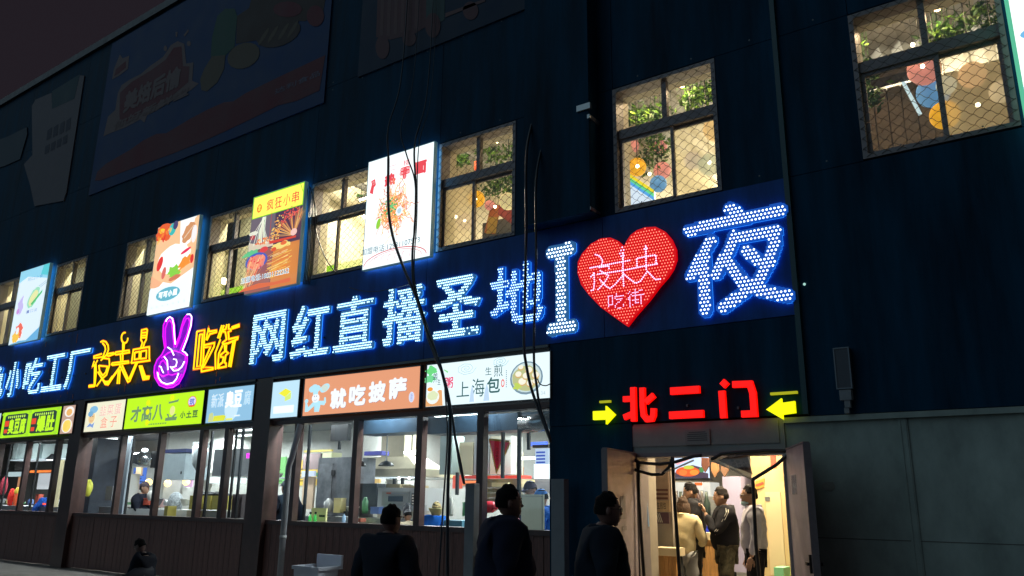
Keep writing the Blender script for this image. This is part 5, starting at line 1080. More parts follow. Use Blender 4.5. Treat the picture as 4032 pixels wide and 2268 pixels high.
# bay with the ovens
simple('bulkhead', 'dark navy bulkhead across the top of the pizza kitchen', 'bulkhead', z4, (985, 250), (1690, 40), .55, .5, mat('navy_bulkhead', (.02, .05, .09), .5, noise=.2))
b = MB(); px_box(z3, (0, 180), (1250, -60), .5, .45, mat('navy_bulkhead', (.02, .05, .09), .5, noise=.2), b); tag(b.build('bulkhead'), 'dark navy bulkhead above the pennant', 'bulkhead')
t = thing('range_hood', 'pale stainless range hood over the oven', 'range hood', z4(1330, 700, 1.9))
a, c = z4(1000, 702, 1.9), z4(1650, 612, 1.9); b = MB(); b.box(a[0], c[0], 1.9, 2.7, a[2], c[2]); M_hood = mat('hood_steel', (.62, .55, .40), .35, metal=.3, noise=.08); b.build('lip', M_hood, t)
a2, c2 = z4(1090, 612, 2.2), z4(1590, 482, 2.2); b = MB(); b.hexa([(a[0], 1.9, c[2]+.001), (c[0], 1.9, c[2]+.001), (c[0], 2.7, c[2]+.001), (a[0], 2.7, c[2]+.001), (a2[0], 2.2, c2[2]), (c2[0]-.1, 2.2, c2[2]), (c2[0]-.1, 2.7, c2[2]), (a2[0], 2.7, c2[2])]); b.build('canopy', M_hood, t)
b = MB(); b.box(a2[0]+.3, c2[0]-.3, 2.3, 2.7, c2[2]+.001, 3.349); b.build('duct', M_hood, t)
t = thing('pizza_oven', 'white deck oven with a small dark window and a red handled bar', 'oven', z4(1430, 1060, 1.2))
a, c = z4(1215, 1062, 1.2), z4(1648, 822, 1.2); b = MB(); b.box(a[0], c[0], 1.2, 1.9, a[2], c[2]); b.build('housing', M_white, t)
def onf(f, bl, tr, Y, dep, m, name, par): px_box(f, bl, tr, Y, dep, m).build(name, None, par)
onf(z4, (1262, 1010), (1558, 862), 1.18, .018, mat('oven_door_steel', (.5, .48, .44), .3, metal=.5), 'door', t); onf(z4, (1332, 968), (1492, 912), 1.172, .007, mat('oven_glass', (.03, .04, .06), .1), 'door_window', t)
onf(z4, (1320, 885), (1522, 876), 1.15, .02, M_steel, 'handle', t); onf(z4, (1315, 887), (1362, 872), 1.145, .02, mat('orange_grip', (.7, .12, .03), .5), 'grip', t); onf(z4, (1582, 1010), (1624, 880), 1.188, .01, M_black, 'control_panel', t)
b = MB()
for i in range(4): px_box(z4, (1590, 1000-30*i), (1612, 985-30*i), 1.18, .006, mat('control_mark', (.5, .45, .4), .5, emit=(.5, .4, .3), es=.4), b)
stuff(b.build('control_marks', None, t)); a, c = z4(1215, 1062, 1.2), z4(1648, 822, 1.2)
t2 = thing('oven_stand', 'pale steel stand below the deck oven', 'stand', (a[0], 1.2, IN)); b = MB(); b.box(a[0], c[0], 1.21, 1.9, IN, a[2]-.01); b.build('cabinet', mat('cabinet_cream', (.55, .5, .4), .5), t2)
for i, (u0, u1, v0, v1) in enumerate(((1312, 1460, 818, 782), (1490, 1648, 820, 795))): simple('pizza_box_stack', ['left', 'right'][i]+' flat stack of cardboard trays on top of the deck oven', 'cardboard box', z4, (u0, v0), (u1, v1), 1.3, .3, M_card, 'card trays on the oven')
simple('steel_cabinet', 'dark glass fronted steel cabinet left of the deck oven', 'cabinet', z4, (985, 1060), (1215, 775), 1.25, .6, M_steeld)
t = thing('cooler', 'tall grey steel cabinet with stains behind the spray bottles', 'cabinet', z4(740, 1190, 1.1)); a, c = z4(540, 1190, 1.1), z4(950, 490, 1.1); b = MB(); b.box(a[0], c[0], 1.1, 1.7, IN, c[2]); b.build('housing', mat('stained_steel', (.16, .17, .19), .45, metal=.4, noise=.5, nscale=3), t)
onf(z4, (560, 1050), (740, 560), 1.085, .014, mat('stained_steel_door', (.20, .21, .23), .4, metal=.4, noise=.5, nscale=4), 'door', t); onf(z4, (720, 690), (760, 630), 1.07, .014, M_black, 'lock', t)
simple('monitor', 'black monitor hung from the kitchen ceiling behind the pizza shop window', 'monitor', z4, (712, 320), (905, 135), .7, .08, M_black)
for i, (x, y, r_) in enumerate(((1312, 575, 95), (1050, 578, 60))):
    p = z4(x, y, .9); t = thing('pendant_lamp', ['large', 'small'][i]+' black dish pendant lamp in the pizza kitchen', 'pendant lamp', p, 'black dish pendants'); q = r_/2.733*12/FPX
    b = MB(); b.lathe(p, [(q, -.02), (q*.97, .0), (q*.6, .045), (q*.15, .07)], 18); b.build('shade', M_black, t, True); b = MB(); b.tube([(p[0], p[1], p[2]+.07), (p[0], p[1], 3.35)], .012, 6); b.build('stem', M_white, t)
t = thing('hanging_tube_lamp', 'glaring short white tube lamp at the right of the pizza kitchen', 'lamp', z4(1582, 442, 1.0)); p, q = z4(1515, 442, 1.0), z4(1650, 440, 1.0); b = MB(); b.tube([p, q], .032, 8); b.build('tube', mat('tube_glare', (1, 1, 1), .3, emit=(.9, 1, .9), es=7), t, True); b = MB(); b.tube([z4(1588, 430, 1.0), (z4(1588, 430, 1.0)[0], 1.0, 3.35)], .01, 5); b.build('stem', M_black, t)
b = MB(); M_strip = mat('led_strip', (1, 1, 1), .3, emit=(.8, .95, 1), es=3)
t = thing('led_strip', 'thin white lamp strip with bright bulbs under the range hood', 'lamp', z4(1300, 712, 1.85)); p, q = z4(1040, 715, 1.85), z4(1680, 708, 1.85); b.box(p[0], q[0], 1.85, 1.87, p[2]-.01, p[2]+.012); b.build('strip', mat('led_strip_soft', (1, 1, 1), .3, emit=(.8, .95, 1), es=.9), t)
for a in (1450, 1560, 1640): b = MB(); b.ball(z4(a, 718, 1.8), .026, 10, 6); b.build('bulb', mat('bulb_white', (1, 1, 1), .3, emit=(.95, 1, 1), es=6), t, True)
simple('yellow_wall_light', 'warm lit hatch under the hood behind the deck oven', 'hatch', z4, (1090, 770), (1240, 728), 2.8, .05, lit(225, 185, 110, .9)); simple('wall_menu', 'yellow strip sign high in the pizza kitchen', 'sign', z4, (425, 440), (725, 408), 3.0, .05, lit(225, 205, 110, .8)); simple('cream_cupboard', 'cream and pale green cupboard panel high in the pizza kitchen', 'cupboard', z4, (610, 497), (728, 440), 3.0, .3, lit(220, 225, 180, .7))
simple('blue_shelf', 'blue striped shelf hanging behind the pendant lamps', 'shelf', z4, (1075, 475), (1265, 425), 1.6, .2, mat('blue_paint', (.06, .06, .35), .5)); simple('wall_board', 'pale blue white panel at the left of the pizza kitchen', 'panel', z4, (405, 700), (545, 640), 2.2, .04, lit(205, 215, 240, .7)); simple('wall_board', 'tan wall panel at the left of the pizza kitchen', 'panel', z4, (395, 1050), (540, 705), 2.25, .05, mat('tan_panel', (.50, .36, .25), .6)); simple('mauve_board', 'mauve brown board high in the pizza kitchen', 'board', z4, (410, 625), (610, 450), 2.3, .05, mat('mauve_board', (.20, .14, .14), .6))
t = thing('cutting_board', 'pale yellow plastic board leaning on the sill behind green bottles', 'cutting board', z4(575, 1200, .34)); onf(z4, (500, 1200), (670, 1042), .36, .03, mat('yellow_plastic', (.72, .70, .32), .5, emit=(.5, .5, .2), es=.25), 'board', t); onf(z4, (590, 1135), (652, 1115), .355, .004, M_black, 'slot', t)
def bottle(f, a, b0, b1, Y, col, label, spray=True, group='bottles on the kitchen sill'):
    p, q = f(a, b0, Y), f(a, b1, Y); h = q[2]-p[2]; t = thing('spray_bottle', label, 'bottle', p, group); r = h*.16
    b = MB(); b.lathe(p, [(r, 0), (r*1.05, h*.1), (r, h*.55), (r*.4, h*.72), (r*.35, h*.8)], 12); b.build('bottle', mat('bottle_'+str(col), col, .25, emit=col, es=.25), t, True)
    b = MB(); b.box(p[0]-r*.5, p[0]+r*.9, p[1]-r*.25, p[1]+r*.25, p[2]+h*.801, p[2]+h); b.build('nozzle', M_black, t)
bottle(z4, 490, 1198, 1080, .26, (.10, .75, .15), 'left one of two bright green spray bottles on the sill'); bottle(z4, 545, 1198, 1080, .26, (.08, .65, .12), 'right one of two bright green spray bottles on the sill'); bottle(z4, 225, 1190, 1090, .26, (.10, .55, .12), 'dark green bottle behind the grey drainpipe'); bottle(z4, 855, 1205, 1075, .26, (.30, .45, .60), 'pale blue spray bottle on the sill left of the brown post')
simple('tray', 'shallow white trays on the sill beside the pale blue bottle', 'tray', z4, (745, 1200), (905, 1135), .34, .25, mat('tray_white', (.45, .45, .42), .5)); 
simple('red_tin', 'small red and green packet on the sill right of the brown post', 'packet', z4, (975, 1190), (1040, 1150), .3, .12, mat('packet_red', (.35, .10, .06), .5))
# crates and dark stacks of cartons
for i in range(5):
    for j in range(2): simple('carton', ['lowest', 'second', 'third', 'fourth', 'topmost'][i]+[' brown carton', ' tan carton'][j]+' of the stack behind the walking man', 'carton', z3, (445+155*j+8*(i % 2), 930-52*i), (590+250*j-8*(i % 2), 886-52*i), 1.5+.05*(i % 2), .4, mat('carton_'+'ab'[j], ((.14, .11, .08), (.42, .34, .18))[j], .8, noise=.1), 'cartons stacked behind the walking man')
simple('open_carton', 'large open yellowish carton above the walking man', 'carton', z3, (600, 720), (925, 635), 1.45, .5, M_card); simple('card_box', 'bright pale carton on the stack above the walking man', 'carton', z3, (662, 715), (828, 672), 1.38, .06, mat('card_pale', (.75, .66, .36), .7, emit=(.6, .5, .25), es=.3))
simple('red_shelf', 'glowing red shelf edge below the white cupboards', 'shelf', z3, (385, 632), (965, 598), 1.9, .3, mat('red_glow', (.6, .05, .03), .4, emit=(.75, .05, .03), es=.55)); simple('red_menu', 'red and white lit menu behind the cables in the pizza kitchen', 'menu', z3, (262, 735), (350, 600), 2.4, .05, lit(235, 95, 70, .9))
for i, (u0, u1, c_) in enumerate(((325, 472, (.66, .60, .40)), (478, 640, (.40, .43, .45)), (645, 760, (.66, .63, .48)), (768, 862, (.52, .52, .47)), (128, 262, (.30, .38, .38)))):
    simple('wall_cupboard', ['cream wall cupboard left of the brown post', 'grey wall cupboard crossed by the brown post', 'cream cupboard behind the pennant', 'pale cupboard right of the pennant', 'grey green cupboard behind the cable bundle'][i], 'cupboard', z3, (u0, 590), (u1, 195 if i else 260), 2.2, .35, mat('cupboard_%d' % i, c_, .5), 'wall cupboards in the pizza kitchen')
t = thing('pennant', 'red triangular pennant with a yellow fringe hanging in the window', 'pennant', z3(740, 240, .8)); y_ = .8
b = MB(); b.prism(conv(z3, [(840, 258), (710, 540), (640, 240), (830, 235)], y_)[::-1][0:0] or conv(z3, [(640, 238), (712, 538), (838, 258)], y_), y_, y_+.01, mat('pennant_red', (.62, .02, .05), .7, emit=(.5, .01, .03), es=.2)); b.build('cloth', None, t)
b = MB(); b.stroke(conv(z3, [(640, 236), (706, 558), (838, 262)], y_), .045, y_+.012, y_+.02, mat('pennant_gold', (.75, .45, .08), .7)); b.stroke(conv(z3, [(636, 232), (842, 254)], y_), .03, y_-.004, y_+.009, mat('pennant_gold', (.75, .45, .08), .7)); b.build('fringe', None, t)
b = MB()
for i, ch in enumerate('先进集体'): a, c = z3(704, 345+36*i, y_), z3(732, 315+36*i, y_); text(b, ch, a[0], c[0], a[2], c[2], y_-.002, mat('pennant_ink', (.2, .01, .02), .7))
stuff(b.build('lettering', None, t))
simple('lit_menu_board', 'bright food photo board in the pizza kitchen right of the pennant', 'menu board', z3, (865, 600), (968, 360), 2.6, .05, lit(240, 225, 170, 1.0)); simple('food_photo', 'orange glowing food photo on the bright board', 'photo', z3, (868, 595), (962, 480), 2.58, .01, lit(245, 150, 50, 1.0)); simple('white_lamp_strip', 'glaring white strip lamp left of the blue screen', 'lamp', z3, (950, 440), (1100, 408), 2.3, .05, mat('strip_glare', (1, 1, 1), .3, emit=(.95, 1, 1), es=3))
t = thing('order_screen', 'hanging order screen with blue bars near the doorway end of the kitchen', 'screen', z3(1175, 480, 1.2)); onf(z3, (1078, 320), (1235, 285), 1.19, .1, M_black, 'housing', t); onf(z3, (1105, 485), (1240, 322), 1.22, .05, lit(205, 225, 245, .9), 'face', t)
b = MB()
for i in range(4): px_box(z3, (1115, 375+34*i), (1205, 355+34*i), 1.21, .005, lit(50, 90, 200, .9), b)
stuff(b.build('printed_picture', None, t))
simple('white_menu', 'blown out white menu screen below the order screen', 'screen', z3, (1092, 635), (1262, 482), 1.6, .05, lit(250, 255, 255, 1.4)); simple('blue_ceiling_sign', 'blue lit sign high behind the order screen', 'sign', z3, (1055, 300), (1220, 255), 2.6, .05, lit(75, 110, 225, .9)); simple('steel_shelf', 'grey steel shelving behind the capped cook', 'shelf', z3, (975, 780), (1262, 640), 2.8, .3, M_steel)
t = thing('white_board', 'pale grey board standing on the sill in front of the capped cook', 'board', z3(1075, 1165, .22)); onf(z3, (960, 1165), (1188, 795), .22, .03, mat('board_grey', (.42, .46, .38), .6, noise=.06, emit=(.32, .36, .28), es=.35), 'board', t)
b = MB(); p, q = z3(962, 797, .215), z3(1186, 800, .215); a = z3(1186, 1165, .215); b.box(p[0]+.01, q[0]-.012, .214, .219, q[2]-.022, q[2]-.012); b.box(q[0]-.022, q[0]-.012, .214, .219, a[2], q[2]-.023); b.build('edge_trim', M_steel, t)
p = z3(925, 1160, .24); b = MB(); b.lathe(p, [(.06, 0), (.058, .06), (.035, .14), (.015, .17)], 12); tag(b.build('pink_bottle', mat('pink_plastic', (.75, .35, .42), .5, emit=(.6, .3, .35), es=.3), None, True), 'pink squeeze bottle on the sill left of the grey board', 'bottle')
simple('counter', 'long steel work counter in the pizza kitchen', 'counter', z4, (400, 1225), (1690, 1165), .95, .7, M_steel); simple('blue_tray', 'pale blue lidded tray behind the cable bundle', 'tray', z3, (170, 1125), (358, 1060), .5, .3, mat('blue_tray', (.10, .28, .38), .4)); b = MB(); p = z3(640, 920, 1.0); b.ball(p, (.14, .12, .09), 12, 8, jit=.12); tag(b.build('red_bag', mat('red_bag', (.6, .02, .04), .3), None, True), 'crumpled red plastic bag left of the walking man', 'bag')
p = z3(1180, 65, .42); b = MB(); b.tube([(p[0]-.35, .42, p[2]), (p[0]+.25, .42, p[2])], .13, 16); tag(b.build('steel_duct', mat('duct_shiny', (.55, .58, .6), .22, metal=.9), None, True), 'shiny round steel duct at the top right of the pizza window', 'duct')
for i, (a, b_) in enumerate(((1030, 340), (1038, 300))): pass
for i, (f, a, y0, y1, Y) in enumerate(((z3, 765, 160, 630, .5), (z3, 1032, 135, 340, .7), (z3, 300, 570, 800, .6), (z4, 800, 320, 410, .8), (z4, 1390, 720, 800, 1.6), (z4, 1478, 715, 820, 1.6))):
    p, q = f(a, y1, Y), f(a, y0, Y); b = MB(); b.box(p[0]-.022, p[0]+.022, Y, Y+.04, p[2], q[2]); tag(b.build('hanger_bar', M_black), ['thin black hanging bar crossing the pennant', 'short black bar hanging left of the order screen', 'dark upright bar right of the cable bundle', 'black bar hanging below the kitchen monitor', 'left one of two short black bars over the deck oven', 'right one of two short black bars over the deck oven'][i], 'bar', 'black hanging bars in the pizza kitchen')
cook = dict(half=True, fat=1.05)
def worker(label, f, a, b_, Y, rz, **kw):
    x_, z_ = hx(f, a, b_, Y); kw = dict(cook, **kw); return person(label, (x_, Y, IN), rz, z_-IN, group=None, **kw)
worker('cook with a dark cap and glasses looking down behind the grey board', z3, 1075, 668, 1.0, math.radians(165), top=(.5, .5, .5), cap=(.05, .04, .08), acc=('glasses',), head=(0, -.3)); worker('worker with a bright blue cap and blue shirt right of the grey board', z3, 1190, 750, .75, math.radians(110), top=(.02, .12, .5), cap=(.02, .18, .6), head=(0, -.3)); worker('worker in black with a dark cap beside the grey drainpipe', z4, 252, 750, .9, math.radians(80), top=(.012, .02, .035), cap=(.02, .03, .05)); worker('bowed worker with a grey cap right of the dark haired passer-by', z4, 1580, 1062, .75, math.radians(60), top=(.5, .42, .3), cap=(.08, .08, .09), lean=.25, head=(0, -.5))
worker('worker with a tan cap and bright blue top behind the cable bundle', z3, 60, 880, 1.0, math.radians(20), top=(.02, .15, .6), cap=(.7, .5, .2), lean=.3)
# middle bay
simple('counter', 'white work counter in the middle kitchen', 'counter', z5, (-20, 1240), (1640, 1170), .75, .7, M_white)
p, q = z5(200, 485, 1.6), z5(440, 490, 1.6); b = MB(); b.tube([p, q], .17, 18); tag(b.build('steel_duct', mat('duct_shiny', (.55, .58, .6), .22, metal=.9), None, True), 'round shiny exhaust duct in the middle kitchen', 'duct')
b = MB(); p = z5(365, 370, 1.3); b.ball(p, (.10, .06, .045), 12, 8); tag(b.build('lamp', mat('bulb_white', (1, 1, 1), .3, emit=(.95, 1, 1), es=6), None, True), 'white lamp above the round duct in the middle kitchen', 'lamp')
simple('monitor', 'black monitor right of the round duct in the middle kitchen', 'monitor', z5, (430, 600), (538, 385), 1.4, .08, M_black); simple('menu_screen', 'dark wall screen at the left of the middle kitchen', 'monitor', z6, (1560, 550), (1730, 345), 1.6, .1, M_black)
t = thing('steel_cabinet', 'tall pale blue steel cabinet in the middle kitchen', 'cabinet', z5(740, 760, 1.5)); onf(z5, (590, 755), (900, 412), 1.5, .6, mat('bluish_steel', (.36, .43, .47), .35, metal=.3, noise=.08), 'housing', t); onf(z5, (592, 410), (900, 350), 1.49, .6, mat('navy_top', (.02, .03, .12), .4), 'cornice', t); onf(z5, (822, 680), (836, 645), 1.485, .014, M_black, 'handle', t)
p = z5(1070, 660, 1.0); b = MB(); b.lathe(p, [(.05, 0), (.16, .16), (.19, .34), (.19, .62)], 20); tag(b.build('funnel_hopper', mat('clear_hopper', (.45, .5, .52), .15, metal=.3), None, True), 'pale funnel shaped hopper in the middle kitchen', 'hopper')
t = thing('extractor_box', 'dark grey extractor box hanging at the right of the middle kitchen', 'extractor', z5(1400, 700, 1.0)); onf(z5, (1232, 705), (1600, 350), 1.0, .8, mat('extractor_grey', (.07, .075, .08), .5, noise=.2), 'housing', t); onf(z5, (1232, 715), (1605, 706), .98, .8, M_steel, 'lip', t)
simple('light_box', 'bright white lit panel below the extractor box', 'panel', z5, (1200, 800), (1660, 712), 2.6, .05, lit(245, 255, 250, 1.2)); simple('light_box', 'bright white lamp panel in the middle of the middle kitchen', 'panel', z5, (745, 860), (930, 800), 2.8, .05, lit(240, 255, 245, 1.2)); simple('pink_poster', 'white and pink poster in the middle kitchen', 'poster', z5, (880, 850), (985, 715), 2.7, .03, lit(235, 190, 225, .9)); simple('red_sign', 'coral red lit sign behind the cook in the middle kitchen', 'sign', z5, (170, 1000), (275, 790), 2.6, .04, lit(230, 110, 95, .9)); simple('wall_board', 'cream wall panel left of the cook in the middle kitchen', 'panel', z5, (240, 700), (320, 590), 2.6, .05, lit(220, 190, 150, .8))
for i, (a, b_) in enumerate(((415, 785), (660, 800), (900, 780))):
    p = z5(a, b_, 2.2); b = MB(); b.ball(p, .085, 12, 8); tag(b.build('globe_lamp', mat('amber_globe', (1, .7, .3), .3, emit=(1, .66, .22), es=3.2), None, True), ['left', 'middle', 'right'][i]+' amber globe lamp of three in the middle kitchen', 'lamp', 'amber globe lamps')
for i, (u0, u1) in enumerate(((930, 1100), (1120, 1220), (1225, 1345))): simple('storage_bin', ['leftmost', 'middle', 'rightmost'][i]+' olive yellow bin of the row below the extractor box', 'bin', z5, (u0, 1140), (u1, 960), .6, .4, mat('olive_bin', (.42, .36, .08), .6, noise=.1), 'olive bins')
b = MB(); p = z5(1140, 945, .65)
for i in range(9): b.ball((p[0]-.35+.09*i, .75, p[2]+.01*math.sin(i*2)), (.08, .1, .05), 8, 6, jit=.15)
tag(stuff(b.build('black_liners', M_black, None, True)), 'black bag liners along the top of the olive bins', 'bin liners')
for i in range(4): simple('slatted_crate', ['leftmost', 'second', 'third', 'rightmost'][i]+' dark slatted panel at the right end of the middle kitchen', 'crate', z5, (1470+42*i, 1270), (1504+42*i, 940), .5, .25, mat('crate_dark', (.10, .085, .09), .7, noise=.2), 'dark slatted crate panels')
b = MB(); p = z5(755, 1060, 1.0); b.ball(p, (.20, .14, .24), 14, 10); tag(b.build('backpack', mat('grey_print_cloth', (.30, .33, .35), .8, noise=.8, nscale=30), None, True), 'grey patterned backpack on the middle kitchen counter', 'backpack')
simple('yellow_post', 'short olive yellow box on the sill of the middle kitchen', 'box', z5, (605, 1225), (665, 1095), .5, .2, mat('olive_bin', (.42, .36, .08), .6, noise=.1)); simple('red_box', 'red and white box behind the olive yellow box', 'box', z5, (555, 1110), (680, 1010), 1.2, .3, mat('box_white_red', (.6, .4, .38), .6)); simple('pail', 'cream pail on the sill left of the olive bins', 'pail', z5, (900, 1235), (990, 1150), .5, .3, mat('pail_cream', (.66, .55, .36), .5))
simple('white_chute', 'pale leaning panel left of the middle kitchen window', 'panel', z5, (60, 1200), (135, 190), .5, .05, mat('pale_sheet', (.34, .40, .46), .5))
simple('magenta_lamp', 'small magenta lit spot at the right edge of the middle kitchen', 'lamp', z5, (1675, 475), (1708, 410), .8, .03, mat('magenta_glow', (.5, .02, .5), .4, emit=(.75, .01, .7), es=1.0))
worker('cook in a black cap and shirt lifting a white cup in the middle kitchen', z5, 350, 790, 1.0, math.radians(-60), top=(.015, .018, .03), cap=(.05, .03, .04), R=((.28, .1, 1.12), (.12, .3, 1.22)), L=((-.26, .14, 1.12), (-.05, .34, 1.25)))
b = MB(); p = z5(440, 960, .85); b.ball(p, (.09, .08, .11), 10, 8, jit=.05); tag(b.build('white_cloth', mat('white_cloth', (.6, .58, .55), .8), None, True), 'white cup held up by the cook in black', 'cup')
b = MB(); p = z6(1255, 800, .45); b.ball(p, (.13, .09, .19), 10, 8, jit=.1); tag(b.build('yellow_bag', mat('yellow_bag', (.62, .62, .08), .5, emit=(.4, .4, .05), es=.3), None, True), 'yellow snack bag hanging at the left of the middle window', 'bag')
simple('dark_cabinet', 'dark tall cabinet filling the left of the middle window', 'cabinet', z6, (1180, 1160), (1400, 90), .7, .8, mat('navy_cabinet', (.03, .04, .06), .4, noise=.3)); simple('white_fridge', 'white fridge with a dark strip in the middle kitchen', 'fridge', z6, (1430, 1020), (1670, 590), 1.4, .6, M_white); simple('grey_chair_back', 'grey mesh chair back in front of the white fridge', 'chair', z6, (1490, 980), (1610, 775), .8, .06, mat('mesh_grey', (.14, .14, .15), .8)); simple('steel_sink', 'pale steel sink below the grey mesh chair', 'sink', z6, (1400, 1180), (1620, 1075), .5, .4, M_steel)
# left bay
simple('counter', 'pale work counter in the left kitchen', 'counter', z6, (-400, 1135), (820, 1075), .6, .6, M_steel)
for i, (u0, u1) in enumerate(((165, 260), (270, 395), (450, 560), (590, 830))): simple('range_hood', ['leftmost', 'second', 'third', 'rightmost and widest'][i]+' pale blue white hood panel in the left kitchen', 'hood', z6, (u0, 385), (u1, 165), 1.2+.05*i, .5, mat('hood_pale', (.42, .50, .50), .4, noise=.06), 'pale hood panels in the left kitchen')
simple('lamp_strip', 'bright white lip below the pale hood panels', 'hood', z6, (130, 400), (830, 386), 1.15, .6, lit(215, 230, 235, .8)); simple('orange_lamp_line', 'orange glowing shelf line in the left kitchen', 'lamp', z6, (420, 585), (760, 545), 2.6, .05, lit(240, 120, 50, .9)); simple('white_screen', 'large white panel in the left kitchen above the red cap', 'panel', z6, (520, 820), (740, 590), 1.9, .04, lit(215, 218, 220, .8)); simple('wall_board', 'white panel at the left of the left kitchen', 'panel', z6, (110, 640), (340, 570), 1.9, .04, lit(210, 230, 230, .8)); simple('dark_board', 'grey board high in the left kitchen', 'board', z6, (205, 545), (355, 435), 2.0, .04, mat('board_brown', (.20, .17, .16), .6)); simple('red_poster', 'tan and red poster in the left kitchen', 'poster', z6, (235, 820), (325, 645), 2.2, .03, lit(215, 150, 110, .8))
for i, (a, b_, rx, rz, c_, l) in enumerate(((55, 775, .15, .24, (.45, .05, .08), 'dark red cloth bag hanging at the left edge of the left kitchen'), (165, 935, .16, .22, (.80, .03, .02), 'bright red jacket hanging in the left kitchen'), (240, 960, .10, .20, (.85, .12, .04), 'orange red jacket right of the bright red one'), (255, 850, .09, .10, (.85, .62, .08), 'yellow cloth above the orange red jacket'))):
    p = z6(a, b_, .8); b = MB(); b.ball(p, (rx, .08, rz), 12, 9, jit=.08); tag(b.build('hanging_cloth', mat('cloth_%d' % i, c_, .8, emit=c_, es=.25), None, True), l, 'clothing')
p = z6(745, 395, .9); b = MB(); b.lathe(p, [(.17, 0), (.15, .02), (.04, .14)], 16); tag(b.build('cone_lamp', M_black, None, True), 'black cone lamp shade in the left kitchen', 'pendant lamp'); b = MB(); b.lathe((p[0], p[1], p[2]-.02), [(.13, 0), (.13, .015)], 14); tag(b.build('lamp', mat('lamp_face', (1, 1, 1), .3, emit=(.9, .95, 1), es=3)), 'white lamp face under the black cone shade', 'lamp')
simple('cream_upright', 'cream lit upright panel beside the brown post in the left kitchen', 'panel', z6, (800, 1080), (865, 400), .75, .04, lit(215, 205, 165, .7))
worker('worker with a red cap and blue shirt bending over the left kitchen counter', z6, 640, 812, .75, math.radians(-70), top=(.02, .09, .42), cap=(.72, .06, .05), lean=.35, head=(0, -.35))
b = MB(); p = z6(625, 1030, .55); b.box(p[0]-.06, p[0]+.06, .55, .57, p[2]-.02, p[2]+.02); tag(b.build('red_display', mat('red_display', (.6, .05, .03), .3, emit=(1, .08, .03), es=2)), 'small glowing red number display before the red capped worker', 'display')

# ------------------------------------------------------------------ doorway
def leaf(label, h, f_, group='open metal door leaves'):
    h, f_ = np.array(h), np.array(f_); d = f_-h; L_ = np.linalg.norm(d); d /= L_; n_ = np.array([-d[1], d[0]])*.045
    t = thing('door_leaf', label, 'door', (h[0], h[1], IN), group); b = MB()
    def slab(b, s0, s1, z0, z1, o0, o1):
        p, q = h+d*s0, h+d*s1; u = n_/np.linalg.norm(n_); b.hexa([(*(p+u*o0), z0), (*(q+u*o0), z0), (*(q+u*o1), z0), (*(p+u*o1), z0), (*(p+u*o0), z1), (*(q+u*o0), z1), (*(q+u*o1), z1), (*(p+u*o1), z1)])
    slab(b, 0, L_, IN+.01, DZ-.01, 0, .045); b.build('leaf', mat('scuffed_door_steel', (.40, .34, .37), .38, metal=.25, noise=.38, nscale=2.2, bump=.1), t)
    b = MB(); slab(b, L_+.001, L_+.02, IN+.01, DZ-.005, -.012, .057); slab(b, .0, L_, DZ-.009, DZ+.008, -.008, .053); b.build('edge_frame', M_frame, t)
    b = MB(); slab(b, L_-.14, L_-.04, 1.09, 1.12, -.05, -.03); slab(b, L_-.06, L_-.035, 1.02, 1.19, -.029, -.001); slab(b, L_-.14, L_-.04, 1.09, 1.12, .075, .095); slab(b, L_-.06, L_-.035, 1.02, 1.19, .046, .074); b.build('handle', M_black, t)
    return t, slab
t, sl = leaf('left metal door leaf swung out to the street with faded notices', (-4.64, -.03), (-4.46, -1.12))
b = MB(); sl(b, .48, .66, 1.46, 1.72, -.006, -.002) if False else sl(b, .48, .66, 1.46, 1.72, .047, .050); sl(b, .45, .62, 1.33, 1.38, .047, .050); b.build('faded_notice', mat('faded_paper', (.30, .27, .25), .8, noise=.2), t)
t, sl = leaf('right metal door leaf swung out to the street with a black lever handle', (-2.74, -.03), (-2.235, -1.10))
b = MB(); sl(b, .2, .28, 1.0, 1.9, -.004, -.001) if False else sl(b, .3, .6, 1.75, 1.95, -.005, -.002); stuff(b.build('smear', mat('pale_smear', (.5, .5, .5), .5, noise=.5, nscale=12, alpha=.35), t))
# clear PVC strips with black edges
def curtain(label, pts, edges_, Y=-.06):
    q = conv(D, pts, Y); t = thing('plastic_curtain', label, 'plastic curtain', (q[0][0], Y, q[0][1]-1), 'clear plastic door curtains')
    n = 14; b = MB(); q3 = [(x, Y+.05*math.sin(i*1.9), z) for i, (x, z) in enumerate(q)]; c = np.mean(q3, axis=0); b.add([tuple(c)]+q3, [(0, i+1, (i+1) % len(q3)+1) for i in range(len(q3))], M_pvc); b.build('sheet', None, t, True)
    for e in edges_:
        b = MB(); w_ = conv(D, e, Y-.012); w_ = [(x, Y-.012, z) for x, z in w_]; cr = []
        for i in range(len(w_)-1):
            for u in np.linspace(0, 1, 5)[:-1]: cr.append(tuple(np.array(w_[i])*(1-u)+np.array(w_[i+1])*u))
        cr.append(w_[-1]); b.tube(cr, .021, 6); b.build('edge_strip', M_black, t, True)
curtain('left clear plastic door curtain gathered up with a drooping black edge', [(1532, 1141), (1600, 1158), (1690, 1152), (1700, 1160), (1688, 1182), (1665, 1194), (1630, 1188), (1590, 1172)], [[(1530, 1141), (1560, 1162), (1600, 1183), (1640, 1194), (1665, 1193), (1684, 1175), (1692, 1150)], [(1583, 1150), (1610, 1164), (1660, 1168), (1700, 1162), (1745, 1148), (1765, 1146)], [(1692, 1150), (1695, 1230), (1702, 1330), (1710, 1449), (1714, 1560)], [(1606, 1160), (1607, 1250), (1613, 1350), (1620, 1449), (1624, 1560)]])
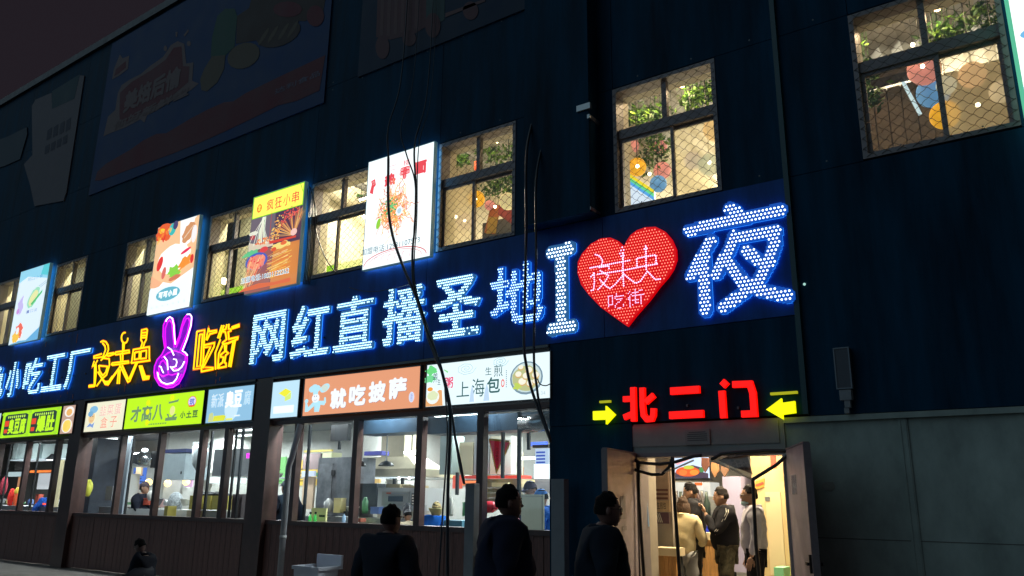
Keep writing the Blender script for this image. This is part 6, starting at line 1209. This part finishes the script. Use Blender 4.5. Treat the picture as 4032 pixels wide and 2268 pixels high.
curtain('right clear plastic door curtain pulled to the right door leaf by its black edge', [(1792, 1152), (1850, 1145), (1985, 1140), (1950, 1170), (1892, 1206), (1860, 1192), (1820, 1170)], [[(1790, 1156), (1815, 1142), (1860, 1138), (1930, 1134), (2000, 1134)], [(1894, 1206), (1920, 1190), (1955, 1168), (1985, 1140)], [(1894, 1206), (1898, 1290), (1902, 1370), (1910, 1449), (1915, 1560)]])
b = MB(); M_pale2 = mat('cream_band', (.7, .62, .5), .6); b.tube([tuple(D(*q, -.08)) for q in ((1793, 1160), (1840, 1180), (1892, 1206))], .010, 5, M_pale2); b.tube([tuple(D(*q, -.08)) for q in ((1660, 1192), (1700, 1178), (1745, 1158))], .010, 5, M_pale2); tag(stuff(b.build('tie_cord', None)), 'cream tie cords along the gathered plastic curtains', 'cord')
# paper lamp cone with vertical print
t = thing('paper_banner', 'grey printed paper drape with black characters inside the right plastic curtain', 'banner', D(1850, 1190, .15)); q = conv(D, [(1808, 1158), (1835, 1146), (1880, 1142), (1884, 1165), (1893, 1193), (1870, 1184), (1835, 1172)], .15)
b = MB(); b.prism(q[::-1], .15, .16, mat('newsprint', (.15, .11, .13), .8, noise=.2)); b.build('sheet', None, t); b = MB()
for i in range(3):
    for j in range(3): a, c = D(1838+14*i+4*j, 1163+8*j+2*i, .147), D(1847+14*i+4*j, 1156+8*j+2*i, .147); text(b, '家常菜香辣鸡火锅鱼'[i*3+j], a[0], c[0], a[2], c[2], .147, M_black)
stuff(b.build('lettering', None, t))
# hall beyond the door
r = MB(); r.box(-9.5, X1-.2, 6.4, 6.5, .12, 3.4); part(r, 'hall_back_wall', mat('hall_back', (.50, .50, .50), .5, noise=.1))
r = MB(); r.box(-4.6, X1-.2, .35, 6.4, 3.35, 3.42); part(r, 'hall_ceiling', M_white)
r = MB(); r.box(-9.5, -4.751, 5.31, 6.4, 3.35, 3.42); part(r, 'hall_ceiling', M_white)
a, c = Zd2(500, 500, 2.6), Zd2(845, 500, 2.6); r = MB(); r.box(float(a[0]), 0, 2.6, 2.7, .12, 3.35); part(r, 'yellow_partition', M_yelw)
for i, (x, y) in enumerate(((-4.0, 1.2), (-4.6, 2.6), (-3.6, 2.2), (-6.0, 4.2))): batten(x-.35, x+.35, y, 3.2, ['warm tube lamp just inside the doorway', 'warm tube lamp over the wooden counter', 'warm tube lamp before the yellow partition', 'warm tube lamp deep in the hall'][i], mat('hall_tube', (1, 1, 1), .3, emit=(1, .86, .62), es=26), 'warm tube lamps in the hall', 90, (1, .82, .54))
t = thing('menu_screen', 'large hanging menu screen showing fried food on a blue ground', 'screen', Zd1(1020, 400, 2.5)); Y = 2.5
onf(Zd1, (800, 420), (1245, 120), Y, .06, M_black, 'housing', t); onf(Zd1, (812, 392), (1232, 130), Y-.01, .008, lit(190, 215, 250, .95), 'face', t)
b = MB(); lo = [0]
def zp(pts, c_): lo[0] += 1; b.flat(conv(Zd1, pts, Y-.012-.001*lo[0]), Y-.012-.001*lo[0], lit(*c_))
zp([(815, 390), (1232, 390), (1232, 340), (1180, 330), (1140, 270), (1060, 250), (960, 270), (880, 330), (815, 345)], (70, 60, 80)); zp(elp(1010, 320, 130, 55, 14), (215, 90, 45)); zp(elp(960, 330, 45, 32, 10), (235, 120, 60)); zp(elp(1080, 330, 50, 30, 10), (240, 140, 60)); zp(elp(1020, 275, 60, 22, 10), (180, 190, 70)); zp([(870, 230), (1010, 170), (1050, 180), (900, 250)], (235, 175, 190)); zp(elp(1160, 300, 30, 30, 10), (70, 130, 80))
stuff(b.build('printed_picture', None, t))
for i, (a, b0, b1, c_) in enumerate(((1195, 170, 330, (.16, .06, .04)), (1300, 220, 385, (.45, .22, .10)), (1405, 255, 380, (.30, .16, .10)))):
    q = conv(Zd1, [(a-38, b0), (a+38, b0+5), (a+42, b1-70), (a, b1), (a-40, b1-75)], 1.9); b = MB(); b.prism(q[::-1], 1.9, 1.93, mat('pennant_brown_%d' % i, c_, .7, noise=.3)); tag(b.build('hanging_pennant', None), ['dark', 'orange brown', 'brown'][i]+' pointed pennant hanging right of the menu screen', 'pennant', 'pointed pennants in the hall')
def counter(label, f, bl, tr, Y, dep, n):
    a, c = f(*bl, Y), f(*tr, Y); t = thing('wooden_counter', label, 'counter', ((a[0]+c[0])/2, Y, IN), 'wood plank counters'); m = mat('pine_plank', (.58, .30, .10), .5, noise=.35, nscale=5, stretch=(5, 5, .5)); w_ = (c[0]-a[0])/n
    for i in range(n): b = MB(); b.box(a[0]+i*w_+.002, a[0]+(i+1)*w_-.002, Y, Y+.03, IN, c[2]-.10); b.build('plank', m, t)
    b = MB(); b.box(a[0]-.03, c[0]+.03, Y-.05, Y+dep, c[2]-.099, c[2]); b.build('top', mat('counter_top_cream', (.75, .62, .40), .4), t); b = MB(); b.box(a[0], c[0], Y+.031, Y+dep-.02, IN, c[2]-.10); b.build('carcass', M_dark, t)
counter('pine plank counter at the left inside the doorway', Zd1, (678, 1440), (880, 1148), .80, .22, 5); counter('pine plank counter behind the people in the doorway', Zd1, (1165, 1440), (1330, 985), 2.3, .7, 6)
simple('blue_tub', 'bright blue tub on the counter behind the people', 'tub', Zd1, (1175, 972), (1340, 915), 2.4, .4, mat('blue_tub', (.01, .03, .45), .4, emit=(.01, .03, .35), es=.5)); simple('steel_equipment', 'steel kitchen equipment behind the counter', 'equipment', Zd1, (1170, 900), (1300, 590), 3.2, .5, M_steel)
simple('back_shelf', 'pale lit shelf with bottles below the menu screen', 'shelf', Zd1, (815, 600), (1250, 435), 3.4, .4, lit(200, 205, 205, .75))
for i in range(9):
    p = Zd1(840+46*i, 520+8*(i % 3), 3.2); b = MB(); h = .28+.08*(i % 3); b.lathe((p[0], p[1], p[2]-h), [(.06, 0), (.06, h*.6), (.025, h*.8), (.025, h)], 10); tag(b.build('bottle', mat('bottle_dark_%d' % (i % 3), ((.06, .03, .03), (.10, .09, .09), (.03, .05, .04))[i % 3], .3), None, True), '%s dark bottle on the lit shelf below the menu screen' % ['leftmost', 'second', 'third', 'fourth', 'fifth', 'sixth', 'seventh', 'eighth', 'rightmost'][i], 'bottle', 'dark bottles on the lit shelf')
simple('price_card', 'orange and white price card hanging below the menu screen', 'price card', Zd1, (1085, 515), (1165, 435), 2.45, .02, lit(240, 225, 215, .9)); simple('orange_sticker', 'orange band at the top of the hanging price card', 'price card', Zd1, (1085, 470), (1165, 440), 2.43, .01, lit(225, 110, 50, .9))
for i, (f, bl, tr, Y, c_, l) in enumerate(((Zd1, (650, 625), (800, 240), 1.06, (.42, .28, .20), 'tan wall poster with brown pictures at the left inside the doorway'), (Zd1, (655, 755), (815, 632), 1.04, (.55, .38, .22), 'pale brown notice reading 生煎包 at the left inside the doorway'), (Zd1, (660, 880), (805, 765), 1.03, (.10, .05, .07), 'dark poster with white stripes under the 生煎包 notice'))):
    t = thing('wall_poster', l, 'poster', f(*bl, Y), 'posters at the left inside the doorway'); onf(f, bl, tr, Y, .008, mat('poster_%d' % i, c_, .6, noise=.2), 'sheet', t); b = MB()
    if i == 0:
        for j in range(3): px_box(f, (655, 620-45*j), (795, 598-45*j), Y-.004, .003, mat('poster_brown', (.16, .06, .04), .6), b)
    if i == 1:
        a, c = f(680, 725, Y), f(775, 650, Y); text(b, '生煎包', a[0], c[0], a[2], c[2], Y-.004, M_black)
    if i == 2:
        for j in range(3): b.stroke(conv(f, [(668+18*j, 770), (700+18*j, 870)], Y), .012, Y-.004, Y-.001, mat('white_stripe', (.6, .58, .5), .7))
    stuff(b.build('printed_picture', None, t))
b = MB(); b.box(float(Zd1(640, 0, 1.10)[0]), float(Zd1(812, 0, 1.10)[0]), 1.10, 1.16, IN, 3.3); tag(b.build('posters_wall', mat('mottled_board', (.30, .26, .22), .6, noise=.12)), 'mottled board wall carrying the posters inside the doorway', 'board')
t = thing('paper_ribbons', 'pale blue ribbons hanging in a V on the left corridor wall', 'ribbons', (-4.6, .4, 1.6))
for i, pts in enumerate(([(505, 520), (518, 620), (545, 790), (548, 640)], [(520, 530), (540, 760), (552, 620), (545, 350)], [(500, 560), (512, 800), (522, 960)], [(552, 450), (572, 700), (588, 915)], [(548, 400), (560, 650), (572, 912)])):
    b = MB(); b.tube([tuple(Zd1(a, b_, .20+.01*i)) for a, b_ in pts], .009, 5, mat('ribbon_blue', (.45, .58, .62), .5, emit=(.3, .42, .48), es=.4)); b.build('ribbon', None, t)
simple('wall_fridge', 'lilac white fridge door at the back left of the masked man', 'fridge', Zd2, (232, 1400), (372, 372), 2.55, .5, mat('lilac_enamel', (.45, .42, .62), .35)); simple('wall_switch', 'square steel wall switch on the yellow partition', 'switch', Zd2, (638, 640), (688, 595), 2.58, .02, M_steel)
t = thing('yellow_sticker', 'slanted orange sticker on the yellow partition', 'sticker', Zd2(580, 460, 2.59)); b = MB(); b.prism(conv(Zd2, [(525, 520), (625, 485), (632, 390), (535, 425)], 2.585), 2.585, 2.597, mat('sticker_orange', (.75, .32, .05), .6)); b.build('sheet', None, t); b = MB(); b.stroke(conv(Zd2, [(540, 470), (620, 440)], 2.58), .03, 2.580, 2.584, mat('sticker_red', (.6, .08, .05), .6)); b.build('printed_picture', None, t)
simple('green_bin', 'pale green bin at the foot of the yellow partition', 'bin', Zd2, (745, 1560), (835, 1360), 2.2, .3, mat('mint_plastic', (.25, .65, .35), .5)); simple('red_pennants', 'red decorations high beside the yellow partition', 'decoration', Zd2, (700, 290), (750, 140), 2.4, .02, mat('red_paper_deco', (.7, .1, .05), .6)); simple('cupboard_door', 'narrow cream door panel with a bar handle in the yellow partition', 'door', Zd2, (700, 1440), (800, 540), 2.585, .012, mat('cream_door', (.72, .60, .36), .5))

# ------------------------------------------------------------------ street side objects
def cable(pts, r, label, n=9, Y=None, group='cables hanging down the wall', name='hanging_cable'):
    q = [np.array(p, float) for p in pts]; o = []; r = r*.78
    if q[0][2] > 5.4 and Y is None and group == 'cables hanging down the wall' and q[0][1] < -.3: q = [q[0]+np.array([-.10, .36, 13.5-q[0][2]]), q[0]+np.array([-.03, .33, 3.0]), q[0]+np.array([-.01, .25, 1.0])]+q
    for i in range(len(q)-1):
        p0_, p1_, p2_, p3_ = q[max(0, i-1)], q[i], q[i+1], q[min(len(q)-1, i+2)]
        for u in np.linspace(0, 1, n)[:-1]: o.append(.5*((2*p1_)+(-p0_+p2_)*u+(2*p0_-5*p1_+4*p2_-p3_)*u*u+(-p0_+3*p1_-3*p2_+p3_)*u**3))
    o.append(q[-1]); b = MB(); b.tube(o, [r*(.5 if p[2] > 7.6 else (1 if p[2] < 7.2 else .75)) for p in o], 6); return tag(b.build(name, M_cable, None, True), label, 'cable', group)
Z5 = Z(1344, 756, 1.91667); Z8 = Zs; yc = -.42
cable([Z2(355, 960, yc), Z2(355, 1200, yc), Z5(355, 100, yc), Z5(385, 320, yc), Z5(450, 520, yc), Z5(520, 690, yc), Z5(590, 860, yc), Z5(650, 1060, yc), Z5(740, 1290, yc), Z8(800, 90, yc), Z8(822, 300, yc), Z8(805, 800, yc), Z8(800, 1449, yc)], .030, 'thick black cable crossing the noodle box and the LED character 播')
cable([Z2(450, 960, yc), Z2(490, 1160, yc), Z2(550, 1340, yc), Z5(560, 80, yc), Z5(548, 300, yc), Z5(540, 560, yc), Z5(570, 760, yc), Z5(640, 1060, yc), Z5(700, 1230, yc), Z5(770, 1400, yc), Z8(785, 80, yc), Z8(800, 400, yc), Z8(770, 900, yc), Z8(735, 1449, yc)], .016, 'thinner cable running from the top of the noodle box down to the street')
cable([Z2(555, 1080, yc), Z2(562, 1400, yc), Z5(555, 250, yc), Z5(535, 480, yc), Z5(548, 720, yc), Z5(615, 960, yc), Z5(690, 1180, yc), Z5(780, 1420, yc), Z8(830, 200, yc), Z8(862, 420, yc), Z8(900, 600, yc), Z8(928, 755, yc)], .022, 'black cable ending at the top of the grey post')
cable([Z2(585, 1100, yc), Z5(570, 200, yc), Z5(552, 480, yc), Z5(555, 700, yc), Z5(630, 950, yc), Z5(720, 1220, yc), Z8(800, 60, yc), Z8(845, 300, yc), Z8(880, 560, yc), Z8(920, 745, yc)], .012, 'thin grey cable beside the one ending at the grey post')
cable([Z5(1398, -300, yc), Z5(1395, 300, yc), Z5(1385, 800, yc), Z5(1378, 1150, yc), Z5(1400, 1330, yc), Z8(1430, 20, yc), Z8(1480, 170, yc), Z8(1545, 340, yc), Z8(1575, 420, yc)], .026, 'black cable left of the LED letter I that bends over the bun bowl')
cable([Z5(1470, -100, yc), Z5(1470, 500, yc), Z5(1455, 1000, yc), Z5(1455, 1300, yc), Z8(1472, 0, yc), Z8(1500, 180, yc), Z8(1560, 360, yc), Z8(1578, 440, yc)], .022, 'second black cable beside the letter I')
cable([Z5(60, 720, -.10), Z5(150, 745, -.10), Z5(260, 750, -.12), Z5(400, 725, -.15), Z5(520, 695, yc)], .009, 'thin slack wire looping above the LED character 直')
cable([Z8(1480, -40, -.30), Z8(1500, 0, -.30), Z8(1545, 12, -.25), Z8(1590, -10, -.10)], .010, 'short curved wire at the right end of the bun sign')
cable([Z(800, 680, 2.683)(1115, 130, -.12), Z(800, 680, 2.683)(1180, 330, -.12), Z(800, 680, 2.683)(1195, 520, -.12), Zf(110, 930, -.12), Zf(200, 1180, -.12), Zf(305, 1338, -.12)], .013, 'black wire crossing the window left of the noodle box')
for i in range(5):
    a = 1062+16*i; cable([Z(800, 680, 2.683)(a+40, 130+10*i, -.10), Z(800, 680, 2.683)(a+50, 500, -.11), Z(800, 680, 2.683)(a+30, 900, -.10), Z(800, 680, 2.683)(a-5, 1180, -.10)], .014, ['leftmost', 'second', 'third', 'fourth', 'rightmost'][i]+' of five cables bunched right of the skewer box', group='bunched cables right of the skewer box')
pz = Z(0, 0, 1/1.5652)
a, c = P(1148, 1700, -.35), P(1127, 2268, -.35); t = thing('drainpipe', 'pale grey drainpipe standing in front of the window left of the white basin', 'pipe', (c[0], -.35, IN)); b = MB(); b.tube([(a[0], -.35, IN), (a[0], -.35, 2.15), (a[0], -.30, 2.3), (a[0]+.03, -.20, 2.85)], .050, 12); b.build('pipe', mat('pvc_grey', (.30, .31, .33), .45, noise=.1), t, True)
b = MB(); b.tube([(a[0], -.35, 1.0), (a[0], -.35, 1.06)], .058, 12); b.build('socket', M_grey, t, True)
for i, (u0, u1, v, l) in enumerate(((1833, 1868, 1903, 'grey upright board under the end of the cables, between the two walking men'), (2170, 2220, 1886, 'grey upright board at the right end of the pizza window'))):
    a, c = P(u0, v, -.28), P(u1, v, -.28); b = MB(); b.box(a[0], c[0], -.28, -.16, IN, a[2]); tag(b.build('upright_board', mat('upright_grey', (.17, .19, .21), .55, noise=.1)), l, 'board', 'grey upright boards')
# basin
Zk = Z(1100, 1900, 1.84); yk = -.75
p, q = Zk(90, 600, yk), Zk(372, 600, yk); zt = float(p[2]); x0, x1 = float(p[0]), float(p[0])+.60; t = thing('plastic_basin', 'white plastic wash basin with a raised back on the pavement', 'basin', ((x0+x1)/2, yk, IN)); M_bas = mat('basin_white', (.42, .44, .50), .4, noise=.05)
b = MB(); b.hexa([(x0+.05, yk+.04, IN), (x1-.05, yk+.04, IN), (x1-.05, yk+.40, IN), (x0+.05, yk+.40, IN), (x0+.03, yk+.02, zt-.05), (x1-.03, yk+.02, zt-.05), (x1-.03, yk+.42, zt-.05), (x0+.03, yk+.42, zt-.05)]); b.build('body', M_bas, t)
b = MB(); b.box(x0, x1, yk, yk+.04, zt-.049, zt); b.box(x0, x0+.04, yk+.041, yk+.44, zt-.049, zt); b.box(x1-.04, x1, yk+.041, yk+.44, zt-.049, zt); b.build('rim', M_bas, t)
b = MB(); b.box(x0+.05, x1, yk+.441, yk+.48, zt-.049, zt+.15); b.build('splashback', M_bas, t)
# long white housing with small bracket on the cladding at the right
t = thing('wall_light_fitting', 'tall narrow grey wall fitting above the rendered wall', 'light fitting', D(2115, 930, -.1)); a, c = D(2112, 980, -.10), D(2135, 873, -.10); w_ = .155; xx = float(a[0])-.02
b = MB(); b.box(xx, xx+w_, -.12, -.022, a[2], c[2]); b.build('housing', mat('fitting_grey', (.06, .07, .09), .5), t); b = MB(); mfr = mat('fitting_edge', (.16, .2, .24), .4)
b.box(xx-.006, xx+w_+.006, -.128, -.121, c[2]-.014, c[2]); b.box(xx-.006, xx+w_+.006, -.128, -.121, a[2], a[2]+.014); b.box(xx-.006, xx+.008, -.128, -.121, a[2]+.015, c[2]-.015); b.box(xx+w_-.008, xx+w_+.006, -.128, -.121, a[2]+.015, c[2]-.015); b.build('edge', mfr, t)
b = MB(); b.box(xx+.02, xx+.14, -.13, -.03, a[2]-.12, a[2]-.01); b.box(xx+.06, xx+.12, -.12, -.05, a[2]-.20, a[2]-.121); b.box(xx+.05, xx+.10, -.11, -.06, a[2]-.26, a[2]-.201); b.build('bracket', mat('bracket_grey', (.22, .24, .26), .5, noise=.2), t)
for i, (f, a, b_, l, c_) in enumerate(((Z(2400, 1100, 2.415), 1853, 46, 'tiny pale indicator lamp right of the big LED character 夜', (.5, .9, .8)),)):
    p = f(a, b_, -.03); m = MB(); m.ball(p, .016, 8, 6); tag(m.build('indicator_lamp', mat('indicator', (.5, .6, .6), .4, emit=c_, es=.8), None, True), l, 'lamp')

# counter and shelf clutter behind the windows
clut = [((.5, .5, .5), 'steel'), ((.55, .10, .06), 'red'), ((.10, .30, .12), 'green'), ((.65, .55, .25), 'yellow'), ((.05, .05, .06), 'black'), ((.12, .20, .45), 'blue'), ((.6, .58, .52), 'white')]
k = 0
for nm, xa, xb, Y, z_, n_ in (('pizza kitchen counter', -11.4, -7.6, .95, 1.40, 12), ('middle kitchen counter', -18.0, -12.9, 1.0, 1.45, 14), ('left kitchen counter', -24.5, -19.4, .85, 1.40, 12), ('pizza kitchen wall shelf', -13.0, -8.0, 3.3, 2.05, 12), ('middle kitchen wall shelf', -20.5, -13.5, 3.4, 2.10, 14)):
    if 'wall' in nm: b = MB(); b.box(xa-.1, xb+.1, Y-.15, Y+.2, z_-.03, z_); tag(b.build('wall_shelf', M_steel), 'long steel shelf in the '+nm.replace(' wall shelf', '')+' holding jars and boxes', 'shelf')
    for i in range(n_):
        x = xa+(xb-xa)*(i+.5)/n_+random.uniform(-.05, .05); c_, cn = clut[(i*3+k) % 7]; h = random.uniform(.10, .30); r_ = random.uniform(.05, .10); b = MB(); kind = (i+k) % 3; m = mat('clutter_'+cn, c_, .4, metal=.6 if cn == 'steel' else 0, noise=.1)
        if kind == 0: b.lathe((x, Y, z_), [(r_*.9, 0), (r_, h*.1), (r_, h*.75), (r_*.5, h*.9), (r_*.5, h)], 12); name = 'jar'
        elif kind == 1: b.box(x-r_, x+r_, Y-r_*.7, Y+r_*.7, z_, z_+h*.8); b.box(x-r_*1.05, x+r_*1.05, Y-r_*.75, Y+r_*.75, z_+h*.8+.001, z_+h*.8+.02); name = 'box'
        else: b.lathe((x, Y, z_), [(r_*.7, 0), (r_*1.3, h*.45), (r_*1.35, h*.5)], 14); name = 'pot'
        tag(b.build(name, m, None, kind != 1), '%s %s on the %s, place %s from its left end' % (cn, name, nm, ['one', 'two', 'three', 'four', 'five', 'six', 'seven', 'eight', 'nine', 'ten', 'eleven', 'twelve', 'thirteen', 'fourteen'][i]), name, 'jars, boxes and pots in the kitchens')
    k += 2

# reflections of hooks, painted as pinkish streaks on the band under the neon words
L0 = Z(0, 1200, 3.623); m = mat('hook_reflection', (.42, .16, .10), .6, noise=.3); b = MB()
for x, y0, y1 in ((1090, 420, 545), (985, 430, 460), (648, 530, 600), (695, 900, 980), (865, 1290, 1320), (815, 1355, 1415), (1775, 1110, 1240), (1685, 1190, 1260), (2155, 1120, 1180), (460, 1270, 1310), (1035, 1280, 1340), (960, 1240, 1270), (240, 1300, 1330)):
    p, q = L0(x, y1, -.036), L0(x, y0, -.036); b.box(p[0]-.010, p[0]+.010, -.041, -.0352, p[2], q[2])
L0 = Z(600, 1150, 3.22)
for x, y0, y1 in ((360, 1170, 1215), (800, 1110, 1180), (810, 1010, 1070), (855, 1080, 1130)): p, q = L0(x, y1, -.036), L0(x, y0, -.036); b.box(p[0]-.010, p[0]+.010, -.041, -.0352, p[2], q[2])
stuff(part(b, 'hook_reflection', m))
# panel screws, drip stains
b = MB()
for z_ in (5.56, 7.45, 9.22, 9.38, 11.2, 11.4): b.dots([(x, z_) for x in np.arange(-26, 5.8, .8)], .012, -.0215, M_steeld, 6)
stuff(part(b, 'panel_screw'))

# repair patches and old notices on the rendered wall
mpt = mat('repair_patch', (.34, .35, .31), .9, noise=.3, nscale=5, bump=.3)
for i, (a0, b0, a1, b1) in enumerate(((3235, 1935, 3290, 1895),)):
    p, q = P(a0, b0, .015), P(a1, b1, .015); b = MB(); n = 14
    pts = [((p[0]+q[0])/2+(q[0]-p[0])/2*math.cos(6.283*j/n)*random.uniform(.8, 1.1), (p[2]+q[2])/2+(q[2]-p[2])/2*math.sin(6.283*j/n)*random.uniform(.8, 1.1)) for j in range(n)]
    b.prism(pts[::-1], .0155, .0195); part(b, 'repair_patch', mpt)
b = MB()
for i, x in enumerate(np.arange(DX1+.9, X1, 2.9)): 
    if abs(x-p0[0]) > .5: b.box(x-.004, x+.004, .0175, .0195, .12, 2.53)
b.box(DX1+.01, X1, .0172, .0192, 1.30, 1.308); stuff(part(b, 'render_joint', mat('joint_dark', (.12, .12, .11), .9)))

# reflections of the spots in the panes, added as glowing balls; more greenery
for f, a, b_, Y, l in ((Ze, 245, 1018, .7, 'left tiny spot reflection behind the hazy pane right of the noodle box'), (Ze, 335, 1058, .7, 'right tiny spot reflection behind the hazy pane right of the noodle box'), (Ze, 645, 915, 1.5, 'tiny spot reflection beside the small pink lantern'), (Ze, 445, 838, 1.1, 'tiny spot reflection in front of the yellow lantern right of the noodle box'),
    (Zg, 190, 785, 1.9, 'tiny spot reflection at the upper left of the lower pane above the heart'), (Zg, 285, 998, 1.6, 'tiny spot reflection in front of the yellow lantern above the heart'), (Zg, 390, 1065, 1.6, 'tiny spot reflection between the yellow and blue lanterns above the heart'), (Zg, 600, 1010, .7, 'tiny spot reflection beside the mullion above the heart'), (Zg, 908, 965, .6, 'tiny spot reflection in front of the mint lantern above the heart'),
    (Zh, 1550, 1412, 1.0, 'tiny spot reflection in front of the yellow lantern of the rightmost window'), (Zh, 1990, 1330, .9, 'tiny spot reflection behind the hazy pane of the rightmost window'), (Zh, 1290, 840, 1.2, 'bright small spot reflection in front of the large salmon lantern'), (Zh, 1165, 568, 1.2, 'bright small spot reflection just above the transom of the rightmost window')):
    p = f(a, b_, Y); t = thing('spot_reflection', l, 'lamp', p, 'tiny spot reflections upstairs'); b = MB(); b.ball(p, .028, 10, 7); b.build('bulb', mat('reflection_spark', (1, 1, 1), .3, emit=(1, .84, .55), es=9), t, True); b = MB(); b.tube([(p[0], p[1], p[2]+.028), (p[0], p[1], 8.25)], .003, 4); b.build('cord', M_black, t)
M_leaf3 = mat('plastic_leaf_lime', (.16, .30, .03), .5, noise=.5, nscale=20)
plant(Zg, [(130, 600), (200, 590), (330, 590), (430, 560), (880, 400), (760, 470)], 1.4, 'lime green trailing leaves along the transom above the heart', 46, .15, M_leaf3); plant(Zg, [(360, 700), (430, 760), (460, 860), (340, 960)], 2.4, 'tall green plant between the lanterns above the heart', 80, .24, M_leaf3)
plant(Ze, [(590, 640), (800, 640), (760, 560), (820, 760)], 1.9, 'lime green leaves at the top of the lower right pane right of the noodle box', 70, .22, M_leaf3); plant(Zh, [(1450, 470), (1560, 430), (2050, 150), (2150, 330)], 1.1, 'second clump of lime green leaves in the upper right pane of the rightmost window', 60, .16, M_leaf3)
# lit menus on the kitchens' back wall
cs = [(235, 120, 60), (245, 235, 200), (210, 50, 50), (150, 205, 235), (245, 205, 80), (120, 190, 110), (235, 170, 190), (250, 250, 245), (225, 90, 60), (90, 130, 220), (245, 225, 150), (200, 235, 220)]; cn = ['orange', 'cream', 'red', 'pale blue', 'yellow', 'green', 'pink', 'white', 'vermilion', 'blue', 'straw', 'mint']
x = -11.6
for i in range(12):
    w_ = .7+.25*(i % 3); t = thing('menu_poster', '%s lit menu poster on the back wall of the kitchens' % cn[i], 'menu', (x+w_/2, 5.17, 1.9), 'lit menus on the back wall'); b = MB(); b.box(x, x+w_, 5.15, 5.19, 1.95+.06*(i % 2), 2.5+.1*(i % 3), lit(*cs[i], .85)); b.build('sheet', None, t); b = MB()
    for j in range(4): b.box(x+.08, x+w_-.08-.1*(j % 2), 5.143, 5.149, 2.05+.10*j, 2.08+.10*j, lit(*[int(c*.45) for c in cs[i]], .8))
    stuff(b.build('printed_picture', None, t)); x -= w_+.55
